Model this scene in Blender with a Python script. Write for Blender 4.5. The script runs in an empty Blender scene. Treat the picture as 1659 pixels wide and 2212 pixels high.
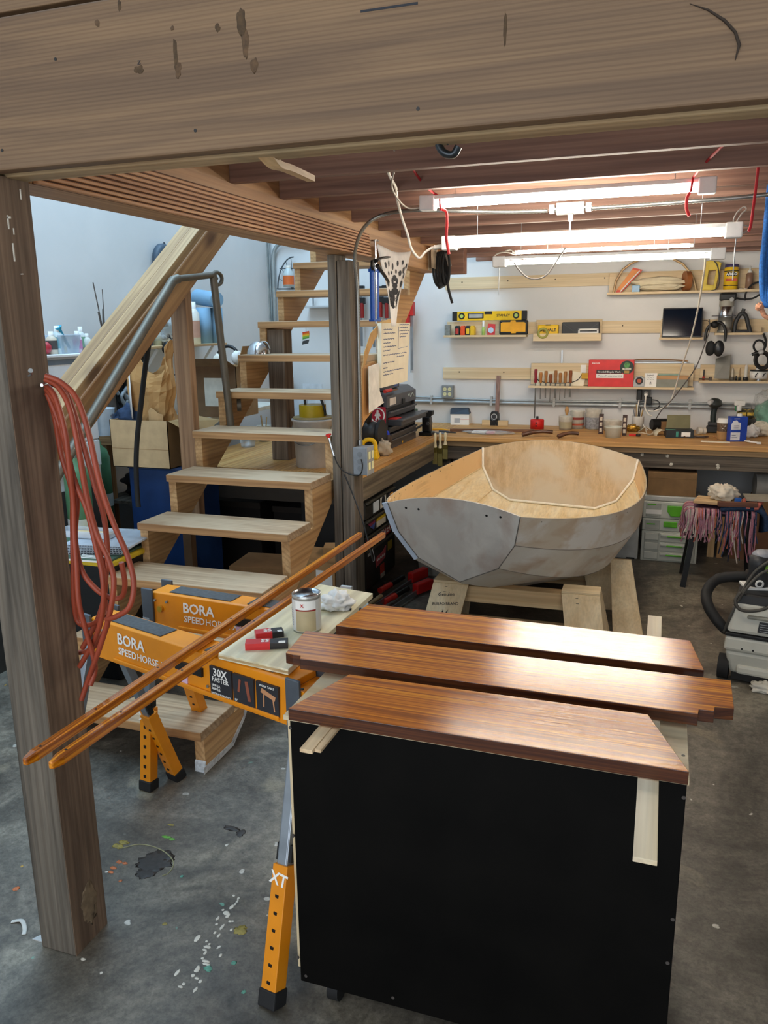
import bpy, math, random
from mathutils import Vector, Matrix, noise
random.seed(11)
# ------------------------------------------------------------------ camera, world, daylight, exposure
W, H, F = 1659.0, 2212.0, 1720.0
YAW, PITCH, ROLL = math.radians(19.22), math.radians(13.18), math.radians(-0.71)
CAM = Vector((0, 0, 1.75))
FW = Vector((-math.sin(YAW)*math.cos(PITCH), math.cos(YAW)*math.cos(PITCH), -math.sin(PITCH)))
_r = Vector((math.cos(YAW), math.sin(YAW), 0)); _u = _r.cross(FW)
RT = _r*math.cos(ROLL) + _u*math.sin(ROLL); UP = -_r*math.sin(ROLL) + _u*math.cos(ROLL)
scene = bpy.context.scene
col = scene.collection
cd = bpy.data.cameras.new('camera'); co = bpy.data.objects.new('camera', cd); col.objects.link(co)
cd.sensor_fit = 'HORIZONTAL'; cd.sensor_width = 36.0; cd.lens = 36.0*F/W; cd.clip_start = 0.05
_m = Matrix((RT, UP, -FW)).transposed().to_4x4(); _m.translation = CAM; co.matrix_world = _m
scene.camera = co
wd = bpy.data.worlds.new('world'); scene.world = wd; wd.use_nodes = True
wd.node_tree.nodes['Background'].inputs[0].default_value = (0.62, 0.78, 1.0, 1)
wd.node_tree.nodes['Background'].inputs[1].default_value = 0.35
def area(name, loc, rot, sx, sy, power, color):
    l = bpy.data.lights.new(name, 'AREA'); l.shape = 'RECTANGLE'; l.size = sx; l.size_y = sy
    l.energy = power; l.color = color
    o = bpy.data.objects.new(name, l); col.objects.link(o); o.location = loc; o.rotation_euler = rot
    return o
area('door_daylight', (-1.0, -3.3, 2.1), (math.radians(90), 0, 0), 5.0, 4.0, 150, (0.90, 0.95, 1.0))
area('driveway_bounce', (-1.0, -5.6, 0.02), (math.radians(180), 0, 0), 5.0, 4.2, 300, (1.0, 0.96, 0.90))
area('skylight_daylight', (-2.6, 3.6, 4.9), (0, 0, 0), 1.5, 5.0, 235, (0.47, 0.74, 1.0))
TUBE_POWER = 64.0
scene.view_settings.view_transform = 'Standard'; scene.view_settings.look = 'None'
scene.view_settings.exposure = 0.0; scene.view_settings.gamma = 1.0; scene.view_settings.use_curve_mapping = False
# ------------------------------------------------------------------ where a line of sight meets a known plane
def ray(x, y): return FW*F + RT*(x - W/2) - UP*(y - H/2)
def onx(x, y, X): d = ray(x, y); return CAM + d*((X - CAM.x)/d.x)
def ony(x, y, Y): d = ray(x, y); return CAM + d*((Y - CAM.y)/d.y)
def onz(x, y, Z): d = ray(x, y); return CAM + d*((Z - CAM.z)/d.z)
def mpp(p): return (Vector(p) - CAM).dot(FW)/F
def rect(x0, y0, x1, y1, Y):
    a = ony(x0, (y0+y1)/2, Y); b = ony(x1, (y0+y1)/2, Y); t = ony((x0+x1)/2, y0, Y); u = ony((x0+x1)/2, y1, Y)
    return a.x, b.x, u.z, t.z
# ------------------------------------------------------------------ mesh builder
def cr(pts, n=6, closed=False):
    P = [Vector(p) for p in pts]; out = []; k = len(P)
    rng = range(k) if closed else range(k-1)
    for i in rng:
        if closed: a, b, c, d = P[i-1], P[i], P[(i+1) % k], P[(i+2) % k]
        else: a, b, c, d = P[max(i-1, 0)], P[i], P[i+1], P[min(i+2, k-1)]
        for j in range(n):
            t = j/n
            out.append(0.5*((2*b) + (c-a)*t + (2*a-5*b+4*c-d)*t*t + (3*b-a-3*c+d)*t**3))
    if not closed: out.append(P[-1])
    return out
class MB:
    def __init__(s): s.v = []; s.f = []; s.sm = []
    def add(s, vs, fs, smooth=False):
        k = len(s.v); s.v += [tuple(p) for p in vs]; s.f += [tuple(i+k for i in f) for f in fs]; s.sm += [smooth]*len(fs); return s
    def bx(s, x0, x1, y0, y1, z0, z1, R=None, o=None):
        vs = [Vector((x, y, z)) for x in (x0, x1) for y in (y0, y1) for z in (z0, z1)]
        if R is not None:
            o = Vector(o) if o is not None else Vector(((x0+x1)/2, (y0+y1)/2, (z0+z1)/2))
            vs = [R @ (p-o) + o for p in vs]
        return s.add(vs, [(0,1,3,2),(4,6,7,5),(0,4,5,1),(2,3,7,6),(0,2,6,4),(1,5,7,3)])
    def box(s, c, d, R=None):
        return s.bx(c[0]-d[0]/2, c[0]+d[0]/2, c[1]-d[1]/2, c[1]+d[1]/2, c[2]-d[2]/2, c[2]+d[2]/2, R)
    def hexa(s, b, t):   # four bottom and four top corners
        return s.add(list(b)+list(t), [(3,2,1,0),(4,5,6,7),(0,1,5,4),(1,2,6,5),(2,3,7,6),(3,0,4,7)])
    def bar(s, a, b, w, h, up=(0,0,1)):   # rectangular bar from a to b, w across, h along up
        a, b = Vector(a), Vector(b); d = (b-a).normalized(); sd = d.cross(Vector(up)).normalized(); u = sd.cross(d)
        q = lambda p: [p - sd*w/2 - u*h/2, p + sd*w/2 - u*h/2, p + sd*w/2 + u*h/2, p - sd*w/2 + u*h/2]
        return s.add(q(a)+q(b), [(0,1,2,3),(7,6,5,4),(0,4,5,1),(1,5,6,2),(2,6,7,3),(3,7,4,0)])
    def cyl(s, a, b, r, r2=None, n=16, cap=True, smooth=True):
        r2 = r if r2 is None else r2
        a, b = Vector(a), Vector(b); d = (b-a).normalized()
        t = Vector((1,0,0)) if abs(d.x) < .8 else Vector((0,1,0)); e = d.cross(t).normalized(); g = d.cross(e)
        A = [a + (e*math.cos(2*math.pi*i/n) + g*math.sin(2*math.pi*i/n))*r for i in range(n)]
        B = [b + (e*math.cos(2*math.pi*i/n) + g*math.sin(2*math.pi*i/n))*r2 for i in range(n)]
        s.add(A+B, [(i, (i+1) % n, n+(i+1) % n, n+i) for i in range(n)], smooth)
        if cap: s.add(A, [tuple(range(n))[::-1]]); s.add(B, [tuple(range(n))])
        return s
    def tube(s, pts, r, n=8, closed=False, flat=1.0):
        P = [Vector(p) for p in pts]; k = len(P); rings = []
        t0 = (P[1]-P[0]).normalized(); e = t0.cross(Vector((0,0,1)))
        if e.length < .05: e = t0.cross(Vector((0,1,0)))
        e.normalize()
        for i in range(k):
            if closed: t = (P[(i+1) % k]-P[i-1])
            else: t = (P[min(i+1, k-1)]-P[max(i-1, 0)])
            t.normalize(); e = (e - t*e.dot(t)); e.normalize(); g = t.cross(e)
            rr = r[i] if isinstance(r, (list, tuple)) else r
            rings.append([P[i] + (e*math.cos(2*math.pi*j/n) + g*math.sin(2*math.pi*j/n)*flat)*rr for j in range(n)])
        vs = [p for q in rings for p in q]; fs = []
        for i in range(k if closed else k-1):
            i2 = (i+1) % k
            for j in range(n): fs.append((i*n+j, i*n+(j+1) % n, i2*n+(j+1) % n, i2*n+j))
        s.add(vs, fs, True)
        if not closed: s.add(rings[0], [tuple(range(n))[::-1]]); s.add(rings[-1], [tuple(range(n))])
        return s
    def lathe(s, prof, o=(0,0,0), n=24, smooth=True, ax=None):
        o = Vector(o); vs = []
        for r, z in prof:
            for i in range(n):
                a = 2*math.pi*i/n; p = Vector((r*math.cos(a), r*math.sin(a), z)); vs.append(o + (ax @ p if ax is not None else p))
        fs = [(i*n+j, i*n+(j+1) % n, (i+1)*n+(j+1) % n, (i+1)*n+j) for i in range(len(prof)-1) for j in range(n)]
        return s.add(vs, fs, smooth)
    def prism(s, poly, a, b, axis='y'):   # polygon (two coords) extruded from a to b along axis
        def P(p, h):
            return {'x': (h, p[0], p[1]), 'y': (p[0], h, p[1]), 'z': (p[0], p[1], h)}[axis]
        n = len(poly)
        s.add([P(p, a) for p in poly]+[P(p, b) for p in poly],
              [tuple(range(n)), tuple(range(n, 2*n))[::-1]] + [(i, i+n, (i+1) % n+n, (i+1) % n) for i in range(n)])
        return s
    def sheet(s, G, smooth=True, closed_u=False):
        r, c = len(G), len(G[0]); vs = [p for row in G for p in row]
        fs = [(i*c+j, i*c+j+1, (i+1)*c+j+1, (i+1)*c+j) for i in range(r-1) for j in range(c-1)]
        if closed_u: fs += [(i*c+c-1, i*c, (i+1)*c, (i+1)*c+c-1) for i in range(r-1)]
        return s.add(vs, fs, smooth)
    def blob(s, c, rad, amp=.35, fr=2.2, seed=0, nu=28, nv=16, flatten=None):
        c = Vector(c); G = []
        for i in range(nv+1):
            th = math.pi*i/nv; row = []
            for j in range(nu):
                ph = 2*math.pi*j/nu; d = Vector((math.sin(th)*math.cos(ph), math.sin(th)*math.sin(ph), math.cos(th)))
                k = 1 + amp*noise.noise(d*fr + Vector((seed*7.3, seed*1.7, 0))) + amp*.5*noise.noise(d*fr*2.7 + Vector((seed, 3, 5)))
                p = Vector((d.x*rad[0]*k, d.y*rad[1]*k, d.z*rad[2]*k))
                if flatten is not None: p.z = max(p.z, flatten)
                row.append(c+p)
            G.append(row)
        return s.sheet(G, True, True)
    def obj(s, name, mat, parent=None, bevel=0, sub=0, solid=0, seg=2):
        me = bpy.data.meshes.new(name); me.from_pydata(s.v, [], s.f); me.polygons.foreach_set('use_smooth', s.sm)
        me.materials.append(mat); me.update()
        o = bpy.data.objects.new(name, me); col.objects.link(o)
        if parent is not None: o.parent = parent
        if solid:
            m = o.modifiers.new('solid', 'SOLIDIFY'); m.thickness = solid; m.offset = 0
        if bevel:
            m = o.modifiers.new('bevel', 'BEVEL'); m.width = bevel; m.segments = seg; m.limit_method = 'ANGLE'; m.angle_limit = math.radians(40)
        if sub:
            m = o.modifiers.new('sub', 'SUBSURF'); m.levels = sub; m.render_levels = sub
        return o
def B(*a, **k): return MB().bx(*a, **k)
def tag(o, label, cat, group=None):
    o['label'] = label; o['category'] = cat
    if group: o['group'] = group
    return o
def thing(name, label, cat, loc=(0,0,0), rz=0, group=None):
    o = bpy.data.objects.new(name, None); col.objects.link(o); o.empty_display_size = .05
    o.location = loc; o.rotation_euler = (0, 0, rz); return tag(o, label, cat, group)
def part(p, name, m, mat, label=None, **k):
    o = m.obj(name, mat, p, **k)
    if label: o['label'] = label
    return o
def solo(name, label, cat, m, mat, loc=(0,0,0), rz=0, group=None, **k):
    o = m.obj(name, mat, None, **k); o.location = loc; o.rotation_euler = (0, 0, rz); return tag(o, label, cat, group)
def struct(name, m, mat, **k):
    o = m.obj(name, mat, None, **k); o['kind'] = 'structure'; return o
def dup(o, loc, rz=None, label=None, parent=None):
    c = o.copy(); col.objects.link(c); c.parent = parent
    if loc is not None: c.location = loc
    if rz is not None: c.rotation_euler = (0, 0, rz)
    if label: c['label'] = label
    for ch in list(o.children): dup(ch, None, None, None, c)
    return c
def text(parent, name, s, mat, org, right, up, size, align='CENTER', squeeze=1.0, ext=.0004, bold=0.0):
    cu = bpy.data.curves.new(name, 'FONT'); cu.body = s; cu.size = 1.0; cu.align_x = align; cu.align_y = 'CENTER'
    cu.extrude = ext/size; cu.resolution_u = 2; cu.offset = bold
    t = bpy.data.objects.new(name+'_tmp', cu); col.objects.link(t)
    bpy.context.view_layer.update()
    me = bpy.data.meshes.new_from_object(t.evaluated_get(bpy.context.evaluated_depsgraph_get()))
    bpy.data.objects.remove(t); bpy.data.curves.remove(cu)
    r = Vector(right).normalized(); u = Vector(up); u = (u - r*u.dot(r)).normalized(); n = r.cross(u)
    mm = Matrix((r*size*squeeze, u*size, n*size)).transposed().to_4x4(); mm.translation = Vector(org) + n*.0006
    me.transform(mm); me.materials.clear(); me.materials.append(mat); me.name = name
    o = bpy.data.objects.new(name, me); col.objects.link(o); o.parent = parent; return o
# ------------------------------------------------------------------ materials
def lin(h):
    h = h.lstrip('#'); c = [int(h[i:i+2], 16)/255 for i in (0, 2, 4)]
    return tuple(x/12.92 if x <= .04045 else ((x+.055)/1.055)**2.4 for x in c) + (1,)
MC = {}
def _new(name):
    m = bpy.data.materials.new(name); m.use_nodes = True; nt = m.node_tree; return m, nt, nt.nodes['Principled BSDF']
def _nodes(nt, coord='Object', rnd=True):
    tc = nt.nodes.new('ShaderNodeTexCoord'); mp = nt.nodes.new('ShaderNodeMapping'); nt.links.new(tc.outputs[coord], mp.inputs[0])
    if rnd:
        oi = nt.nodes.new('ShaderNodeObjectInfo'); ml = nt.nodes.new('ShaderNodeMath'); ml.operation = 'MULTIPLY'; ml.inputs[1].default_value = 37.0
        nt.links.new(oi.outputs['Random'], ml.inputs[0]); nt.links.new(ml.outputs[0], mp.inputs['Location'])
    return mp
def _noise(nt, vec, scale, detail=4, dist=0, rough=.5):
    n = nt.nodes.new('ShaderNodeTexNoise'); n.inputs['Scale'].default_value = scale; n.inputs['Detail'].default_value = detail
    n.inputs['Distortion'].default_value = dist; n.inputs['Roughness'].default_value = rough; nt.links.new(vec, n.inputs['Vector']); return n.outputs['Fac']
def _ramp(nt, fac, stops):
    r = nt.nodes.new('ShaderNodeValToRGB'); nt.links.new(fac, r.inputs[0]); e = r.color_ramp.elements
    while len(e) < len(stops): e.new(.5)
    for i, (p, c) in enumerate(stops): e[i].position = p; e[i].color = c
    return r.outputs[0]
def _mix(nt, fac, a, b, mode='MIX'):
    m = nt.nodes.new('ShaderNodeMix'); m.data_type = 'RGBA'; m.blend_type = mode
    for sock, v in ((m.inputs[0], fac), (m.inputs[6], a), (m.inputs[7], b)):
        if hasattr(v, 'is_output'): nt.links.new(v, sock)
        else: sock.default_value = v
    return m.outputs[2]
def _bump(nt, bs, h, strength, dist=.002):
    b = nt.nodes.new('ShaderNodeBump'); b.inputs['Strength'].default_value = strength; b.inputs['Distance'].default_value = dist
    nt.links.new(h, b.inputs['Height']); nt.links.new(b.outputs[0], bs.inputs['Normal']); return b
def mat(hexc, rough=.5, metal=0, var=.12, scale=14, emit=0, trans=0, coat=0, alpha=1, bump=0, ior=1.45, spec=.5):
    key = (hexc, rough, metal, var, scale, emit, trans, coat, alpha, bump, spec)
    if key in MC: return MC[key]
    m, nt, bs = _new('mat_%d' % len(MC)); c = lin(hexc)
    bs.inputs['Roughness'].default_value = rough; bs.inputs['Metallic'].default_value = metal
    bs.inputs['Transmission Weight'].default_value = trans; bs.inputs['Coat Weight'].default_value = coat; bs.inputs['IOR'].default_value = ior
    bs.inputs['Alpha'].default_value = alpha; bs.inputs['Specular IOR Level'].default_value = spec
    mp = _nodes(nt, rnd=False); n = _noise(nt, mp.outputs[0], scale, 4)
    k = lambda q: tuple(min(1, x*q) for x in c[:3]) + (1,)
    nt.links.new(_ramp(nt, n, [(.3, k(1-var)), (.7, k(1+var))]), bs.inputs['Base Color'])
    if emit: bs.inputs['Emission Color'].default_value = c; bs.inputs['Emission Strength'].default_value = emit
    if bump: _bump(nt, bs, _noise(nt, mp.outputs[0], scale*6, 3), bump)
    MC[key] = m; return m
def wood(c1, c2, axis=0, s=1.0, rough=.6, coat=0, coatr=.1, knots=0, stain=None, bump=.25, spread=(.35, .68), rings=1.0):
    key = ('w', c1, c2, axis, s, rough, coat, coatr, knots, stain, rings)
    if key in MC: return MC[key]
    m, nt, bs = _new('wood_%d' % len(MC)); a, b = lin(c1), lin(c2)
    mp = _nodes(nt); sc = [22*s]*3; sc[axis] = 1.1*s; mp.inputs['Scale'].default_value = sc
    g = _noise(nt, mp.outputs[0], 1.0, 7, .9)
    colr = _ramp(nt, g, [(spread[0], a), (spread[1], b)])
    mp2 = _nodes(nt); sc = [160*s]*3; sc[axis] = 3.0*s; mp2.inputs['Scale'].default_value = sc
    g2 = _noise(nt, mp2.outputs[0], 1.0, 3)
    colr = _mix(nt, .35, colr, _ramp(nt, g2, [(.3, (.55,.55,.55,1)), (.65, (1,1,1,1))]), 'MULTIPLY')
    if rings:
        mw = _nodes(nt); sc = [14*s*rings]*3; sc[axis] = .55*s; mw.inputs['Scale'].default_value = sc
        wv = nt.nodes.new('ShaderNodeTexWave'); wv.wave_type = 'RINGS'; wv.rings_direction = 'XYZ'[axis]; wv.inputs['Scale'].default_value = 1.3
        wv.inputs['Distortion'].default_value = 5; wv.inputs['Detail'].default_value = 3; wv.inputs['Detail Scale'].default_value = .8; nt.links.new(mw.outputs[0], wv.inputs['Vector'])
        colr = _mix(nt, .42, colr, _ramp(nt, wv.outputs['Fac'], [(.1, (.62,.55,.50,1)), (.55, (1,1,1,1))]), 'MULTIPLY')
    if knots:
        mp3 = _nodes(nt); sc = [4.5]*3; sc[axis] = 2.2; mp3.inputs['Scale'].default_value = [x*knots for x in sc]
        v = nt.nodes.new('ShaderNodeTexVoronoi'); nt.links.new(mp3.outputs[0], v.inputs['Vector']); v.inputs['Scale'].default_value = 1
        kr = _ramp(nt, v.outputs['Distance'], [(.06, (.25,.17,.12,1)), (.16, (1,1,1,1))])
        colr = _mix(nt, .85, colr, kr, 'MULTIPLY')
    if stain:
        mp4 = _nodes(nt); sn = _noise(nt, mp4.outputs[0], 2.6, 6, .4)
        f = _ramp(nt, sn, [(.46, (0,0,0,1)), (.62, (1,1,1,1))])
        colr = _mix(nt, f, colr, lin(stain))
    nt.links.new(colr, bs.inputs['Base Color']); bs.inputs['Roughness'].default_value = rough
    bs.inputs['Coat Weight'].default_value = coat; bs.inputs['Coat Roughness'].default_value = coatr
    if bump: _bump(nt, bs, g2, bump, .001)
    MC[key] = m; return m
def varnish(stops=((.36, '#8a4706'), (.5, '#bd6a0a'), (.64, '#dd8f18'))):
    m, nt, bs = _new('varnished_mahogany')
    mp = _nodes(nt); mp.inputs['Scale'].default_value = (.9, 105, 105); g = _noise(nt, mp.outputs[0], 1.0, 5, .7)
    colr = _ramp(nt, g, [(p_, lin(h_)) for p_, h_ in stops])
    mp2 = _nodes(nt); mp2.inputs['Scale'].default_value = (9, 220, 220); g2 = _noise(nt, mp2.outputs[0], 1.0, 3)
    colr = _mix(nt, .3, colr, _ramp(nt, g2, [(.3, (.5,.45,.4,1)), (.6, (1,1,1,1))]), 'MULTIPLY')
    nt.links.new(colr, bs.inputs['Base Color']); bs.inputs['Roughness'].default_value = .5; bs.inputs['Specular IOR Level'].default_value = .15
    bs.inputs['Coat Weight'].default_value = 1.0; bs.inputs['Coat IOR'].default_value = 1.5
    mp3 = _nodes(nt); mp3.inputs['Scale'].default_value = (9, 170, 170); g3 = _noise(nt, mp3.outputs[0], 1.0, 8, .4, .72)
    rr = nt.nodes.new('ShaderNodeMapRange'); rr.inputs[3].default_value = .02; rr.inputs[4].default_value = .09
    nt.links.new(g3, rr.inputs[0]); nt.links.new(rr.outputs[0], bs.inputs['Coat Roughness'])
    b = nt.nodes.new('ShaderNodeBump'); b.inputs['Strength'].default_value = .34; b.inputs['Distance'].default_value = .0006
    nt.links.new(g3, b.inputs['Height']); nt.links.new(b.outputs[0], bs.inputs['Coat Normal']); return m
def concrete():
    m, nt, bs = _new('stained_concrete'); mp = _nodes(nt, rnd=False)
    a = _noise(nt, mp.outputs[0], 1.5, 10, .8, .68); c = _ramp(nt, a, [(.34, lin('#403d37')), (.5, lin('#6e685e')), (.64, lin('#9a9282'))])
    f = _noise(nt, mp.outputs[0], 26, 6, .3, .7); c = _mix(nt, .7, c, _ramp(nt, f, [(.34, (.38,.37,.35,1)), (.6, (1.0,1.0,1.0,1))]), 'MULTIPLY')
    d = _noise(nt, mp.outputs[0], 2.3, 5, 1.2); c = _mix(nt, _ramp(nt, d, [(.58, (0,0,0,1)), (.7, (.7,.7,.7,1))]), c, lin('#2c2a27'))
    e = _noise(nt, mp.outputs[0], 3.4, 6, .8); c = _mix(nt, _ramp(nt, e, [(.62, (0,0,0,1)), (.7, (.5,.5,.5,1))]), c, lin('#9a9078'))
    for sc, th, hx, off in ((9, .075, '#c9c6bc', 3.1), (5, .05, '#b8b5ab', 9.4), (7, .04, '#b08a3a', 17.7), (6.3, .035, '#6fae98', 29.2), (11, .05, '#d8d4c8', 41)):
        mq = _nodes(nt, rnd=False); mq.inputs['Location'].default_value = (off, off*.7, 0)
        wn = nt.nodes.new('ShaderNodeTexNoise'); wn.inputs['Scale'].default_value = 14; nt.links.new(mq.outputs[0], wn.inputs['Vector'])
        ad = nt.nodes.new('ShaderNodeMix'); ad.data_type = 'VECTOR'; ad.inputs[0].default_value = .06
        nt.links.new(mq.outputs[0], ad.inputs[4]); nt.links.new(wn.outputs['Color'], ad.inputs[5])
        v = nt.nodes.new('ShaderNodeTexVoronoi'); v.inputs['Scale'].default_value = sc; v.inputs['Randomness'].default_value = 1; nt.links.new(ad.outputs[1], v.inputs['Vector'])
        k = nt.nodes.new('ShaderNodeTexNoise'); k.inputs['Scale'].default_value = 1.1; nt.links.new(mq.outputs[0], k.inputs['Vector'])
        mk = _ramp(nt, v.outputs['Distance'], [(th, (1,1,1,1)), (th+.02, (0,0,0,1))])
        mk = _mix(nt, 1.0, mk, _ramp(nt, k.outputs['Fac'], [(.52, (0,0,0,1)), (.58, (1,1,1,1))]), 'MULTIPLY')
        c = _mix(nt, mk, c, lin(hx))
    h = _noise(nt, mp.outputs[0], 95, 5, .2, .75); c = _mix(nt, .6, c, _ramp(nt, h, [(.36, (.5,.49,.47,1)), (.58, (1.06,1.06,1.06,1))]), 'MULTIPLY')
    nt.links.new(c, bs.inputs['Base Color'])
    rr = nt.nodes.new('ShaderNodeMapRange'); rr.inputs[3].default_value = .28; rr.inputs[4].default_value = .6; nt.links.new(a, rr.inputs[0]); nt.links.new(rr.outputs[0], bs.inputs['Roughness'])
    _bump(nt, bs, f, .3, .003); return m
def blotch(base, c2, c3, scale=3.0, stretch=(1,1,1), rough=.6):   # sanded primer over wood, with shapes of its own
    m, nt, bs = _new('blotch_%d' % len(MC)); MC[('b', len(MC))] = m; mp = _nodes(nt, rnd=False); mp.inputs['Scale'].default_value = stretch
    a = _noise(nt, mp.outputs[0], scale, 6, .6, .6); b = _noise(nt, mp.outputs[0], scale*2.3, 5, .5)
    c = _ramp(nt, a, [(.40, lin(base)), (.50, lin(c2))]) if c3 is None else _mix(nt, _ramp(nt, a, [(.44, (0,0,0,1)), (.58, (1,1,1,1))]), lin(base), lin(c2))
    if c3: c = _mix(nt, _ramp(nt, b, [(.5, (0,0,0,1)), (.74, (.75,.75,.75,1))]), c, lin(c3))
    nt.links.new(c, bs.inputs['Base Color']); bs.inputs['Roughness'].default_value = rough; return m
DF = ('#8a5a34', '#c08d5c')          # douglas fir, old
fir = [wood('#9a6b42', '#c99a68', i, 1, .6, knots=.8) for i in range(3)]
firred = [wood('#75564a', '#997564', i, 1, .6) for i in range(3)]
firlight = [wood('#b98a54', '#dcb883', i, 1, .6, knots=.6) for i in range(3)]
weath = [wood('#443c33', '#776c5e', i, 1.3, .8, bump=.6) for i in range(3)]
weathbrown = [wood('#54402f', '#8a6c52', i, 1.2, .8, bump=.5) for i in range(3)]
pine = [wood('#c9a272', '#e2c798', i, .8, .6, rings=.5) for i in range(3)]
ply = [wood('#d3b98f', '#e6d3ae', i, .6, .6, rings=0) for i in range(3)]
tread_m = wood('#a08363', '#c6aa88', 0, 1, .65, knots=.8, stain='#b39a7c', rings=.8)
bench_m = wood('#b88446', '#dcae6c', 0, .8, .5)
bench_y = wood('#b88446', '#dcae6c', 1, .8, .5)
VARN = varnish(); VARN_EDGE_SHADE = varnish(((.36, '#35170a'), (.5, '#4a230d'), (.64, '#5d3112')))  # second varnish is a darkened copy: shade on board edges put into colour
black = mat('#141414', .45); blackm = mat('#0e0e0f', .3); rubber = mat('#1a1a1b', .7); dkgray = mat('#34363a', .5); gray = mat('#7d8287', .45)
lgray = mat('#b4b6b6', .5); white = mat('#e6e5e0', .6, var=.04); offwhite = mat('#d8d2c4', .6, var=.06); steel = mat('#a9adb0', .32, .9); dsteel = mat('#6a6358', .5, .6)
chrome = mat('#c9ccd0', .18, 1.0); red = mat('#c8201c', .45); dkred = mat('#8d1c1a', .5); orange = mat('#e8860f', .42); yellow = mat('#eec013', .45); blue = mat('#1f5fc0', .45)
dkblue = mat('#12357a', .5); navy = mat('#141f33', .4); green = mat('#3f7f34', .5); cardb = mat('#b08a5c', .8); cardb2 = mat('#8a6844', .85); kraft = mat('#c39a63', .8)
cream = mat('#efe7cf', .7, var=.05); clear = mat('#e8edef', .12, trans=.85, alpha=.55, var=.02); pclear = mat('#dfe6ea', .25, trans=.5, alpha=.45, var=.05); ink = mat('#23252c', .7); inkblue = mat('#6a76a0', .7); whitep = mat('#f0efea', .8, var=.03)
# ================================================================== the building
YB, XL = 7.05, -3.56
def wallmat(c, c2):
    m, nt, bs = _new('painted_wall_%d' % len(MC)); MC[('wall', len(MC))] = m; mp = _nodes(nt, rnd=False)
    a = _noise(nt, mp.outputs[0], 1.6, 6, .3); nt.links.new(_ramp(nt, a, [(.35, lin(c)), (.65, lin(c2))]), bs.inputs['Base Color'])
    bs.inputs['Roughness'].default_value = .65; _bump(nt, bs, _noise(nt, mp.outputs[0], 60, 3), .12, .002); return m
wm = wallmat('#d2d3d2', '#dedddb')
struct('floor', B(-3.7, 1.7, -3.4, 7.2, -.1, 0), concrete())
struct('wall_back', B(-3.7, 1.7, YB, YB+.12, 0, 5), wm)
struct('wall_left', B(XL-.12, XL, -3.4, YB, 0, 5), wm)
struct('wall_right', B(1.55, 1.67, -3.4, YB, 0, 5), wm)
struct('ceiling_roof', B(-3.7, 1.7, -3.4, 7.2, 5, 5.1), mat('#c9c9c4', .8))
loft = struct('ceiling', B(-1.5, 1.55, 1.70, YB, 2.44, 2.47), wood('#8e5b40', '#b57d58', 0, .7, .7))
for i in range(12):
    part(loft, 'joist', B(-1.5, 1.55, 2.30+.397*i-.019, 2.30+.397*i+.019, 2.25, 2.44), firred[0], bevel=.003)
# wall holes and pencil dots
# front beam: three plies
bm = thing('support_beam', 'deep brown timber beam crossing the whole top of the picture', 'beam', (0, 1.535, 2.10))
beam_m = wood('#67503a', '#82674a', 0, 1.0, .65, rings=2.6)
part(bm, 'ply', B(-1.9, 1.55, 0, .040, 0, .305), beam_m, bevel=.004)
part(bm, 'ply', B(-1.9, 1.55, .062, .128, -.002, .30), wood('#a98d67', '#cbb189', 0, .8, .7, stain='#93805f', rings=.6), bevel=.004)
part(bm, 'ply', B(-1.9, 1.55, .138, .152, .004, .30), firlight[0], bevel=.002)
part(bm, 'shadow_gap_filler', B(-1.9, 1.55, .04, .138, .02, .30), weath[0])
part(bm, 'cap_board', B(-1.9, 1.55, .012, .14, .318, .40), beam_m, bevel=.003)
for p in ((422, 282), (903, 235), (5, 325), (120, 128)):
    q = ony(p[0], p[1], 1.535); part(bm, 'bolt_hole', MB().cyl((q.x, -.0008, q.z-2.1), (q.x, .004, q.z-2.1), .0035, n=10), black)
for pts in ([(1490, 8), (1530, 22), (1565, 45), (1588, 70), (1597, 98), (1588, 130)],):
    part(bm, 'bark_scar', MB().tube([ony(x, y, 1.5345)-Vector((0, 1.535, 2.1)) for x, y in pts], [.001, .004, .006, .006, .007, .002], 6, flat=.4), mat('#33281f', .8))
for i, (px, py, rx, rz) in enumerate(((522, 48, 13, 26), (530, 92, 9, 30), (470, 60, 7, 9), (372, 61, 5, 5), (379, 118, 6, 34), (385, 150, 9, 18), (258, 12, 5, 12), (210, 50, 7, 7), (1091, 62, 4, 34), (550, 140, 10, 14), (300, 150, 14, 8))):
    q = ony(px, py, 1.535); k = mpp(q); part(bm, 'knot', MB().blob((q.x, .0004, q.z-2.1), (rx*k, .0012, rz*k), .35, 1.6, i, 20, 10), mat(('#46341f', '#523d28')[i % 2], .75, var=.35, scale=90))
text(bm, 'stamp', 'N', ink, ony(301, 135, 1.535)-Vector((0, 1.535, 2.1)), (0, 0, 1), (-1, 0, 0), .011)
q = ony(840, 16, 1.535)-Vector((0, 1.535, 2.1))
part(bm, 'lumber_stamp', B(q.x-.055, q.x+.055, -.0006, .001, q.z-.002, q.z+.002), ink)
# side beam with ridged strips
sb = thing('side_beam', 'orange fir beam running back above the stairs with ridged strips along it', 'beam', (-1.635, 1.69, 2.10))
part(sb, 'timber', B(0, .135, 0, 3.86, 0, .34), wood('#a5784e', '#cca274', 1, .7, .6, knots=.7), bevel=.004)
ridge = MB().bx(.135, .150, .01, 2.425, .0002, .0106).obj('ridge_strip', wood('#a9754c', '#cf9c6e', 1, 1, .6), sb, bevel=.003)
for i in range(1, 8):
    c = ridge.copy(); col.objects.link(c); c.location = (-.0012*i, 0, .0144*i)
part(sb, 'groove_backing', B(.134, .138, .01, 2.425, 0, .115), mat('#5a3a28', .8))
part(sb, 'end_block', B(.10, .30, 3.86, 3.95, -.01, .16), firred[0], bevel=.004)
part(sb, 'end_plate', B(.135, .139, 3.55, 3.70, .0, .13), mat('#c9b8a0', .6))
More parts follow.
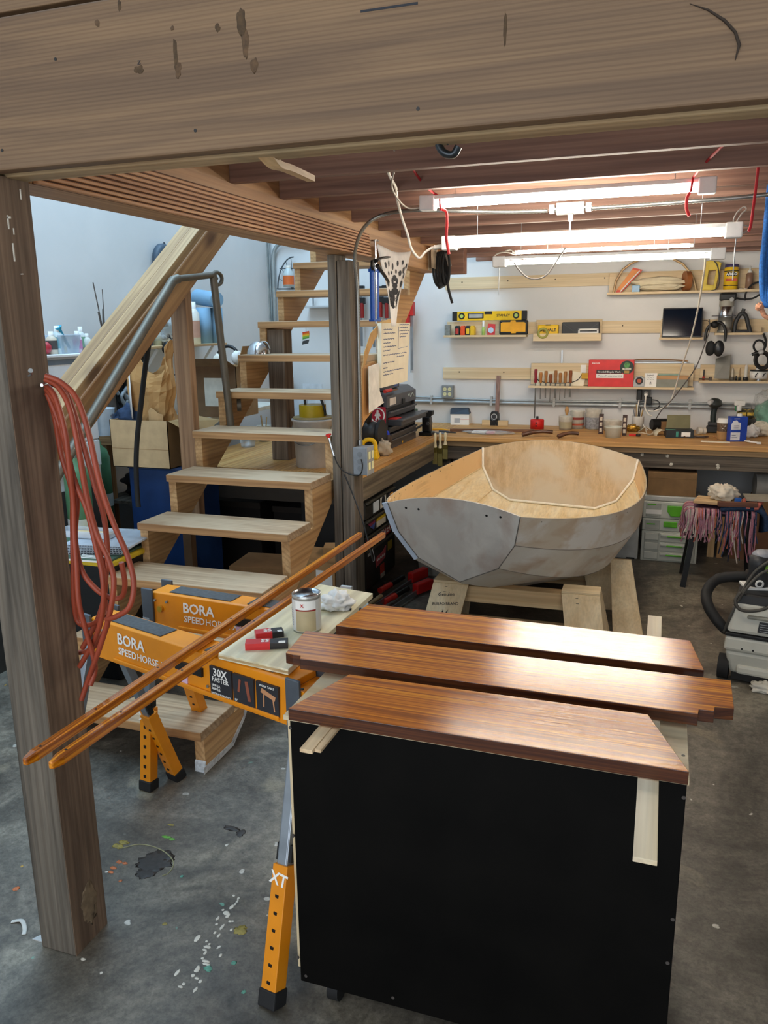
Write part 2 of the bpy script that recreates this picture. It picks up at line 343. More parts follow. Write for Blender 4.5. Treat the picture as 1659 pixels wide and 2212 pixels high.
# posts
lp = thing('timber_post', 'weathered square timber post in the left foreground with a nail', 'post', (-1.606, 1.53, 0))
lpm = wood('#453f37', '#766d61', 2, 1.3, .8, bump=.6, knots=.5)
part(lp, 'timber', B(0, .121, 0, .14, 0, 2.10), lpm, bevel=.004)
part(lp, 'face_board', B(.119, .1225, .002, .138, 0, 2.1), wood('#574536', '#816a56', 2, 1.2, .8, bump=.5, knots=.5))
a = ony(62, 812, 1.53)-Vector(lp.location)
part(lp, 'nail', MB().tube([a, a+Vector((.02, -.012, .004)), a+Vector((.035, -.03, .013))], .0025, 8).cyl(a+Vector((.034, -.029, .0125)), a+Vector((.037, -.032, .0145)), .0055), steel)
for i, (px, py, w, h) in enumerate(((18, 480, 3, 30), (30, 500, 2, 14), (45, 420, 2, 22), (30, 545, 3, 40), (48, 592, 6, 2), (20, 470, 8, 4))):
    q = ony(px, py, 1.53)-Vector(lp.location); part(lp, 'paint_drip', B(q.x-w*.0006, q.x+w*.0006, -.0012, .001, q.z-h*.0005, q.z+h*.0005), mat('#a39c90', .6))
q = onx(195, 1950, -1.4835)-Vector(lp.location)
part(lp, 'paint_smear', MB().blob((.1225, .075, q.z), (.0015, .03, .06), .5, 2, 3), mat('#77654f', .85, var=.3, scale=40))
cp = thing('timber_post', 'grey weathered post with a split down its face between the stairs and the bench', 'post', (-1.632, 3.86, 0))
part(cp, 'timber', B(0, .046, 0, .14, 0, 2.10), weath[2], bevel=.004)
part(cp, 'timber', B(.050, .120, .004, .14, 0, 2.07), wood('#4f463b', '#86796a', 2, 1.3, .8, bump=.6), bevel=.004)
part(cp, 'split_fill', B(.044, .052, .012, .13, 0, 2.0), mat('#1c1a17', .9))
# ------------------------------------------------------------------ staircase
X0, X1, Y0, RUN, RISE, Z1, TD = -2.495, -1.645, 2.476, .281, .2, .184, .267
st = thing('staircase', 'open wooden staircase with thick plank treads climbing toward the loft', 'staircase', (X1, Y0, 0))
tm = MB().bx(X0-X1, 0, 0, TD, -.04, 0)
tr = tm.obj('tread', tread_m, st, bevel=.004); tr.location = (0, 0, Z1)
nz = B(X0-X1+.001, -.001, -.0012, .001, -.0385, -.003).obj('tread_nosing', wood('#9a6f45', '#c49764', 0, 1, .6), st); nz.location = (0, 0, Z1)
for n in range(1, 13):
    c = tr.copy(); col.objects.link(c); c.location = (0, RUN*n, Z1+RISE*n)
    c = nz.copy(); col.objects.link(c); c.location = (0, RUN*n, Z1+RISE*n)
poly = [(.02, 0), (.02, Z1-.04)]
for n in range(13):
    poly += [(RUN*(n+1)+.02, Z1-.04+RISE*n)]
    if n < 12: poly += [(RUN*(n+1)+.02, Z1-.04+RISE*(n+1))]
poly += [(RUN*13+.02, .7117*(RUN*13+.02-.235)), (.235, 0)]
sm = wood('#b08453', '#d2aa78', 1, .7, .6, knots=.6)
for xa, xb in ((-.045, -.001), (X0-X1+.001, X0-X1+.045)):
    # closed sawtooth side: split in convex wedges so that it fills cleanly
    m = MB()
    for n in range(13):
        ya, yb = .02+RUN*n, .02+RUN*(n+1); top = Z1-.04+RISE*n
        la, lb = max(0, .7117*(ya-.235)), max(0, .7117*(yb-.235))
        if la <= 0 and lb > 0: m.prism([(ya, 0), (.235, 0), (yb, lb), (yb, top), (ya, top)], xa, xb, 'x')
        else: m.prism([(ya, la), (yb, lb), (yb, top), (ya, top)], xa, xb, 'x')
    part(st, 'stringer', m, sm)
g = cp  # newspaper under the right stringer foot
npm = mat('#c8cdd0', .8, var=.25, scale=70)
m = MB(); prev = None
pts = [(0.0, .0), (.235, .004), (.34, .077), (.38, .12)]
for (ya, za), (yb, zb) in zip(pts, pts[1:]):
    m.prism([(ya, za), (yb, zb), (yb+.006, zb+.022), (ya-.002, za+.03)], .0008, .004, 'x')
m.prism([(.012, 0), (.018, 0), (.018, .05), (.012, .04)], -.046, .003, 'x')
solo('newspaper', 'crumpled newspaper strip tucked along the foot of the bottom stair stringer', 'newspaper', m, npm, (X1, Y0, 0))
# stair newel board, timber rail
solo('upright_board', 'upright reddish wooden stud holding the sloping stair rail on the left', 'stud', B(0, .10, 0, .06, 0, 1.5), wood('#8d6a4d', '#b58f6b', 2, .8, .6), (-2.597, 3.905, .58), bevel=.003)
def sl(Y): return .7117*Y-.595
ya, yb = 2.55, 5.6
th = math.atan(.7117); LR = (yb-ya)/math.cos(th); tv = .165*math.cos(th)
rail_m = wood('#94734b', '#bc9a6c', 1, .7, .6, knots=.7, rings=1.2)
o = thing('stair_rail_timber', 'thick sloping wooden rail timber on the left side of the stairs', 'rail', (-2.5325, ya, sl(ya))); o.rotation_euler = (th, 0, 0)
part(o, 'cap_board', B(-.0675, .0005, 0, LR, -.045, 0), rail_m, bevel=.004); part(o, 'cap_board', B(.0005, .0675, 0, LR, -.045, -.0005), rail_m, bevel=.004)
part(o, 'beam', B(-.06, .076, 0, LR, -.19, -.042), wood('#9a6f45', '#c0935f', 1, .7, .6, knots=.6), bevel=.008)
# steel pipe handrail with scroll
hr = thing('pipe_handrail', 'bare steel pipe handrail with a scroll end standing on a stair tread', 'handrail', (-2.40, 4.15, 1.184))
hb = Vector((-2.40, 4.15, 1.184))
P = [onx(x, y, -2.40)-hb for x, y in ((100, 1065), (190, 912), (370, 612))]
top = [onx(x, y, -2.40)-hb for x, y in ((374, 606), (384, 602), (460, 594))]
part(hr, 'rail', MB().tube(P+top[:2], .024, 12).tube(top[1:], .017, 12).tube(top[:1]+top[1:2], .019, 12), dsteel)
part(hr, 'leg', MB().cyl(top[2]+Vector((0, 0, .01)), (0, 0, 0), .021, n=14), dsteel)
sc = [onx(469+13*math.cos(a)*k, 605-17*math.sin(a)*k, -2.40)-hb for a, k in [(2.4-.42*i, 1.1-.055*i) for i in range(17)]]
part(hr, 'scroll', MB().tube(sc, .011, 8), dsteel)
q = onx(512, 875, -2.40); part(hr, 'flange', MB().cyl(q-hb+Vector((.0, .0, 0)), q-hb+Vector((.02, .012, 0)), .036, n=20), dsteel)
bb = Vector((-2.55, 3.3, 0))
solo('black_hose', 'black rubber hose hanging down in front of the cardboard box', 'hose',
     MB().tube(cr([ony(x, y, 3.55) for x, y in ((330, 700), (322, 740), (313, 800), (305, 870), (297, 940), (294, 1000), (296, 1060), (299, 1095))], 4), .0135, 12), rubber)
solo('support_post', 'short dark weathered post under a middle tread of the staircase', 'post', B(0, .12, 0, .12, 0, .853), wood('#5b4a3b', '#857361', 2, 1.2, .8), (-2.45, 4.76, .8805), bevel=.004)
# ------------------------------------------------------------------ benches
ZB = .88
bb_ = thing('workbench', 'long wooden workbench along the back wall with a planked top', 'workbench', (-1.68, 6.14, 0))
for i in range(9):
    w = .91/9; part(bb_, 'plank', B(0, 3.22, i*w, (i+1)*w-.0025, ZB-.035, ZB), bench_m, bevel=.0025)
part(bb_, 'fascia', B(0, 3.22, .03, .068, ZB-.185, ZB-.036), weath[0], bevel=.003)
part(bb_, 'rim_board', B(0, 3.22, .012, .03, ZB-.075, ZB-.036), wood('#7a6245', '#a3875f', 0, .8, .7), bevel=.002)
for x in (.0, 1.35, 2.7, 3.1): part(bb_, 'leg', B(x, x+.09, .08, .17, 0, ZB-.035), weath[2])
for px, py in ((1387, 982), (1442, 985), (1450, 1003), (1550, 1005), (1551, 1010)):
    q = ony(px, py, 6.17)-Vector((-1.68, 6.14, 0)); part(bb_, 'paint_spot', MB().blob((q.x, .03, q.z), (.011, .002, .011), .6, 2, px), mat('#c5c0b2', .7))
lb = thing('workbench', 'left arm of the corner workbench running under the stairs', 'workbench', (-3.05, 4.42, 0))
for i in range(10):
    w = 1.37/10; part(lb, 'plank', B(i*w, (i+1)*w-.0015, 0, 2.62, ZB-.032, ZB), bench_y, bevel=.002)
part(lb, 'fascia', B(1.33, 1.368, 0, 1.72, ZB-.175, ZB-.033), wood('#5c5242', '#8d8069', 1, .9, .8, knots=.8), bevel=.003)
for y in (.05, 1.55): part(lb, 'leg', B(.02, .11, y, y+.09, 0, ZB-.033), weath[2])
part(lb, 'end_apron', B(.0, 1.33, .0, .038, ZB-.20, ZB-.033), mat('#3a332b', .8))

for i, (x, y, w, d, h, lab) in enumerate(((-2.95, 4.66, .44, .5, .60, 'dark crate added under the left bench to hide the bright wall, farthest left'), (-2.48, 4.80, .30, .45, .55, 'dark crate added under the left bench to hide the bright wall, behind the lower treads'), (-2.95, 5.7, .9, .4, .6, 'long dark box added deep under the left bench to hide the bright wall'))):  # dark boxes added as occluders, hiding the bright wall below the left bench
    t = thing('added_dark_crate', lab, 'crate', (x, y, 0)); part(t, 'body', B(0, w, 0, d, 0, h), mat('#221d1a', .7), bevel=.004); part(t, 'rim', B(-.005, w+.005, -.006, .0, h-.04, h), mat('#332b25', .7)); part(t, 'slot', B(w*.3, w*.7, -.008, -.005, h*.55, h*.63), black)
# ================================================================== the boat
bp = dict(x=-.884, y=3.661, z=.513, head=.07, heel=.026, trim=-.034)
def bxf(b, s, h):
    ch, sh = math.cos(bp['heel']), math.sin(bp['heel']); X = b*ch+h*sh; Z = -b*sh+h*ch; Y = s
    ct, stt = math.cos(bp['trim']), math.sin(bp['trim']); Y, Z = Y*ct-Z*stt, Y*stt+Z*ct
    c, sn = math.cos(bp['head']), math.sin(bp['head'])
    return Vector((X*c+Y*sn, -X*sn+Y*c, Z))
BOW = [(.322, .398), (.289, .246), (.203, .109), (.0, .0)]
STN = [(.588, .362), (.569, .221), (.468, .058), (.316, -.011)]
MID = [(.24, -.11), (.255, -.155), (.235, -.20), (.09, -.215)]
def hp(k, t, side, inset=0, lift=0):
    (b0, h0), (b1, h1), (mb, mh) = BOW[k], STN[k], MID[k]; q = 4*t*(1-t)
    s0, s1 = -.456*h0, 2.26+.276*h1
    b = b0*(1-t)+b1*t+mb*q
    return bxf((b-inset)*side if b > inset else 0, s0*(1-t)+s1*t, h0*(1-t)+h1*t+mh*q+lift)
boat = thing('dinghy_hull', 'bare wooden pram dinghy hull, grey primed outside, on low sawhorses', 'boat', (bp['x'], bp['y'], bp['z']))
primer = blotch('#e4ddd0', '#efebe3', '#c4a484', 2.6, (1, .6, 1.3), .55)
sheerp = blotch('#ded0bb', '#efeae2', '#c9ab88', 3.2, (1, .45, 1.6), .55)
primer2 = blotch('#c2bdb5', '#d2cdc4', '#a08472', 3.0, (1, 1, .6), .5)
inside = wood('#e6cd9a', '#f6e9c8', 1, .5, .5, rings=0)
inside2 = wood('#d8ae74', '#efd3a2', 1, .6, .5, stain='#e3bf8c', rings=.6)
NT = 25; T = [i/(NT-1) for i in range(NT)]
names = ['sheer_plank', 'bilge_plank', 'garboard_plank']
for side in (-1, 1):
    for k in range(3):
        for inner in (0, 1):
            ins = .007 if inner else 0; lf = .006 if inner and k > 0 else 0
            lf2 = .006 if inner else 0
            G = []
            for t in T:
                a, b = hp(k, t, side, ins, lf), hp(k+1, t, side, ins, lf2)
                G.append([a.lerp(b, j/4) for j in range(5)])
            if (side == 1) != bool(inner): G = [row[::-1] for row in G]
            part(boat, names[k]+('_lining' if inner else ''), MB().sheet(G), (inside if k else inside2) if inner else (primer if k else sheerp))
for inner in (0, 1):
    G = [[hp(3, t, -1, 0, .006*inner).lerp(hp(3, t, 1, 0, .006*inner), j/4) for j in range(5)] for t in T]
    if inner: G = [r[::-1] for r in G]
    part(boat, 'bottom_panel'+('_lining' if inner else ''), MB().sheet(G), inside if inner else primer)
# sheer edge strips joining skins
for side in (-1, 1):
    part(boat, 'sheer_edge', MB().sheet([[hp(0, t, side), hp(0, t, side, .007)] for t in T]), mat('#b5a58c', .6))
def transom(end, name, m_out, m_in, crown, thick):
    t = 0 if end == 'B' else 1; prof = BOW if end == 'B' else STN
    L = lambda h: -.456*h if end == 'B' else 2.26+.276*h
    def ring(ds):
        out = []
        b0, h0 = prof[0]; n = 16
        for i in range(n+1):
            u = 1-2*i/n; h = h0+crown*(1-u*u); out.append((b0*u, h))
        for b, h in prof[1:]: out.append((-b, h))
        for b, h in prof[::-1][1 if end == 'B' else 0:-1]: out.append((b, h))
        return [bxf(b, L(h)+ds, h) for b, h in out]
    d0, d1 = (0, thick) if end == 'B' else (0, -thick)
    A, Bq = ring(d0), ring(d1); n = len(A)
    f = tuple(range(n)); r = f[::-1]
    part(boat, name, MB().add(A, [r if end == 'B' else f]), m_out)
    part(boat, name+'_lining', MB().add(Bq, [f if end == 'B' else r]), m_in)
    part(boat, name+'_edge', MB().add(A+Bq, [(i, (i+1) % n, n+(i+1) % n, n+i) for i in range(n)]), mat('#b9b4aa', .6, var=.2, scale=40))
    return ring
rb = transom('B', 'bow_transom', primer2, inside, .055, .014)
stern_in = wood('#bfa27a', '#d6bc94', 2, .9, .6, stain='#cdbfa6', rings=0)
rs = transom('S', 'stern_transom', primer, stern_in, .098, .014)
# white epoxy fillets
fil = mat('#f4eee0', .5)
for side in (-1, 1):
    pts = [bxf(b*side*.985, 2.26+.276*h-.022, h+.008) for b, h in STN]
    part(boat, 'fillet', MB().tube(pts, .0095, 6), fil)
    for k in (1, 2):
        part(boat, 'seam_fillet', MB().tube([hp(k, t, side, .010, .008) for t in T[2:]], .004, 6), mat('#dfc698', .5))
part(boat, 'fillet', MB().tube([bxf(.316*u, 2.26-.022, 0) for u in (-1, -.5, 0, .5, 1)], .0095, 6), fil)
seamm = mat('#968c80', .7)
for side in (-1, 1):
    for k in (1, 2): part(boat, 'seam_line', MB().tube([hp(k, t, side) for t in T], .0022, 5), seamm)
ring_ = [bxf(b, -.456*h-.001, h) for b, h in [(x, y) for x, y in BOW]+[(-x, y) for x, y in BOW[::-1][1:]]]
part(boat, 'seam_line', MB().tube(ring_, .0026, 5), mat('#6e6860', .7))
# bow transom bolt holes, frame
for px, py in ((877, 1097), (904, 1100), (1051, 1114), (1081, 1117)):
    h = .29; c = None
    for it in range(40):   # point on the raked transom plane below the pixel
        pass
    d = ray(px, py); O = CAM-Vector((bp['x'], bp['y'], bp['z'])); A, Bq, Cq = bxf(0, 0, 0), bxf(.3, 0, 0), bxf(0, -.456*.4, .4)
    nn = (Bq-A).cross(Cq-A).normalized(); q = O + d*((A-O).dot(nn)/d.dot(nn))
    part(boat, 'bolt_hole', MB().cyl(q+nn*.001, q-nn*.003, .006, n=12), black)
for side in (-1, 1):
    for i in range(12):
        t = .06+i*.075; p = hp(0, t, side).lerp(hp(1, t, side), .12); pin = hp(0, t, side, .009).lerp(hp(1, t, side, .009), .12)
        part(boat, 'screw_hole', MB().cyl(p, pin, .0035, n=6), mat('#3b2c1e', .7))
a, b_ = hp(0, .17, -1, .012), hp(1, .17, -1, .012)
part(boat, 'frame_cleat', MB().bar(a+Vector((0,0,-.01)), b_, .05, .012, (1, 0, 0)), pine[2])
# light blue masking strips along the far left bow corner
part(boat, 'corner_tape', MB().bar(hp(0, .004, -1)+Vector((-.012, -.004, 0)), hp(1, .004, -1)+Vector((-.012, -.004, 0)), .03, .004, (0, 1, .3)), mat('#b9c6d8', .5))
part(boat, 'corner_tape', MB().bar(hp(1, .004, -1)+Vector((-.010, -.004, 0)), hp(2, .004, -1)+Vector((-.008, -.004, -.004)), .028, .004, (0, 1, .3)), mat('#b9c6d8', .5))
# ------------------------------------------------------------------ low plywood sawhorses under the boat
def burro(name, label, loc, rz, L, hgt, sprd, mark):
    t = thing(name, label, 'sawhorse', loc, rz)
    part(t, 'crossbar', B(-L/2+.03, L/2-.03, -.04, .04, hgt-.10, hgt-.012), pine[0], bevel=.003)
    w = .19
    for sx in (-1, 1):
        for sy in (-1, 1):
            c = sx*(L/2-w/2-.01); f = c+sx*.075; y = sy*.052; th = .05
            b0 = [(f-w/2, sy*sprd-.011, 0), (f+w/2, sy*sprd-.011, 0), (f+w/2, sy*sprd+.011, 0), (f-w/2, sy*sprd+.011, 0)]
            t0 = [(c-w/2, y-.011, hgt), (c+w/2, y-.011, hgt), (c+w/2, y+.011, hgt), (c-w/2, y+.011, hgt)]
            lg = part(t, 'leg', MB().hexa(b0, t0), ply[2], bevel=.002)
            P = lambda q: Vector((f, sy*sprd-.011*1, 0)).lerp(Vector((c, y-.011, hgt)), q)
            if sy == -1:
                for q in (.90, .96): part(lg, 'staple', MB().box(P(q)+Vector((-.02, 0, 0)), (.014, .003, .002)), ink)
                sd = [(f-sx*w/2*-1, -sprd, 0), (f+sx*w/2, sprd, 0), (c+sx*w/2, .05, hgt), (c+sx*w/2, -.05, hgt)]
                part(t, 'end_plate', MB().hexa([(f+sx*(w/2-.014), -sprd+.012, 0), (f+sx*w/2*.98, -sprd+.012, 0), (f+sx*w/2*.98, sprd-.012, 0), (f+sx*(w/2-.014), sprd-.012, 0)], [(c+sx*(w/2-.014), -.04, hgt-.004), (c+sx*w/2*.98, -.04, hgt-.004), (c+sx*w/2*.98, .04, hgt-.004), (c+sx*(w/2-.014), .04, hgt-.004)]), ply[2])
            if mark and sx == -1 and sy == -1:
                up = (P(1)-P(0)).normalized()
                text(lg, 'lettering', 'Genuine', ink, P(.87)+Vector((-.008, 0, 0)), Vector((1, 0, 0))+up*.12, up+Vector((0, 0, 0)), .026, bold=.01)
                text(lg, 'lettering', 'BURRO BRAND', ink, P(.76), Vector((1, 0, 0))+up*.10, up, .0215, squeeze=.95, bold=.012)
                r, u = Vector((1, 0, 0)), up; o = P(.58)
                ear = [(-.03, .0), (-.012, .035), (-.004, .06), (.002, .035), (.010, .035), (.026, .062), (.022, .03), (.03, .005), (.035, -.03), (.0, -.05), (-.03, -.045), (-.045, -.02)]
                nn = r.cross(u); mm = MB(); A = [o+r*x*.9+u*y2*.9+nn*.0012 for x, y2 in ear]; mm.add(A, [tuple(range(len(A)))]); part(lg, 'animal_print', mm, ink)
        part(t, 'cap_plate', B(sx*(L/2-w/2-.01)-w/2, sx*(L/2-w/2-.01)+w/2, -.06, .06, hgt, hgt+.012), ply[0], bevel=.002)
    part(t, 'gusset', B(-.05-L/2+.12, L/2-.07, -.02, .02, hgt*.35, hgt*.35+.08), pine[0], bevel=.003)
    return t
burro('boat_sawhorse', 'low plywood sawhorse with printed donkey mark under the dinghy bow', (-.66, 3.98, 0), .02, .88, .415, .24, True)
burro('boat_sawhorse', 'low plywood sawhorse standing under the far end of the dinghy', (-.62, 5.1, 0), .05, .8, .24, .2, False)
bl = MB().hexa([(-.045, -.01, 0), (.125, -.01, 0), (.125, .012, 0), (-.045, .012, 0)], [(-.10, .34, .375), (.02, .34, .375), (.02, .362, .375), (-.10, .362, .375)])
solo('boat_prop', 'wide slanting plywood prop leaning against the right side of the dinghy', 'prop', bl, ply[2], (-.13, 4.42, 0), bevel=.002)
# ================================================================== black chest with varnished boards
ch = thing('rolling_chest', 'big black plywood chest in the front, boards laid on top of it', 'chest', (-.80, 1.56, 0))
blackply = mat('#070605', .55, var=.5, scale=5, spec=.12)
part(ch, 'front_panel', B(.012, .898, 0, .014, .10, .838), blackply, bevel=.002)
part(ch, 'side_panel', B(0, .013, .012, .62, .13, .838), ply[2], bevel=.001)
part(ch, 'side_panel', B(.885, .898, .014, .62, .10, .838), blackply)
part(ch, 'back_panel', B(.013, .885, .606, .62, .10, .838), blackply)
part(ch, 'bottom_panel', B(.013, .885, .014, .606, .10, .115), blackply)
part(ch, 'top_panel', B(-.004, .902, -.002, .625, .838, .85), wood('#cdbb97', '#e6d9bd', 0, .4, .6), bevel=.001)
for x, y in ((.08, .08), (.82, .08), (.08, .54), (.82, .54)):
    c = part(ch, 'caster', MB().cyl((x-.015, y, .04), (x+.015, y, .04), .04, n=18), rubber); part(c, 'fork', B(x-.022, x+.022, y-.02, y+.02, .06, .10), steel)
for px, py in ((627, 1572), (633, 1806), (643, 2069), (661, 2108), (849, 2155), (1479, 1688), (1477, 1723), (1453, 1986), (1442, 2080)):
    q = ony(px, py, 1.56)-Vector((-.80, 1.56, 0)); part(ch, 'screw', MB().cyl((q.x, -.0012, q.z), (q.x, .003, q.z), .0042, n=10), mat('#4a4440', .5))
for px, py in ((1476, 1632), (653, 1488)):
    q = onz(px, py, .85)-Vector((-.80, 1.56, 0)); part(ch, 'screw_hole', MB().cyl((q.x, q.y, .847), (q.x, q.y, .8506), .004, n=10), black)
# spacer sticks
sk = wood('#d8c4a0', '#f0e4cc', 1, .5, .6)
solo('spacer_stick', 'pale wooden spacer stick jutting out toward the camera over the right of the black chest', 'stick', B(0, .040, 0, 1.22, 0, .010), sk, (.003, 1.262, .8505), bevel=.001)
solo('spacer_stick', 'pale doubled spacer stick jutting out over the left of the black chest', 'stick', MB().bx(0, .030, 0, .9, 0, .009).bx(.0305, .046, .01, .9, 0, .007), wood('#d8b890', '#f0dab4', 1, .5, .6), (-.694, 1.415, .8505), bevel=.001)
# varnished boards
ZT, TH = .893, .030
def board(name, label, px, notch):
    P = [onz(x, y, ZT) for x, y in px]; o = Vector((sum(p.x for p in P)/len(P), sum(p.y for p in P)/len(P), ZT-TH)); o.z = ZT-TH
    m = MB().prism([(p.x-o.x, p.y-o.y) for p in P], TH, 0, 'z')
    ob = solo(name, label, 'board', m, VARN, o, bevel=.0015, group='varnished boards on the chest'); ob.data.materials.append(VARN_EDGE_SHADE)
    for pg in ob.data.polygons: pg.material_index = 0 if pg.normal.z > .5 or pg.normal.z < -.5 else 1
    return ob
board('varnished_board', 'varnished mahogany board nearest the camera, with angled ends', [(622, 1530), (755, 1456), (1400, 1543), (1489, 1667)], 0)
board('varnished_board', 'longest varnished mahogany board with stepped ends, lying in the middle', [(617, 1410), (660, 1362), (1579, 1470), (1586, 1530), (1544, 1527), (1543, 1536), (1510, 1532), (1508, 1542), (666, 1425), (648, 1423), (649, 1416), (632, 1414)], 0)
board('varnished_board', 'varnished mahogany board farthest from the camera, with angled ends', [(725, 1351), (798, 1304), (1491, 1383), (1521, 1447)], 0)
# ================================================================== folding sawhorses
def speedhorse(label, loc, rz, L, ztop, fsp):
    t = thing('folding_sawhorse', label, 'sawhorse', loc, rz, 'orange folding sawhorses')
    om = mat('#e08a12', .38, var=.06); hl = L/2; hb_ = .135
    b = part(t, 'beam', MB().prism([(-.055, ztop-hb_), (.055, ztop-hb_), (.048, ztop-.004), (.04, ztop), (-.04, ztop), (-.048, ztop-.004)], -hl+.06, hl-.05, 'x'), om, bevel=.002)
    part(b, 'flange', MB().bx(-hl+.18, hl-.10, -.062, -.053, ztop-hb_+.008, ztop-hb_+.02), om, bevel=.003)
    pad = mat('#4a4c4e', .85, var=.2, scale=80)
    part(b, 'grip_pad', B(-hl+.13, -hl+.40, -.034, .034, ztop, ztop+.003), pad); part(b, 'grip_pad', B(hl-.42, hl-.14, -.034, .034, ztop, ztop+.003), pad)
    gm = mat('#596069', .45, .4)
    for s in (-1, 1):
        e = part(t, 'end_bracket', MB().bx(s*(hl-.045)-.025, s*(hl-.045)+.025, -.062, -.052, ztop-.17, ztop+.012).bx(s*(hl-.045)-.025, s*(hl-.045)+.025, .052, .062, ztop-.17, ztop+.012).bx(s*(hl-.052)-.004, s*(hl-.052)+.004, -.06, .06, ztop-.16, ztop-.02), gm, bevel=.002)
        for sy in (-1, 1):
            a = Vector((s*(hl-.035), sy*.045, ztop-.10)); f = Vector((s*(hl-.01 if s < 0 else hl+.055), sy*(fsp if s < 0 and sy < 0 else .30), .0)) if not (s > 0 and sy > 0) else Vector((hl-.03, .22, 0)); d = f-a
            k = .52
            up = part(t, 'leg', MB().bar(a, a+d*(k+.06), .030, .036, (1, 0, 0)).bar(a+Vector((0, sy*.014, 0)), a+d*k+Vector((0, sy*.014, 0)), .006, .030, (1, 0, 0)), mat('#9aa3ad', .35, .7), bevel=.002)
            lo = part(up, 'leg_extension', MB().bar(a+d*k, a+d*.95, .044, .050, (1, 0, 0)), om, bevel=.002)
            part(up, 'foot', MB().bar(a+d*.94, a+d*1.0, .052, .058, (1, 0, 0)), rubber, bevel=.004)
            part(up, 'latch', MB().bar(a+d*(k-.07), a+d*(k-.01), .020, .052, (1, 0, 0)), black)
            for i in range(6):
                c = a+d*(k+.10+.058*i); part(up, 'hole', MB().box(c, (.011, .048, .013)), black)
            dn = d.normalized()
            text(up, 'lettering', 'XT', whitep, a+d*(k+.05)+(d.cross(Vector((-sy, 0, 0))).normalized()*.0225 if True else d), (-sy, 0, 0), -d, .045, bold=.02)
        part(t, 'leg_brace', MB().tube([Vector((s*(hl+.01), -.16, ztop*.52)), Vector((s*(hl+.01), .16, ztop*.52))], .006, 8), steel)
    fy = -.0525
    sl_ = (.055-.048)/hb_
    nu = Vector((0, -.0, 1)); wht = whitep
    fz = lambda z: -.0555+(z-(ztop-hb_))*sl_*1.0
    text(b, 'lettering', 'BORA', wht, (-hl+.20, fz(ztop-.045)-.001, ztop-.045), (1, 0, 0), (0, .05, 1), .052, align='LEFT', bold=.02)
    text(b, 'lettering', 'SPEED', wht, (-hl+.205, fz(ztop-.085)-.001, ztop-.086), (1, 0, 0), (0, .05, 1), .034, align='LEFT', bold=.016)
    text(b, 'lettering', 'HORSE XT', wht, (-hl+.300, fz(ztop-.085)-.001, ztop-.086), (1, 0, 0), (0, .05, 1), .034, align='LEFT')
    part(b, 'handle_slot', B(-.02, .10, -.060, -.045, ztop-.075, ztop-.048), black)
    part(b, 'sticker', B(-.012, .03, -.0575, -.05, ztop-.115, ztop-.08), mat('#d9b7d2', .6))
    part(b, 'bolt', MB().cyl((-hl+.10, -.062, ztop-.06), (-hl+.10, -.05, ztop-.06), .012), mat('#c9a13a', .35, .8))
    for x in (-hl+.075, -hl+.13, .12, hl-.13, hl-.11): part(b, 'rivet', MB().cyl((x, -.058, ztop-.03 if x < 0 else ztop-.10), (x, -.05, ztop-.03 if x < 0 else ztop-.10), .005, n=10), steel)
    for i, (xa, xb) in enumerate(((.135, .225), (.232, .315), (.325, .41))):
        c = part(b, 'info_panel', B(xa, xb, -.0585, -.05, ztop-.12, ztop-.028), mat('#2a2b30', .5))
        if i == 0:
            text(c, 'lettering', '30X', whitep, ((xa+xb)/2, -.0592, ztop-.044), (1, 0, 0), (0, 0, 1), .034, bold=.02)
            text(c, 'lettering', 'FASTER', whitep, ((xa+xb)/2, -.0592, ztop-.066), (1, 0, 0), (0, 0, 1), .021, bold=.015)
            text(c, 'lettering', '1800 LB.', whitep, (xa+.006, -.0592, ztop-.086), (1, 0, 0), (0, 0, 1), .011, align='LEFT', bold=.01)
            text(c, 'lettering', '3600 LB.', whitep, (xa+.006, -.0592, ztop-.097), (1, 0, 0), (0, 0, 1), .011, align='LEFT', bold=.01)
            text(c, 'lettering', 'LIFETIME WARRANTY', whitep, (xa+.004, -.0592, ztop-.112), (1, 0, 0), (0, 0, 1), .0085, align='LEFT')
        elif i == 1:
            part(c, 'picture', MB().bar((xa+.03, -.059, ztop-.04), (xa+.022, -.059, ztop-.08), .008, .001, (0, 1, 0)).bar((xa+.055, -.059, ztop-.04), (xa+.065, -.059, ztop-.10), .012, .001, (0, 1, 0)), mat('#8a4a36', .6))
            text(c, 'lettering', '30"', whitep, (xa+.012, -.0592, ztop-.108), (1, 0, 0), (0, 0, 1), .010)
        else:
            part(c, 'picture', MB().bar((xa+.02, -.059, ztop-.05), (xb-.012, -.059, ztop-.066), .014, .001, (0, 1, 0)).bar((xa+.03, -.059, ztop-.06), (xa+.028, -.059, ztop-.10), .004, .001, (0, 1, 0)).bar((xb-.02, -.059, ztop-.07), (xb-.016, -.059, ztop-.105), .004, .001, (0, 1, 0)), mat('#c08a62', .6))
            text(c, 'lettering', 'WORK TABLE', whitep, ((xa+xb)/2, -.0592, ztop-.036), (1, 0, 0), (0, 0, 1), .009)
    part(t, 'pull_cap', B(hl-.05, hl-.012, -.05, .05, ztop-.10, ztop-.02), om, bevel=.002)
    text(t, 'lettering', 'PULL', whitep, (hl-.0118, 0, ztop-.06), (0, 1, 0), (0, 0, 1), .034, bold=.02)
    return t
speedhorse('nearer orange folding sawhorse under the cream plywood piece, turned toward the camera', (-1.335, 2.00, 0), math.radians(-16), 1.02, .80, .24)
speedhorse('farther orange folding sawhorse standing right in front of the stairs', (-1.355, 2.385, 0), math.radians(-5), .89, .80, .10)
pl = thing('plywood_piece', 'cream plywood piece lying across the orange sawhorses', 'plywood', (-1.18, 1.875, .803))
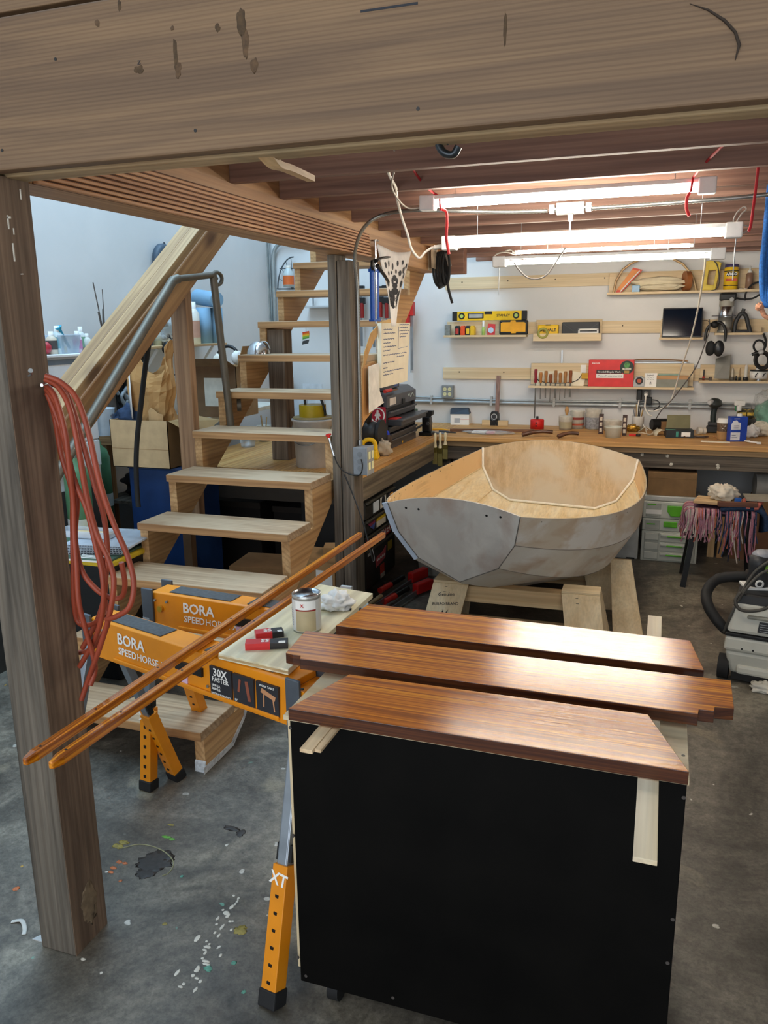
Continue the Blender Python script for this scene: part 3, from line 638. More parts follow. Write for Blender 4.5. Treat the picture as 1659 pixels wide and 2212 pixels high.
m = MB().hexa([(0, .02, 0), (.245, -.02, 0), (.25, .66, 0), (.025, .70, 0)], [(0, .02, .018), (.245, -.02, .018), (.25, .66, .018), (.025, .70, .018)])
part(pl, 'sheet', m, wood('#d9cfa8', '#efe8cc', 1, .3, .6), bevel=.001)
part(pl, 'ply_edge', MB().hexa([(-.0006, .0193, .005), (.245, -.0207, .005), (.245, -.0197, .005), (0, .0203, .005)], [(-.0006, .0193, .012), (.245, -.0207, .012), (.245, -.0197, .012), (0, .0203, .012)]), wood('#a98c5c', '#c9ae80', 0, 1, .7))
# long varnished rails
for lab, a, b_ in (('left of the two long thin varnished wooden strips lying across the sawhorses', (52, 1640), (778, 1152)), ('right of the two long thin varnished wooden strips lying across the sawhorses', (108, 1648), (828, 1152))):
    A, Bq = onz(a[0], a[1], .822), onz(b_[0], b_[1], .822); o = Vector((A.x, A.y, .803)); d = Bq-A; d.z = 0; L = d.length
    t = thing('varnished_strip', lab, 'strip', o, math.atan2(d.y, d.x), 'long varnished strips')
    part(t, 'rod', MB().add([(.03, -.0115, 0), (.03, .0115, 0), (0, .006, .003), (0, -.006, .003)]+[(.03, -.0115, .024), (.03, .0115, .024), (0, .006, .02), (0, -.006, .02)]+[(L, -.0115, 0), (L, .0115, 0), (L, .0115, .024), (L, -.0115, .024)],
         [(3,2,1,0),(7,4,5,6),(2,3,7,6),(3,0,4,7),(1,2,6,5),(0,1,9,8),(4,11,10,5),(0,8,11,4),(1,5,10,9),(8,9,10,11)]), VARN, bevel=.003)
    for x in (.05, .24, .50, .9, 1.3): part(t, 'screw_hole', MB().cyl((x, 0, .022), (x, 0, .0246), .0035, n=8), black)
# things on the plywood
zc = .821
p = onz(655, 1366, zc); r = .0445
can = thing('varnish_can', 'open topped steel varnish can with white and gold label on the plywood', 'can', p+Vector((0, r*.7, 0)))
part(can, 'body', MB().lathe([(0, 0), (r, 0), (r, .112), (r*1.02, .114), (r*.98, .118)], n=32), mat('#b9bbb6', .3, .6))
part(can, 'label', MB().lathe([(r+.0006, .006), (r+.0006, .108)], n=32), mat('#d6d5cf', .5, var=.05))
G = [[Vector(((r+.0012)*math.cos(a), (r+.0012)*math.sin(a), z)) for a in [math.radians(-112+7*i) for i in range(13)]] for z in (.008, .106)]
lab = part(can, 'label_panel', MB().sheet(G), mat('#b8a884', .45))
G = [[Vector(((r+.0018)*math.cos(a), (r+.0018)*math.sin(a), z)) for a in [math.radians(-112+7*i) for i in range(13)]] for z in (.078, .106)]
part(can, 'label_band', MB().sheet(G), whitep)
G = [[Vector(((r+.0020)*math.cos(a), (r+.0020)*math.sin(a), z)) for a in [math.radians(-112+7*i) for i in range(13)]] for z in (.074, .0785)]
part(can, 'label_stripe', MB().sheet(G), dkred)
for i in range(7):
    z = .07-.008*i; G = [[Vector(((r+.0014)*math.cos(a), (r+.0014)*math.sin(a), zz)) for a in [math.radians(-165+5*k) for k in range(8)]] for zz in (z, z+.003)]
    part(can, 'fine_print', MB().sheet(G), mat('#8f93a3', .6))
part(can, 'rim', MB().lathe([(r*.98, .118), (r*1.03, .121), (r*.93, .121), (r*.88, .114), (r*.82, .117), (0, .116)], n=32), chrome)
text(can, 'lettering', 'X', red, (r*math.cos(-1.45)*1.06, r*math.sin(-1.45)*1.06, .092), (-math.sin(-1.45), math.cos(-1.45), 0), (0, 0, 1), .014, bold=.03)
p = onz(722, 1318, zc)
solo('paper_rag', 'crumpled white paper rag beside the varnish can', 'rag', MB().blob((0, 0, .018), (.055, .06, .034), .5, 2.6, 5, 40, 24, -.016), mat('#f2f2f0', .85, var=.03, scale=30), p+Vector((0, .03, 0)))
for i, (px, py, rz, lab) in enumerate(((577, 1398, .42, 'red and black carton lying nearer on the plywood'), (582, 1375, .62, 'black and red carton lying behind the other one on the plywood'))):
    p = onz(px, py, zc); L = .125 if i == 0 else .085
    t = thing('blade_carton', lab, 'carton', p, rz)
    part(t, 'box', B(-L/2, L/2, -.019, .019, 0, .020), mat('#2a2728', .4), bevel=.001)
    part(t, 'red_band', B(-L/2-.0004, L*.08, -.0195, .0195, -.0002, .0205), mat('#c92a2c', .4))
    text(t, 'lettering', 'SS', whitep, (-.005, 0, .0206), (1, 0, 0), (0, 1, 0), .028, bold=.02)
    part(t, 'white_tag', B(L*.28, L*.44, -.019, -.004, .0195, .0206), whitep)
# ================================================================== tube lights, wiring and things under the loft
tube_on = mat('#fff5e3', .4, emit=TUBE_POWER, var=.0)
capm = mat('#cfd0d0', .5)
def light(label, p0, p1, Y, zoff=0, r=.0135, caps=.05, house=True):
    a, b = ony(p0[0], p0[1], Y), ony(p1[0], p1[1], Y); z = (a.z+b.z)/2+zoff; L = b.x-a.x
    t = thing('tube_light', label, 'light', (a.x, Y, z), 0, 'tube lights under the loft')
    part(t, 'tube', MB().cyl((caps, 0, 0), (L-caps, 0, 0), r, n=14), tube_on)
    if house:
        part(t, 'housing', B(.0, L, -.020, .020, .018, .034), capm, bevel=.003)
        for q in (.12, .88): part(t, 'hanger', MB().cyl((L*q, 0, .03), (L*q, 0, 2.44-z), .0015, n=6), steel)
        for s in (0, 1):
            x = s*(L-caps); part(t, 'end_cap', B(x-.012*(1-s), x+caps+.012*s, -.026, .026, -.022, .036), capm, bevel=.005)
    else:
        for s in (0, 1): part(t, 'end_cap', MB().cyl((s*L-.01, 0, 0), (s*L+.012 if s == 0 else s*L+.01, 0, 0), r*1.15, n=12), capm)
        for q in (.2, .8): part(t, 'hanger', MB().cyl((L*q, 0, .008), (L*q, 0, max(.03, 2.44-z)), .003, n=6), steel)
    return t, Vector((a.x, Y, z)), L
L1 = light('nearest glowing tube light, the one hung by red cords at both ends', (915, 446), (1540, 402), 3.30)
L2 = light('second glowing tube light, with grey caps, just below the junction box', (962, 528), (1596, 503), 3.50)
L3 = light('thin glowing tube in the far group under the joists, upper one', (1110, 545), (1494, 530), 5.62, 0, .011, .0, False)
L4 = light('thin glowing tube in the far group under the joists, lower one', (1140, 553), (1524, 545), 5.42, 0, .011, .0, False)
L5 = light('lowest glowing tube light with grey caps, nearest the back wall shelves', (1070, 570), (1562, 549), 4.60, 0, .012, .06)
def wire(name, label, pts, r, m, cat='cord', n=5, group=None, cl=False):
    return solo(name, label, cat, MB().tube(cr(pts, n, cl), r, 8, cl), m, group=group)
redc = mat('#b3202b', .7)
def pt(x, y, Y): return ony(x, y, Y)
wire('red_lashing', 'red cord slanting up to the joist from the left end of the nearest tube light', [pt(862, 322, 2.72), pt(880, 345, 2.85), pt(905, 385, 3.05), pt(930, 412, 3.25), pt(948, 425, 3.29), pt(950, 440, 3.275), pt(952, 455, 3.275)], .0045, redc)
wire('red_lashing', 'short red cord tail dangling from the left end of the nearest tube light', [pt(955, 452, 3.29), pt(964, 458, 3.285), pt(966, 480, 3.28), pt(964, 510, 3.28), pt(968, 540, 3.28), pt(970, 549, 3.28)], .006, mat('#d8383c', .7))
wire('red_lashing', 'red cord slanting up to the joist from the right end of the nearest tube light', [pt(1592, 276, 2.72), pt(1570, 305, 2.85), pt(1530, 345, 3.05), pt(1500, 380, 3.27), pt(1496, 392, 3.27), pt(1492, 415, 3.27)], .0045, redc)
wire('red_lashing', 'short red cord tail dangling from the right end of the nearest tube light', [pt(1490, 416, 3.275), pt(1484, 428, 3.27), pt(1483, 450, 3.27), pt(1489, 467, 3.27)], .006, mat('#d8383c', .7))
wire('red_lashing', 'dark red cord hanging near the right edge of the picture', [pt(1646, 240, 3.1), pt(1643, 310, 3.2), pt(1634, 395, 3.3), pt(1627, 450, 3.3), pt(1622, 485, 3.3), pt(1617, 500, 3.3)], .005, redc)
wcm = mat('#f0ebe0', .5)
wire('light_cord', 'white zigzag power cord drooping from the joists to the second tube light', [pt(850, 318, 2.68), pt(842, 345, 2.75), pt(840, 375, 2.9), pt(855, 405, 3.05), pt(858, 430, 3.2), pt(868, 470, 3.4), pt(880, 505, 3.45), pt(888, 535, 3.5), pt(905, 557, 3.5), pt(918, 545, 3.5), pt(932, 536, 3.5), pt(948, 533, 3.5), pt(958, 531, 3.5)], .0055, wcm)
wire('light_cord', 'thin pale cord joining the white zigzag cord to the nearest tube light', [pt(850, 318, 2.66), pt(856, 350, 2.75), pt(846, 395, 2.95), pt(852, 418, 3.1), pt(868, 440, 3.2), pt(885, 450, 3.27), pt(912, 448, 3.3)], .0035, mat('#a89f95', .5))
solo('cord_plug', 'pale plug on the end of the zigzag cord beside the second tube light', 'plug', MB().cyl(pt(938, 535, 3.5), pt(962, 531, 3.5), .011, .009, 10), mat('#b9b7b0', .5))
# junction box with three receptacles, plug below
q = ony(1232, 450, 3.46); jb = thing('junction_box', 'galvanised ceiling box with three round receptacles under the joists', 'junction box', q)
part(jb, 'box', B(-.055, .055, -.02, .02, -.022, .022), mat('#a8acac', .35, .6), bevel=.003)
for i in (-1, 0, 1):
    c = part(jb, 'receptacle', MB().cyl((i*.034, -.020, 0), (i*.034, -.0225, 0), .0155, n=18), mat('#c9cccc', .4)); part(c, 'slot', MB().bx(i*.034-.006, i*.034-.004, -.0235, -.022, -.005, .005).bx(i*.034+.004, i*.034+.006, -.0235, -.022, -.005, .005), black)
for s in (-1, 1): part(jb, 'clamp', MB().cyl((s*.055, 0, 0), (s*.085, 0, 0), .011, n=10).bx(s*.072-.01, s*.072+.01, -.012, .012, -.016, .016), steel)
part(jb, 'plug', MB().cyl((.002, -.005, -.022), (.002, -.005, -.05), .012, .009, 10).cyl((.002, -.005, -.05), (.002, -.005, -.085), .004, n=8), capm)
flex = mat('#9a9c9a', .35, .8)
def flexc(name, label, pts, r=.0095):
    P = cr(pts, 14); rr = [r*(1+.10*(i % 2)) for i in range(len(P))]
    return solo(name, label, 'conduit', MB().tube(P, rr, 8), flex)
def flexlong(pts, r, name, label):
    P = []; Q = cr(pts, 10); L = sum((Q[i+1]-Q[i]).length for i in range(len(Q)-1)); n = int(L/.007); acc = 0; k = 0; out = []
    seg = [(Q[i+1]-Q[i]).length for i in range(len(Q)-1)]
    for i in range(n):
        s = i*.007
        while k < len(seg)-1 and acc+seg[k] < s: acc += seg[k]; k += 1
        out.append(Q[k].lerp(Q[k+1], min(1, (s-acc)/seg[k])))
    return solo(name, label, 'conduit', MB().tube(out, [r*(1.12 if i % 2 else .92) for i in range(len(out))], 6), flex)
flexlong([(-1.499, 3.93, 1.16), (-1.499, 3.93, 1.5), (-1.499, 3.93, 1.9), ony(766, 560, 3.86), ony(776, 510, 3.75), ony(800, 478, 3.70), ony(835, 462, 3.7), ony(880, 455, 3.6), ony(912, 454, 3.52), ony(1000, 456, 3.47), ony(1100, 458, 3.46), ony(1190, 455, 3.46)], .0085, 'flexible_conduit', 'ribbed metal conduit climbing the grey post and curving along the joists')
flexlong([ony(1275, 450, 3.46), ony(1370, 444, 3.47), ony(1480, 436, 3.48), ony(1580, 428, 3.49), ony(1700, 416, 3.5)], .0085, 'flexible_conduit', 'ribbed metal conduit running right from the ceiling junction box')
# outlet box on the grey post
ob = thing('outlet_box', 'grey metal box with four cream sockets on the side of the grey post', 'outlet', (-1.512, 3.90, .985))
part(ob, 'box', B(.0, .075, -.045, .055, 0, .145), gray, bevel=.003)
part(ob, 'cover', B(.075, .080, -.048, .058, -.003, .148), mat('#8d9296', .4), bevel=.002)
for z in (.045, .102):
    for y in (-.018, .028): part(ob, 'socket', MB().bx(.080, .0835, y-.014, y+.014, z-.02, z+.02), mat('#e4dfae', .5), bevel=.004)
for x in (.025,):
    for z in (.035, .072, .11): part(ob, 'knockout', MB().cyl((x+.012, -.0455, z), (x+.012, -.0465, z), .014, n=18), mat('#6f7478', .45))
part(ob, 'connector', MB().cyl((.013, .03, .145), (.013, .03, .175), .013, n=12), steel)
# cord on the grey post: red blow gun tip and black cable
bg = thing('air_nozzle', 'red tipped air nozzle hanging on the grey post', 'nozzle', ony(712, 940, 3.82))
o_ = Vector(bg.location)
part(bg, 'body', MB().tube([ony(711, 946, 3.82)-o_, ony(716, 965, 3.82)-o_, ony(722, 985, 3.82)-o_], .007, 8), chrome)
part(bg, 'tip', MB().cyl(ony(708, 937, 3.82)-o_, ony(711, 948, 3.82)-o_, .010, .006, 10).cyl(ony(704, 941, 3.82)-o_, ony(715, 938, 3.82)-o_, .005, n=8), red)
wire('black_cable', 'thin black cable looping round the front of the grey post', [ony(x, y, 3.84) for x, y in ((722, 984), (728, 1000), (740, 1016), (757, 1025), (774, 1027), (781, 1020), (783, 1005), (780, 992))], .0035, black)
wire('black_strap', 'straight black cord running from the grey post down over the sticker covered chest', [ony(744, 1025, 3.83), ony(760, 1062, 3.8), ony(780, 1115, 3.75), ony(790, 1150, 3.72), ony(800, 1190, 3.7), ony(806, 1212, 3.7)], .004, black)
wire('bent_wire', 'bent steel wire hook dangling against the sticker covered chest', [ony(804, 1185, 3.72), ony(808, 1200, 3.72), ony(809, 1210, 3.72), ony(806, 1213, 3.72)], .0015, steel)
# hook under the front beam, wood scrap
hk = ony(962, 296, 1.66)
solo('ceiling_hook', 'dark metal hook screwed under the big front beam', 'hook', MB().tube(cr([(0, 0, .02), (.0, .0, -.005), (.012, .0, -.022), (.03, 0, -.026), (.04, 0, -.012)], 5), [.013]*12+[.012]*9, 10, flat=.6).cyl((.006, -.004, .006), (.022, -.006, -.006), .004, n=8), mat('#3c4247', .35, .7), (hk.x-.012, 1.655, 2.105))
sc_ = [onz(x, y, 2.09) for x, y in ((555, 328), (590, 325), (676, 385), (668, 390))]
a, b_ = ony(572, 330, 1.62), ony(672, 386, 1.95)
m = MB(); pts = cr([a, a.lerp(b_, .2)+Vector((0, 0, -.012)), a.lerp(b_, .45)+Vector((0, 0, -.006)), b_], 5)
w = [.026]*7+[.022]*9
m2 = MB()
for i in range(len(pts)-1): m2.bar(pts[i], pts[i+1], .034-.001*i, .014)
solo('wood_offcut', 'pale curved wood offcut tucked behind the front beam', 'offcut', m2, pine[1])
# beam hung tools: caulking gun, pennant cloth
cg = thing('caulking_gun', 'blue framed caulking gun hanging from the side beam', 'caulking gun', (-1.485, 4.13, 1.78))
part(cg, 'frame', MB().tube([(.005, -.03, .0), (.005, -.03, .27)], .013, 8).tube([(.005, .045, .0), (.005, .045, .25)], .013, 8).bx(-.01, .02, -.045, .06, -.008, .002).bx(-.01, .02, -.045, .06, .245, .26), mat('#1f57b5', .4))
part(cg, 'rod', MB().cyl((.012, .005, -.02), (.012, .005, .40), .006, n=8).cyl((.012, .005, .40), (.012, .005, .408), .022, n=14).cyl((.012, .02, .06), (.012, .02, .38), .004, n=6), chrome)
part(cg, 'handle', MB().tube(cr([(.02, -.02, .30), (.03, .06, .32), (.03, .20, .335)], 5), [.02, .018, .016, .014, .013, .013, .013, .013, .012, .010, .006], 8, flat=.5).tube(cr([(.02, .0, .28), (.03, .08, .24), (.03, .17, .20)], 5), [.018, .017, .016, .014, .012, .012, .012, .011, .011, .009, .006], 8, flat=.5).tube(cr([(.015, -.05, .30), (.015, -.055, .27), (.015, -.03, .25)], 4), .009, 8), black)
pn = thing('cloth_pennant', 'white tapered cloth printed with black animal skull pattern hanging from the side beam', 'cloth', (-1.470, 4.16, 1.75))
o_ = Vector(pn.location)
def pf(u, v):   # u across, v down
    a, b_ = onx(814, 527, -1.47), onx(887, 543, -1.47); tip = onx(851, 705, -1.47)
    k = [1, .92, .84, .74, .62, .5, .4, .3, .22, .16, .10]; i = min(9, int(v*10)); w = k[i]+(k[i+1]-k[i])*(v*10-i)
    top = a.lerp(b_, u); cx = a.lerp(b_, .5).lerp(tip, v); hw = (b_-a)*.5*w
    sag = -.02*math.sin(math.pi*u)*(1-v)
    p = cx + hw*(2*u-1) + Vector((.006*math.sin(9*u+4*v), 0, sag if v < .3 else 0)); return p-o_
G = [[pf(j/10, i/16) for j in range(11)] for i in range(17)]
part(pn, 'cloth', MB().sheet(G), mat('#f6f2ee', .85, var=.08), solid=.002)
pb = MB()
def bl_(u, v, ru, rv):
    ru *= 1.35 if ru < .09 else 1; rv *= 1.35 if ru < .09 else 1
    A = [pf(u+ru*math.cos(k*math.pi/5), v+rv*math.sin(k*math.pi/5))+Vector((.0028, 0, 0)) for k in range(10)]; pb.add(A, [tuple(range(10))])
for u, v, ru, rv in ((.5, .58, .30, .05), (.5, .66, .34, .045), (.3, .70, .14, .05), (.7, .70, .14, .05), (.5, .55, .17, .045), (.5, .62, .22, .06), (.33, .66, .10, .08), (.67, .66, .10, .08), (.5, .48, .10, .04), (.36, .745, .09, .028), (.62, .745, .09, .028), (.17, .45, .07, .05), (.84, .45, .07, .05), (.2, .58, .06, .04), (.82, .58, .05, .04), (.15, .22, .03, .03), (.3, .18, .02, .03), (.45, .2, .02, .035), (.55, .27, .02, .03), (.68, .3, .04, .04), (.8, .25, .03, .035), (.9, .2, .03, .03), (.4, .3, .02, .03), (.27, .32, .03, .03), (.6, .15, .02, .03), (.74, .14, .02, .025), (.5, .38, .05, .03), (.42, .42, .03, .03), (.58, .42, .03, .03), (.88, .34, .03, .03)):
    bl_(u, v, ru, rv)
part(pn, 'print', pb, ink)
# black cable coil hung at the end of the side beam
cc = thing('cable_coil', 'black power cable coil hanging at the far end of the side beam', 'cable', ony(955, 570, 5.3))
o_ = Vector(cc.location); m = MB()
for k in range(5):
    m.tube(cr([ony(948+4*k+12*math.cos(a)*(1-.1*k), 582+36*math.sin(a)-k, 5.3-.02*k)-o_ for a in [i*math.pi/5 for i in range(10)]], 4, True), .008, 6, True)
m.tube(cr([ony(x, y, 5.25)-o_ for x, y in ((960, 590), (965, 605), (970, 630), (977, 655))], 4), .009, 6)
part(cc, 'coil', m, rubber); part(cc, 'plug', MB().bar(ony(964, 545, 5.24)-o_, ony(972, 575, 5.24)-o_, .03, .02), mat('#7a7268', .5), bevel=.003)
part(cc, 'tie', MB().cyl(ony(952, 612, 5.25)-o_, ony(956, 620, 5.25)-o_, .03, n=12), black)
solo('striped_board', 'small board with diagonal stripes fixed to the end of the side beam', 'sign', MB().add([onx(x, y, -1.46) for x, y in ((932, 530), (944, 533), (945, 583), (933, 578))], [(0, 1, 2, 3)]), mat('#b9a78f', .7, var=.5, scale=9), solid=.006)
# cords around the far lights
wire('light_cord', 'thin tangled cord beside the right cap of the second tube light', [ony(x, y, 3.5) for x, y in ((1572, 498), (1590, 480), (1602, 462), (1612, 452), (1606, 447), (1590, 462), (1585, 480), (1600, 485), (1618, 490), (1612, 500), (1598, 505))], .0028, mat('#9a938c', .5))
part(L5[0], 'power_cord', MB().tube([p-L5[1] for p in cr([ony(x, y, 4.55) for x, y in ((1110, 567), (1120, 582), (1140, 600), (1165, 602), (1185, 590), (1205, 560), (1222, 535))], 5)], .004, 8), mat('#8a8581', .5))
part(L5[0], 'power_cord', MB().tube([p-L5[1] for p in cr([ony(x, y, 4.65) for x, y in ((1082, 569), (1070, 566), (1066, 558), (1075, 548), (1095, 545), (1115, 550), (1104, 540), (1092, 542))], 5)], .004, 8), mat('#bdb8ae', .5))
part(L5[0], 'pull_chain', MB().tube([p-L5[1] for p in cr([ony(x, y, 4.6) for x, y in ((1079, 564), (1078, 600), (1077, 638))], 5)], .0022, 8), steel)
part(L2[0], 'pull_chain', MB().tube([p-L2[1] for p in cr([ony(x, y, 3.5) for x, y in ((1590, 515), (1587, 545), (1583, 600), (1582, 605))], 5)], .0022, 8), steel)
wire('light_cord', 'long white cord running from the lowest tube light down to the bench wall socket', [ony(x, y, Y) for x, y, Y in ((1522, 545, 4.7), (1523, 570, 4.9), (1515, 625, 5.4), (1505, 680, 5.8), (1490, 740, 6.2), (1470, 800, 6.6), (1455, 850, 6.8), (1445, 872, 6.85), (1430, 882, 6.9), (1412, 888, 6.92), (1400, 887, 6.93))], .0055, wcm)
wire('black_cable', 'dark cable hanging from the headphones shelf down to the bench', [ony(x, y, 6.8) for x, y in ((1532, 690), (1533, 712), (1522, 745), (1505, 790), (1478, 830), (1450, 865), (1430, 885), (1417, 905))], .004, mat('#4a4540', .5))
# orange extension cord on the left post
cordm = mat('#94402a', .45)
ec = thing('extension_cord', 'orange extension cord coiled and hung on the left foreground post', 'cord', ony(104, 830, 1.63))
o_ = Vector(ec.location)
S = [[(98, 812), (130, 825), (165, 860), (190, 930), (215, 1040), (245, 1130), (275, 1200), (289, 1260), (280, 1310), (255, 1330), (230, 1338)],
     [(98, 820), (125, 835), (150, 880), (168, 960), (185, 1060), (208, 1150), (235, 1210), (246, 1260), (236, 1330), (215, 1400), (190, 1470), (176, 1512)],
     [(98, 830), (120, 860), (140, 930), (150, 1010), (158, 1080), (160, 1150), (165, 1220), (170, 1300), (185, 1360), (202, 1420), (205, 1450), (195, 1480)],
     [(100, 840), (125, 880), (142, 960), (162, 1040), (187, 1100), (207, 1180), (222, 1250), (222, 1320), (205, 1380), (172, 1440)],
     [(102, 850), (130, 920), (150, 1000), (166, 1080), (162, 1160), (176, 1230), (205, 1270), (235, 1290), (262, 1290), (270, 1260), (262, 1215)],
     [(102, 845), (118, 900), (132, 980), (155, 1060), (157, 1130), (158, 1210), (160, 1300), (170, 1345), (200, 1348), (230, 1325)],
     [(100, 816), (118, 822), (140, 850), (158, 910), (176, 1000), (190, 1080), (215, 1190), (228, 1260), (214, 1330), (178, 1400)],
     [(110, 828), (140, 846), (160, 890), (180, 960), (205, 1050), (225, 1120), (232, 1200), (226, 1280), (232, 1340), (228, 1360), (200, 1400), (172, 1410)]]
for k, s in enumerate(S):
    part(ec, 'loop', MB().tube(cr([ony(x, y, 1.60+.012*k+.010*math.sin(i*1.3+k))-o_ for i, (x, y) in enumerate(s)], 6), .0072, 8), cordm)
part(ec, 'hanger_nail', MB().cyl(ony(90, 832, 1.60)-o_, ony(112, 826, 1.66)-o_, .004), steel)
# blue rope and pink knot at the right edge
rp = thing('blue_rope', 'blue braided rope bundle hanging at the right edge of the picture', 'rope', ony(1655, 600, 3.6))
o_ = Vector(rp.location); m = MB()
for k in range(4):
    m.tube(cr([Vector((ony(1652+6*k, 520, 3.6).x, 3.6+.02*k, 2.27))-o_, ony(1652+6*k, 520, 3.6+.02*k)-o_, ony(1646+6*k, 580, 3.6+.02*k)-o_, ony(1648+5*k, 640, 3.6)-o_, ony(1658+4*k, 660, 3.6)-o_, ony(1672+3*k, 640, 3.6)-o_], 6), .011, 8)
part(rp, 'strand', m, mat('#2a69b5', .8, var=.3, scale=160))
part(rp, 'pink_knot', MB().blob(ony(1641, 663, 3.6)-o_, (.016, .016, .014), .4, 3, 2).tube(cr([ony(1645, 668, 3.6)-o_, ony(1652, 682, 3.6)-o_, ony(1668, 690, 3.6)-o_], 5), .009, 8).tube([ony(1646, 655, 3.6)-o_, ony(1652, 646, 3.6)-o_], .008, 8), mat('#c98f70', .8, var=.3, scale=120))
# ================================================================== back wall: conduits, cleats, shelves and what stands on them
def wbox(p, name, x0, y0, x1, y1, Yf, dep, m, bevel=0, label=None):   # a box whose front face fills the given outline at depth Yf
    a, b, z0, z1 = rect(x0, y0, x1, y1, Yf); return part(p, name, B(a, b, Yf, Yf+dep, z0, z1), m, label, bevel=bevel)
def wsolo(name, label, cat, x0, y0, x1, y1, Yf, dep, m, bevel=.002, group=None):
    a, b, z0, z1 = rect(x0, y0, x1, y1, Yf); return solo(name, label, cat, B(0, b-a, 0, dep, 0, z1-z0), m, (a, Yf, z0), bevel=bevel, group=group)
for lab, l, r in (('top', (962, 616), (1655, 590)), ('middle', (1000, 710), (1655, 703)), ('bottom', (957, 805), (1655, 812))):
    a = ony(l[0], l[1], 7.03); z = (a.z+ony(r[0], r[1], 7.03).z)/2
    t = thing('wall_cleat', 'long plywood cleat strip on the back wall, the %s one of three' % lab, 'strip', (a.x, 7.03, z))
    part(t, 'strip', B(0, 1.55-a.x, 0, .019, -.05, .05), ply[0], bevel=.001)
    for i in range(5): part(t, 'screw', MB().cyl((.15+.4*i, -.001, .01), (.15+.4*i, .002, .01), .006, n=8), mat('#4a3d2c', .6))
for lab, yl, r in (('upper', 857, .009), ('lower', 867, .017)):
    a = ony(884, yl, 7.02); t = thing('wall_conduit', '%s metal conduit running along the back wall above the bench' % lab, 'conduit', (a.x, 7.03, a.z))
    part(t, 'pipe', MB().tube([(0, 0, 0), (.45, 0, -.012 if r < .01 else 0), (.9, 0, -.02 if r < .01 else 0), (1.8, 0, -.012 if r < .01 else 0), (3.6, 0, -.01 if r < .01 else 0)], r, 10), mat('#9fa3a3', .4, .4))
    for i in range(5): part(t, 'strap', B(.2+.55*i, .22+.55*i, -r-.003, .015, -r-.006, r+.006), mat('#b4b6b4', .5))
ob = thing('wall_outlet', 'grey four socket outlet box on the back wall left of the stick', 'outlet', ony(966, 846, 6.99)); o_ = Vector(ob.location)
part(ob, 'box', B(-.052, .052, 0, .055, -.055, .055), mat('#868b8c', .45), bevel=.003)
for i in (-1, 1):
    for j in (-1, 1):
        c = part(ob, 'socket', MB().cyl((i*.022, -.003, j*.022), (i*.022, .002, j*.022), .016, n=16), mat('#ddd9a8', .5)); part(c, 'slot', MB().bx(i*.022-.006, i*.022-.004, -.0036, 0, j*.022-.004, j*.022+.006).bx(i*.022+.004, i*.022+.006, -.0036, 0, j*.022-.004, j*.022+.006), black)
po = thing('wall_outlet', 'grey outlet box on the back wall full of black and white plugs', 'outlet', ony(1390, 852, 6.99))
part(po, 'box', B(-.055, .055, 0, .055, -.045, .06), mat('#55524d', .45), bevel=.003)
part(po, 'plug', B(-.05, -.012, -.05, 0, -.045, .045), black, bevel=.006); part(po, 'plug', MB().cyl((.02, 0, .01), (.02, -.045, .0), .018, .014, 12), white); part(po, 'plug', B(.015, .07, -.05, 0, -.075, -.02), black, bevel=.005)
part(po, 'cord', MB().tube(cr([(.02, -.045, 0), (.02, -.07, -.04), (.02, -.08, -.10), (.045, -.08, -.15), (.08, -.08, -.17)], 5), .006, 8), wcm)
part(po, 'cord', MB().tube(cr([(-.03, -.05, -.04), (-.04, -.06, -.12), (-.02, -.08, -.2), (.05, -.12, -.28)], 5), .005, 8), wcm)
part(po, 'cord', MB().tube(cr([(.07, -.03, -.04), (.12, -.05, -.05), (.13, -.06, -.09), (.08, -.06, -.13)], 5), .004, 8), black)
def shelf(label, bx, ly, Yb=6.992, dep=.10, lip=0):
    """backboard outline bx, ledge lower line ly"""
    t = thing('wall_shelf', label, 'shelf', (0, 0, 0)); a, b, z0, z1 = rect(bx[0], bx[1], bx[2], bx[3], Yb)
    t.location = (a, Yb, z0); w = b-a; zl = ony(bx[0], ly, Yb-dep).z-z0
    part(t, 'backboard', B(0, w, 0, .018, 0, z1-z0), ply[0], bevel=.001)
    part(t, 'ledge', B(-.006, w+.006, -dep, 0, zl, zl+.018), ply[0], bevel=.001)
    if lip: part(t, 'lip', B(-.006, w+.006, -dep-.014, -dep, zl, zl+lip), ply[0], bevel=.001)
    return t, zl+z0+.018, Yb-dep
s1, z_1, yf1 = shelf('plywood wall shelf holding tape measures and the yellow level', (966, 694, 1139, 726), 729)
s2, z_2, yf2 = shelf('plywood wall shelf with a front lip in the middle of the wall', (1158, 690, 1300, 735), 737, lip=.062)
s3, z_3, yf3 = shelf('long plywood wall shelf with the chisel rack and red case', (1147, 785, 1498, 832), 838)
s4, z_4, yf4 = shelf('long plywood wall shelf at the top right, crowded with bottles and cloth', (1316, 586, 1660, 634), 637)
s5, z_5, yf5 = shelf('small plywood wall shelf carrying the black tablet', (1427, 688, 1518, 730), 734)
s6, z_6, yf6 = shelf('plywood wall shelf carrying the router', (1545, 706, 1645, 722), 724)
s7, z_7, yf7 = shelf('plywood wall shelf with drill bits standing in holes', (1512, 788, 1656, 824), 827)
def on(px, Yf, z):   # floor spot of an item on a ledge
    p = ony(px, 720, Yf); return Vector((p.x, Yf, z))
def px2x(px, Y, py=720): return ony(px, py, Y).x
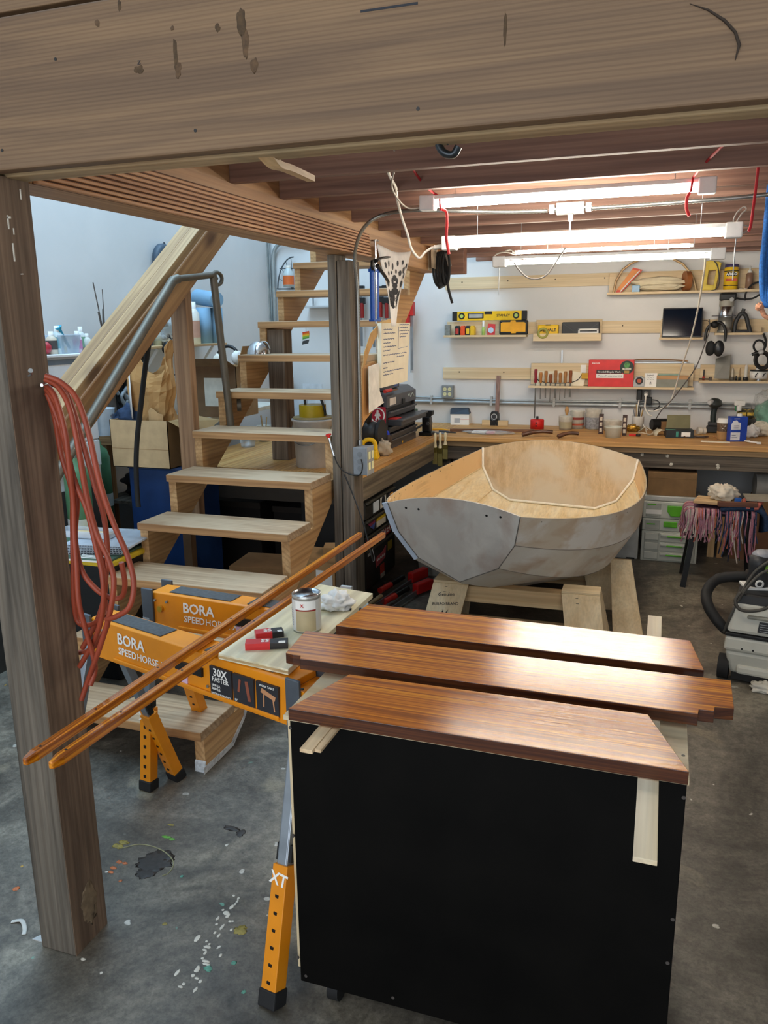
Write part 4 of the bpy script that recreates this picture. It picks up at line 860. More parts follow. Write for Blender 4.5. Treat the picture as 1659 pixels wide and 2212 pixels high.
# level above shelf 1
a, b, z0, z1 = rect(977, 672, 1138, 692, 6.96)
lv = thing('spirit_level', 'yellow spirit level standing on the left wall shelf', 'level', (a, 6.96, z0)); w, h = b-a, z1-z0
part(lv, 'body', B(0, w, 0, .022, 0, h), yellow, bevel=.002)
for x in (.0, w-.045): part(lv, 'end_grip', B(x, x+.045, -.002, .024, 0, h), black, bevel=.003)
part(lv, 'handle_slot', B(w*.21, w*.43, -.003, .025, h*.2, h*.8), black, bevel=.006); part(lv, 'handle_gap', B(w*.23, w*.41, -.004, .0, h*.3, h*.7), mat('#a9a7a0', .6))
for x in (w*.13, w*.86):
    v = part(lv, 'vial', MB().cyl((x, -.003, h/2), (x, .025, h/2), h*.36, n=18), black); part(v, 'vial_glass', MB().cyl((x, -.005, h/2), (x, -.002, h/2), h*.2, n=14), mat('#b9cf6a', .3))
part(lv, 'top_vial', B(w*.44, w*.54, -.003, .02, h*.66, h*.98), black); text(lv, 'lettering', 'STANLEY', black, (w*.69, -.0005, h*.52), (1, 0, 0), (0, 0, 1), .028, bold=.02)
zz = z_1
def item(name, label, cat, px, wpx, hpx, z, Yf, dep, m, group=None, bevel=.003):
    p = ony(px, 720, Yf); k = mpp(p); w = wpx*k; h = hpx*k
    return solo(name, label, cat, B(-w/2, w/2, 0, dep, 0, h), m, (p.x, Yf, z), bevel=bevel, group=group), w, h
o, w, h = item('glass_jar', 'dusty clear jar at the left end of the tape measure shelf', 'jar', 966, 12, 22, zz, 6.91, .05, mat('#7e837f', .3, var=.3, scale=50))
for px, c, c2, lab in ((987, '#1d1d1f', '#b8372c', 'black and red tape measure on the left wall shelf'), (999, '#e2521f', '#e2521f', 'plain orange tape measure on the left wall shelf'), (1010, '#26262a', '#e9c02b', 'black and yellow tape measure on the left wall shelf'), (1020, '#e4b51e', '#e4b51e', 'plain yellow tape measure on the left wall shelf')):
    p = ony(px, 720, 6.91); k = mpp(p); t = thing('tape_measure', lab, 'tape measure', (p.x, 6.91, zz), 0, 'tape measures on the left shelf'); hh = 20*k
    part(t, 'case', MB().prism([(-5*k, 0), (5*k, 0), (5*k, hh*.75), (3*k, hh), (-3*k, hh), (-5*k, hh*.9)], 0, .06, 'y'), mat(c, .45), bevel=.004)
    part(t, 'face', MB().prism([(-3.4*k, hh*.12), (3.4*k, hh*.12), (3.4*k, hh*.7), (-3.4*k, hh*.7)], -.002, .01, 'y'), mat(c2, .45), bevel=.002)
p = ony(1044, 720, 6.91); t = thing('marker_bottle', 'small bottle with green base and white cap on the left wall shelf', 'bottle', (p.x, 6.915, zz))
part(t, 'body', MB().lathe([(0, 0), (.016, 0), (.016, .05), (.010, .07)], n=14), mat('#a5c76a', .4)); part(t, 'cap', MB().lathe([(.010, .07), (.009, .12), (0, .122)], n=12), white)
p = ony(1060, 720, 6.91); t = thing('blister_pack', 'red and white blister pack on the left wall shelf', 'package', (p.x, 6.92, zz))
part(t, 'card', MB().prism([(-.033, 0), (.033, 0), (.036, .09), (-.028, .095)], 0, .01, 'y'), mat('#cf3a3d', .45)); part(t, 'tape', MB().cyl((0, -.008, .04), (0, 0, .04), .024, n=18), mat('#b9cde0', .4))
a, b, z0, z1 = rect(1078, 690, 1139, 722, 6.90); t = thing('storage_case', 'yellow and black plastic case at the right of the tape measures', 'case', (a, 6.90, zz)); w = b-a; h = z1-z0
part(t, 'shell', B(0, w, 0, .06, 0, h), black, bevel=.012)
part(t, 'panel', MB().prism([(w*.06, h*.2), (w*.42, h*.2), (w*.44, h*.1), (w*.6, h*.1), (w*.62, h*.2), (w*.94, h*.2), (w*.94, h*.8), (w*.88, h*.86), (w*.6, h*.86), (w*.58, h*.98), (w*.42, h*.98), (w*.4, h*.86), (w*.12, h*.86), (w*.06, h*.8)], -.004, .02, 'y'), mat('#e3a21b', .45), bevel=.002)
# shelf 2
t = thing('drill_case', 'yellow drill bit case standing in the middle lipped shelf', 'case', (px2x(1183, 6.90), 6.91, z_2))
part(t, 'shell', B(-.085, .085, 0, .05, 0, .115), yellow, bevel=.008); text(t, 'lettering', 'DEWALT', black, (.0, -.0005, .072), (1, 0, 0), (0, 0, 1), .034, bold=.03); part(t, 'latch', B(-.02, .02, -.003, .01, .11, .118), black)
solo('tape_roll', 'roll of clear tape leaning in front of the yellow drill case', 'tape', MB().lathe([(.028, 0), (.046, 0), (.046, .018), (.028, .018), (.028, 0)], n=28, ax=Matrix.Rotation(math.radians(90), 3, 'X')), mat('#9c9a4a', .35), (px2x(1173, 6.89), 6.895, z_2+.047))
t = thing('tool_case', 'black plastic tool case in the middle lipped shelf', 'case', (px2x(1253, 6.90), 6.92, z_2))
part(t, 'shell', MB().prism([(-.155, 0), (.155, 0), (.15, .135), (-.15, .135)], 0, .05, 'y'), mat('#2c2e31', .5), bevel=.006)
part(t, 'rib', MB().bar((-.14, -.002, .12), (-.05, -.002, .06), .012, .008).bar((.14, -.002, .12), (.05, -.002, .06), .012, .008).bar((-.05, -.002, .06), (.05, -.002, .06), .012, .008), mat('#3a3d40', .5))
solo('white_bracket', 'white frame handle piece leaning on the black tool case', 'handle', MB().bx(0, .165, 0, .012, .06, .075).bx(0, .014, 0, .012, 0, .075).bx(.151, .165, 0, .012, 0, .075).bx(.014, .151, .006, .012, .03, .05), white, (px2x(1248, 6.89), 6.898, z_2+.006), bevel=.003)
# shelf 3: chisels in a rack, red case and so on
t = thing('chisel_rack', 'canvas backed chisel rack board on the long wall shelf', 'rack', (px2x(1152, 6.93), 6.955, z_3))
part(t, 'canvas', MB().add([(.02, 0, .0), (.43, 0, .0), (.45, .0, .10), (.36, .0, .12), (.04, 0, .12)], [(0, 1, 2, 3, 4)]), cream, solid=.003)
part(t, 'black_trim', MB().tube(cr([(.02, -.004, .10), (.05, -.004, .045), (.15, -.004, .022), (.30, -.004, .025), (.38, -.004, .05), (.42, -.004, .11)], 5), .008, 6, flat=.4), black)
hw = ('#b5793f', '#a06a35', '#8a4d28', '#9c6a3c', '#a8713a', '#a77340', '#8c4f2b')
for i, (px, yt, ym, yb) in enumerate(((1157, 797, 826, 903), (1168, 804, 826, 862), (1179, 801, 826, 860), (1189, 808, 826, 868), (1200, 800, 826, 860), (1210, 805, 826, 864), (1221, 802, 826, 860), (1232, 800, 826, 858))):
    top, mid, bot = ony(px, yt, 6.90), ony(px, ym, 6.90), ony(px-1, yb, 6.90); t = thing('chisel', ['long red handled file hanging at the left of the chisels'][0] if i == 0 else 'wood handled chisel hanging in the rack, number %d from the left' % i if False else ['', 'slim chisel hanging just right of the red handled file', 'chisel with dark banded handle, second from the file', 'short chisel with reddish handle, lowest hanging of the row', 'broad bladed chisel in the middle of the hanging row', 'thin chisel right of the broad bladed one', 'light handled chisel, second from the right of the row', 'rightmost chisel of the row with a wide pale blade'][i], 'chisel' if i else 'file', mid, 0, 'tools hanging in the chisel rack')
    k = mpp(mid); d0 = top.z-mid.z; d1 = bot.z-mid.z
    part(t, 'handle', MB().lathe([(0, d0), (.013, d0-.002), (.0145, d0*.75), (.011, d0*.35), (.013, d0*.05), (.008, -.005)], n=12), mat('#8c1f2c', .4) if i == 0 else mat(hw[i-1], .45))
    bw = (.010, .006, .010, .006, .016, .006, .006, .016)[i]
    part(t, 'blade', MB().bx(-.005, .005, -.004, .004, -.04, 0).bx(-bw/2, bw/2, -.002, .002, d1, -.03), mat('#5e5a54', .4, .6))
a, b, z0, z1 = rect(1271, 777, 1369, 829, 6.91); t = thing('tool_box_red', 'bright red flat case with white lettering on the long wall shelf', 'case', (a, 6.91, z_3)); w = b-a; h = z1-z_3
part(t, 'case', B(0, w, 0, .06, 0, h), mat('#d12a26', .4), bevel=.003)
text(t, 'lettering', 'Starrett', whitep, (w*.16, -.0005, h*.87), (1, 0, 0), (0, 0, 1), .020, bold=.01)
part(t, 'black_label', B(w*.18, w*.74, -.001, .01, h*.49, h*.62), black); text(t, 'lettering', 'Rivendell Bicycle Work', whitep, (w*.46, -.002, h*.55), (1, 0, 0), (0, 0, 1), .0205, squeeze=.95, bold=.012)
part(t, 'white_label', B(w*.18, w*.78, -.001, .01, h*.32, h*.48), whitep); text(t, 'lettering', 'P*ssing off racists since 2018', ink, (w*.48, -.002, h*.40), (1, 0, 0), (0, 0, 1), .0165, squeeze=1.0)
st_ = part(t, 'round_sticker', MB().cyl((w*.845, -.002, h*.72), (w*.845, .004, h*.72), h*.25, n=28), mat('#20302a', .5))
part(st_, 'picture', MB().cyl((w*.845, -.003, h*.80), (w*.845, .0, h*.80), h*.11, n=16), mat('#4f8a4a', .5, var=.5, scale=60)); part(st_, 'picture', B(w*.75, w*.94, -.003, 0, h*.62, h*.70), mat('#b9b7a8', .6, var=.4, scale=60)); part(st_, 'picture', B(w*.79, w*.9, -.003, 0, h*.50, h*.60), mat('#b08a48', .6))
wsolo('yellow_tube', 'yellow rolled tube lying behind the red case', 'tube', 1256, 806, 1272, 818, 6.93, .03, mat('#c99a1e', .45))
wsolo('paper_sticker', 'small white sticker with a black figure on the shelf backboard', 'sticker', 1254, 788, 1266, 806, 6.9895, .002, whitep, bevel=0)
t = thing('tape_measure', 'silver and black tape measure right of the red case', 'tape measure', (px2x(1386, 6.91), 6.91, z_3))
part(t, 'case', MB().prism([(-.045, 0), (.045, 0), (.045, .07), (.02, .088), (-.02, .085), (-.042, .05)], 0, .05, 'y'), lgray, bevel=.005); part(t, 'face', MB().cyl((.004, -.003, .05), (.004, .01, .05), .03, n=20), black); part(t, 'emblem', MB().cyl((.004, -.005, .05), (.004, .0, .05), .017, n=16), mat('#b65a3a', .5))
t = thing('note_card', 'white card with handwriting leaning on the long wall shelf', 'card', (px2x(1412, 6.91), 6.93, z_3))
part(t, 'card', B(-.048, .048, 0, .006, 0, .112), whitep)
for i in range(3): part(t, 'writing', MB().tube([(-.032+.008*j, -.002, .095-.016*i+.003*math.sin(j*2.3+i)) for j in range(8)], .0014, 4), ink)
part(t, 'star_doodle', MB().tube([(.0+.012*math.cos(j*4*math.pi/5+1.57), -.002, .03+.012*math.sin(j*4*math.pi/5+1.57)) for j in range(6)], .0012, 4), ink)
t = thing('sanding_block', 'grey sandpaper block with a wooden strip at the right end of the long shelf', 'block', (px2x(1459, 6.91), 6.92, z_3))
part(t, 'block', B(-.12, .12, 0, .05, 0, .062), mat('#8e8f85', .8)); part(t, 'wood_strip', B(-.12, .125, .0, .05, .062, .092), fir[0]); part(t, 'green_lid', B(-.11, .06, .0, .05, .092, .108), mat('#8fa595', .6), bevel=.005)
solo('steel_ruler', 'small steel square sticking up behind the chisel rack', 'ruler', MB().bx(0, .014, 0, .002, 0, .13), steel, (px2x(1214, 7.0), 7.0, ony(1214, 785, 7.0).z-.02))
solo('long_ruler', 'long thin steel rule lying along the top of the long shelf backboard', 'ruler', MB().bx(0, .42, 0, .004, 0, .006), steel, (px2x(1370, 7.0), 6.995, ony(1370, 784, 7.0).z))
solo('wood_stick', 'slim brown driftwood stick lying on top of the long shelf backboard', 'stick', MB().tube(cr([(0, 0, 0), (.12, 0, .006), (.3, 0, .002), (.42, 0, -.006)], 5), .012, 8, flat=.5), wood('#8a6238', '#b98d5b', 0, 1, .6), (px2x(1372, 7.0), 7.005, ony(1372, 778, 7.0).z))
solo('wooden_batten', 'reddish wooden slat leaning upright against the back wall', 'slat', MB().hexa([(0, -.10, 0), (.035, -.10, 0), (.035, -.09, 0), (0, -.09, 0)], [(-.01, 0, .43), (.025, 0, .43), (.025, .01, .43), (-.01, .01, .43)]), firred[2], (px2x(1076, 7.0), 7.018, ZB))
# shelf 4
def arc_wood(lab, pts):
    return solo('laminated_arch', lab, 'frame', MB().tube([ony(x, y, 6.94) for x, y in pts], .018, 4, flat=.5), pine[2])
arc_wood('left pale wooden rib curving up on the top right shelf', [(1325, 632), (1331, 606), (1345, 583), (1362, 570), (1380, 562)])
arc_wood('right pale wooden rib curving down on the top right shelf', [(1455, 560), (1475, 570), (1490, 588), (1498, 602), (1504, 628)])
t = thing('paper_pad', 'orange and red pad leaning diagonally on the top right shelf', 'pad', (0, 0, 0))
A = [ony(x, y, 6.915) for x, y in ((1330, 631), (1368, 578), (1388, 583), (1340, 634))]; Bq = [p+Vector((0, .03, 0)) for p in A]
part(t, 'cover', MB().hexa(A, Bq), mat('#c8432c', .55)); part(t, 'page', MB().hexa([ony(x, y, 6.912) for x, y in ((1332, 626), (1366, 582), (1380, 585), (1344, 627))], [ony(x, y, 6.916) for x, y in ((1332, 626), (1366, 582), (1380, 585), (1344, 627))]), mat('#d88a4a', .6))
part(t, 'binding', MB().tube([ony(x, y, 6.908) for x, y in ((1340, 630), (1362, 605), (1382, 585))], .005, 5), whitep)
c = (ony(1420, 612, 6.92)); solo('cloth_roll', 'loose roll of cream cloth lying on the top right shelf', 'cloth', MB().blob((0, 0, 0), (.20, .05, .035), .35, 1.6, 3, 36, 18).blob((.03, -.02, -.04), (.17, .05, .026), .3, 1.8, 8, 36, 18), mat('#dccfb0', .9, var=.08), (c.x, 6.93, z_4+.075))
solo('wooden_disc', 'round brown wooden pulley standing beside the cloth roll', 'disc', MB().cyl((0, 0, 0), (.035, .012, 0), .075, n=28), mat('#9a5f35', .45), (px2x(1478, 6.93, 610), 6.935, z_4+.076), bevel=.004)
wsolo('blue_tin', 'small blue tin on the top right shelf under the cloth', 'tin', 1365, 616, 1382, 631, 6.905, .04, mat('#5b8fb5', .3))
t = thing('yellow_jointer', 'yellow plastic hand tool with a looped handle on the top right shelf', 'tool', (0, 0, 0))
A = [(1512, 626), (1523, 568), (1537, 562), (1556, 566), (1558, 580), (1543, 626)]; hole = None
out = [ony(x, y, 6.905) for x, y in A]; m = MB()
m.hexa([ony(x, y, 6.90) for x, y in ((1512, 627), (1525, 627), (1534, 563), (1522, 565))], [ony(x, y, 6.95) for x, y in ((1512, 627), (1525, 627), (1534, 563), (1522, 565))])
m.hexa([ony(x, y, 6.90) for x, y in ((1539, 627), (1545, 626), (1559, 568), (1551, 564))], [ony(x, y, 6.95) for x, y in ((1539, 627), (1545, 626), (1559, 568), (1551, 564))])
m.hexa([ony(x, y, 6.90) for x, y in ((1523, 627), (1541, 627), (1542, 616), (1524, 614))], [ony(x, y, 6.95) for x, y in ((1523, 627), (1541, 627), (1542, 616), (1524, 614))])
m.hexa([ony(x, y, 6.90) for x, y in ((1530, 585), (1549, 583), (1554, 566), (1532, 562))], [ony(x, y, 6.95) for x, y in ((1530, 585), (1549, 583), (1554, 566), (1532, 562))])
part(t, 'body', m, mat('#d3b83a', .45), bevel=.004)
part(t, 'strap', MB().tube(cr([ony(x, y, 6.895) for x, y in ((1542, 563), (1550, 575), (1554, 605), (1548, 624), (1535, 628))], 4), .004, 6), dkgray)
p = ony(1577, 628, 6.93); t = thing('starch_jar', 'yellow starch jar with purple lid on the top right shelf', 'jar', (p.x, 6.94, z_4)); r = .052
part(t, 'body', MB().lathe([(0, 0), (r, 0), (r, .16), (r*.85, .172)], n=24), mat('#e7bd2a', .4)); part(t, 'lid', MB().lathe([(r*.95, .168), (r*.95, .19), (0, .19)], n=24), mat('#4b4470', .5))
part(t, 'band', MB().lathe([(r+.001, .135), (r+.001, .142)], n=24), black); part(t, 'band', MB().lathe([(r+.001, .028), (r+.001, .034)], n=24), black)
part(t, 'name_plate', B(-.036, .036, -r-.002, -r+.012, .10, .13), black, bevel=.008); text(t, 'lettering', 'ARGO', whitep, (0, -r-.003, .115), (1, 0, 0), (0, 0, 1), .028, bold=.03); part(t, 'red_text_band', B(-.04, .04, -r-.001, -r+.015, .062, .082), mat('#c8542c', .5))
p = ony(1617, 625, 6.93); t = thing('glue_bottle', 'brown squeeze bottle with white pointed cap on the top right shelf', 'bottle', (p.x, 6.94, z_4))
part(t, 'body', MB().lathe([(0, 0), (.026, 0), (.026, .115), (.014, .125)], n=18), mat('#8f705c', .35)); part(t, 'cap', MB().lathe([(.016, .124), (.016, .138), (.007, .145), (.004, .175), (0, .176)], n=14), white)
for i, px in enumerate((1592, 1602)): solo('loose_bottle_cap', 'small white bottle cap lying %s on the top right shelf' % ('next to the starch jar' if i == 0 else 'next to the brown squeeze bottle'), 'cap', MB().cyl((0, 0, 0), (0, 0, .008), .014, n=14), offwhite, (px2x(px, 6.91), 6.91, z_4))  # these small discs are loose bottle caps, not buttons
t = thing('blue_clamp', 'blue and grey clamp at the far right of the top shelf', 'clamp', (px2x(1643, 6.92), 6.93, z_4)); part(t, 'jaw', B(-.02, .03, 0, .04, .03, .10), navy, bevel=.004); part(t, 'foot', MB().hexa([(-.03, 0, 0), (.04, 0, 0), (.04, .04, 0), (-.03, .04, 0)], [(.0, 0, .05), (.04, 0, .05), (.04, .04, .05), (.0, .04, .05)]), lgray)
# tablet
a, b, z0, z1 = rect(1431, 660, 1518, 724, 6.90); t = thing('tablet', 'black screened tablet propped on its small wall shelf', 'tablet', (a, 6.90, z_5)); w, h = b-a, z1-z0
part(t, 'bezel', MB().hexa([(0, 0, .004), (w, 0, .004), (w, .012, .004), (0, .012, .004)], [(0, .05, h), (w, .05, h), (w, .062, h), (0, .062, h)]), mat('#2a2b2e', .35), bevel=.006)
part(t, 'screen', MB().hexa([(.008, -.0012, .012), (w-.008, -.0012, .012), (w-.008, .004, .012), (.008, .004, .012)], [(.008, .046, h-.008), (w-.008, .046, h-.008), (w-.008, .05, h-.008), (.008, .05, h-.008)]), mat('#0a1626', .12), bevel=.001)
part(t, 'stand', B(.0, w, -.02, .06, 0, .012), dkgray, bevel=.003)
part(t, 'cord', MB().tube(cr([(w, .03, h*.55), (w+.03, .02, h*.56), (w+.05, .01, h*.48), (w+.05, 0, h*.2)], 4), .003, 6), black)
# router
p = ony(1565, 717, 6.92); t = thing('wood_router', 'silver and black wood router standing on its wall shelf', 'router', (p.x, 6.93, z_6))
part(t, 'base', MB().lathe([(0, 0), (.055, 0), (.055, .02), (.048, .022), (.052, .06), (.052, .12), (0, .12)], n=24), mat('#8f8d86', .35, .5))
part(t, 'motor', MB().lathe([(.054, .12), (.054, .20), (.050, .205), (.050, .24)], n=24), chrome); part(t, 'cap', B(-.055, .065, -.05, .05, .24, .30), black, bevel=.012); part(t, 'grey_band', MB().lathe([(.0545, .20), (.0545, .245)], n=24), mat('#9a978c', .5))
part(t, 'plate', MB().bx(-.10, .07, -.065, .05, .125, .131), dkgray); part(t, 'knob', MB().lathe([(0, .0), (.016, 0), (.016, .01), (0, .01)], (.03, -.055, .25), 16, True, Matrix.Rotation(math.radians(90), 3, 'X')), lgray)
part(t, 'cord', MB().tube(cr([(.065, 0, .26), (.12, -.01, .25), (.19, -.02, .26), (.25, -.02, .31), (.23, -.02, .37), (.17, -.02, .36), (.13, -.02, .30), (.125, -.02, .24)], 6), .007, 8), rubber)
t = thing('pistol_grip_tool', 'black pistol grip handle standing beside the wood router', 'handle', (px2x(1600, 6.91), 6.93, z_6))
part(t, 'grip', MB().tube(cr([(-.045, 0, 0), (-.04, 0, .08), (-.01, 0, .14), (.025, 0, .13), (.05, 0, .06), (.07, 0, .0)], 5), [.016]*26, 8).tube([(-.045, 0, .01), (.07, 0, .01)], .012, 8).tube([(0, 0, .14), (.01, 0, .18)], .014, 8), mat('#2f3032', .5))
# headphones
q = ony(1546, 728, 6.86); t = thing('headphones', 'black over ear headphones hanging below the router shelf', 'headphones', q); k = mpp(q)
hbp = [(-20, -10), (-20, 10), (-17, 25), (-6, 38), (6, 38), (14, 30), (19, 12), (19, -12)]
part(t, 'headband', MB().tube(cr([(x*k, 0, z*k*.8) for x, z in hbp], 5), .011, 8, flat=.6), black)
part(t, 'ear_cup', MB().blob((-9*k, -.01, -24*k), (10*k, .02, 16*k), .08, 1, 1), rubber); part(t, 'ear_cup', MB().blob((8*k, -.02, -24*k), (11*k, .022, 17*k), .08, 1, 4), mat('#1b1c1f', .35))
part(t, 'hook', MB().cyl((-4*k, .13, 26*k), (-4*k, -.01, 26*k), .012, n=10).blob((-4*k, -.005, 26*k), (8*k, .02, 7*k), .05), black)
# shelf 7
for i, (px, h, r, c, c2, lab) in enumerate(((1521, .085, .007, '#2a2623', '#b52a25', 'red based countersink bit at the left end of the bit shelf'), (1583, .10, .011, '#b4aa98', '#5c564c', 'pale holder right of the grey plate on the bit shelf'), (1592, .035, .007, '#1d1d1d', '#1d1d1d', 'short black bit on the bit shelf'), (1599, .10, .006, '#9a7d58', '#1d1d1d', 'slim twist bit on the bit shelf'), (1612, .125, .014, '#d8d4cb', '#262626', 'white bit holder with black base on the bit shelf'))):
    p = Vector((px2x(px, 6.93, 800), 6.94, z_7)); t = thing('drill_bit', lab, 'bit', p, 0, 'bits on the bit shelf')
    part(t, 'base', MB().lathe([(0, 0), (r*1.5, 0), (r*1.4, .025), (r, .03)], n=12), mat(c2, .4)); part(t, 'shaft', MB().lathe([(r*.9, .028), (r*.8, h*.9), (r*.4, h), (0, h)], n=12), mat(c, .4))
p = Vector((px2x(1640, 6.92, 800), 6.93, z_7)); t = thing('hole_saw', 'white ringed hole saw at the right end of the bit shelf', 'hole saw', p)
part(t, 'cup', MB().lathe([(0, .02), (.062, .02), (.066, .075), (.0, .075)], n=24), white); part(t, 'rim', MB().lathe([(.064, .075), (.067, .085), (0, .085)], n=24), black); part(t, 'arbor', MB().lathe([(.02, 0), (.02, .02)], n=12), steel); part(t, 'top', MB().lathe([(.022, .085), (.022, .10), (0, .10)], n=12), white)
for sx in (-.03, .025): part(t, 'slot', MB().tube([(sx, -.0645, .03), (sx+.004, -.066, .05), (sx+.016, -.065, .065)], .004, 5), black)
solo('steel_plate', 'flat grey steel plate leaning on the bit shelf', 'plate', MB().hexa([ony(x, y, 6.92) for x, y in ((1543, 817), (1575, 818), (1575, 818), (1543, 817))], [ony(x, y, 6.98) for x, y in ((1546, 775), (1579, 766), (1579, 766), (1546, 775))]), mat('#84837c', .4, .4), solid=.003)
solo('small_hammer', 'tiny steel hammer lying on the bit shelf', 'hammer', MB().cyl((0, 0, .012), (.09, 0, .012), .006, n=8).cyl((.085, 0, 0), (.085, 0, .03), .011, n=10), mat('#4c4138', .45), (px2x(1511, 6.92, 800), 6.91, z_7))
t = thing('power_cord_coil', 'black power cord tied in a bundle at the right edge of the wall', 'cord', ony(1640, 770, 6.80)); o_ = Vector(t.location)
m = MB()
for k in range(3): m.tube(cr([ony(1647+(13+2*k)*math.cos(a), 778+(15+2*k)*math.sin(a), 6.80-.01*k)-o_ for a in [i*math.pi/5 for i in range(10)]], 4, True), .009, 6, True)
m.tube(cr([ony(1640+12*math.cos(a), 748+13*math.sin(a), 6.79)-o_ for a in [i*math.pi/5 for i in range(10)]], 4, True), .008, 6, True).tube(cr([ony(x, y, 6.8)-o_ for x, y in ((1649, 720), (1654, 735), (1653, 750), (1645, 762))], 4), .009, 6)
part(t, 'coil', m, rubber); part(t, 'plug', MB().cyl(ony(1640, 761, 6.78)-o_, ony(1624, 766, 6.78)-o_, .016, .012, 10), black); part(t, 'prong', MB().bar(ony(1624, 765, 6.78)-o_, ony(1619, 766, 6.78)-o_, .004, .004), steel); part(t, 'tie', MB().blob(ony(1644, 760, 6.77)-o_, (.02, .02, .02), .1), lgray)
# ================================================================== things on and under the benches
def bspot(px, py):
    p = onz(px, py, ZB)
    if p.y > 6.90: p = ony(px, py, 6.90); p.z = ZB
    return p
def lathe_thing(name, label, cat, px, py, prof, m, parts=(), z=ZB, n=22, group=None, p=None):
    p = bspot(px, py) if p is None else p; k = mpp(p)
    t = thing(name, label, cat, p, 0, group)
    part(t, 'body', MB().lathe([(r*k, h*k) for r, h in prof], n=n), m)
    for nm, pr, mm in parts: part(t, nm, MB().lathe([(r*k, h*k) for r, h in pr], n=n), mm)
    return t, k
# vise
p = bspot(922, 940); t = thing('bench_vise', 'black bench vise at the inner corner of the bench', 'vise', p)
part(t, 'base', B(-.055, .055, -.05, .05, 0, .03), blackm, bevel=.006); part(t, 'body', B(-.032, .035, -.035, .04, .03, .15), blackm, bevel=.008)
part(t, 'jaw', MB().prism([(-.055, .20), (.055, .20), (.05, .165), (.02, .145), (-.02, .145), (-.045, .165)], -.03, .03, 'y'), black, bevel=.004); part(t, 'handle', MB().tube([(-.02, -.02, .09), (-.14, -.06, .02)], .009, 8), dkgray); part(t, 'screw', MB().cyl((.02, -.05, .10), (.02, .05, .10), .014, n=12), dkgray)
# white box
a = bspot(973, 917); t = thing('cardboard_carton', 'white carton with a dark blue lid on the back bench', 'carton', a, .1)
part(t, 'body', B(0, .165, 0, .12, 0, .095), whitep, bevel=.001); part(t, 'lid', MB().hexa([(-.003, -.003, .095), (.168, -.003, .095), (.168, .123, .095), (-.003, .123, .095)], [(-.003, .02, .14), (.15, .04, .14), (.15, .123, .14), (-.003, .123, .14)]), mat('#2b3a4a', .5)); part(t, 'picture', B(.035, .085, -.001, .01, .02, .06), mat('#b4b8bc', .5)); part(t, 'red_line', B(.085, .165, -.001, .01, .05, .053), red)
# speaker
p = bspot(1067, 917); t = thing('desktop_speaker', 'small black speaker with a silver ring on the back bench', 'speaker', p)
part(t, 'cabinet', MB().prism([(-.038, 0), (.038, 0), (.036, .10), (.026, .125), (-.026, .125), (-.036, .10)], 0, .07, 'y'), black, bevel=.004)
part(t, 'ring', MB().lathe([(.02, 0), (.034, -.004), (.034, .004)], (0, -.002, .082), 24, True, Matrix.Rotation(math.radians(90), 3, 'X')), lgray); part(t, 'cone', MB().cyl((0, -.001, .082), (0, .002, .082), .021, n=20), dkgray); part(t, 'port', MB().cyl((0, -.002, .025), (0, .001, .025), .016, n=18), rubber)
solo('wood_block', 'pale wooden block behind the small speaker', 'block', B(-.1, .13, 0, .03, 0, .05), pine[0], bspot(1065, 912), bevel=.002)
solo('brown_rod', 'long dark brown squared rod lying on the back bench', 'rod', MB().bar((0, 0, .012), (.68, .12, .012), .024, .024), wood('#5e3d26', '#855a3a', 0, 1, .5), bspot(972, 932), bevel=.002)
t = thing('parts_bag', 'clear plastic bag of parts lying flat on the back bench', 'bag', bspot(1055, 937)); part(t, 'bag', MB().blob((0, 0, .012), (.20, .09, .014), .35, 2, 3, 32, 12, -.012), pclear); part(t, 'paper', B(-.13, -.02, -.05, .05, .008, .020), whitep); part(t, 'pink_card', B(-.01, .05, -.05, .03, .008, .020), mat('#d58a92', .6))
p = bspot(1160, 926); t = thing('red_tin', 'small red squat tin with black top peg on the back bench', 'tin', p); part(t, 'body', MB().lathe([(0, 0), (.058, 0), (.058, .075), (.05, .08), (0, .08)], n=22), red); part(t, 'peg', MB().lathe([(.010, .08), (.010, .105), (0, .107)], n=10), black)
for z in (.03, .055): part(t, 'keyhole', B(-.006, .006, -.0595, -.055, z-.006, z+.006), black)
for i, (px, py, lab) in enumerate(((1128, 944, 'dark wooden curved clamp piece in front of the red tin'), (1205, 948, 'dark wooden curved clamp piece right of the red tin'))):
    p = bspot(px, py); L = .23 if i == 0 else .15
    solo('wooden_knee', lab, 'wood piece', MB().tube(cr([(0, 0, .018), (L*.3, .03, .035), (L*.65, .05, .043), (L, .06, .038)], 5), [.022]*6+[.018]*10, 4, flat=.8), wood('#43281b', '#6a4430', 0, 1, .4), p)
plas = mat('#cfcabb', .35, var=.15, scale=30, alpha=.75)
lathe_thing('mixing_tub', 'clouded plastic tub with a brush in it on the back bench', 'tub', 1221, 928, [(0, 0), (13, 0), (15, 27), (15.5, 29)], plas, [('residue', [(13.2, 3), (14.6, 18)], mat('#a9a083', .6))])
t, k = lathe_thing('chip_brush', 'small wooden brush standing in the plastic tub', 'brush', 1223, 925, [(0, 10), (3, 12), (2, 28), (4.5, 38), (3, 46), (0, 47)], mat('#b98a54', .5), n=10)
lathe_thing('plastic_jar', 'tall clear jar with red printed label on the back bench', 'jar', 1246, 922, [(0, 0), (14, 0), (15, 34), (15.5, 38)], plas, [('printed_band', [(14.6, 8), (15.1, 12)], mat('#b5573f', .5)), ('printed_band', [(14.9, 20), (15.2, 25)], mat('#8a3a34', .5))])
lathe_thing('plastic_jar', 'tall clear jar streaked with paint right of the red printed jar', 'jar', 1281, 924, [(0, 0), (16, 0), (17.5, 40), (18, 43)], plas, [('paint_streaks', [(16.3, 2), (17.3, 26)], mat('#8f9093', .6, var=.35, scale=60))])
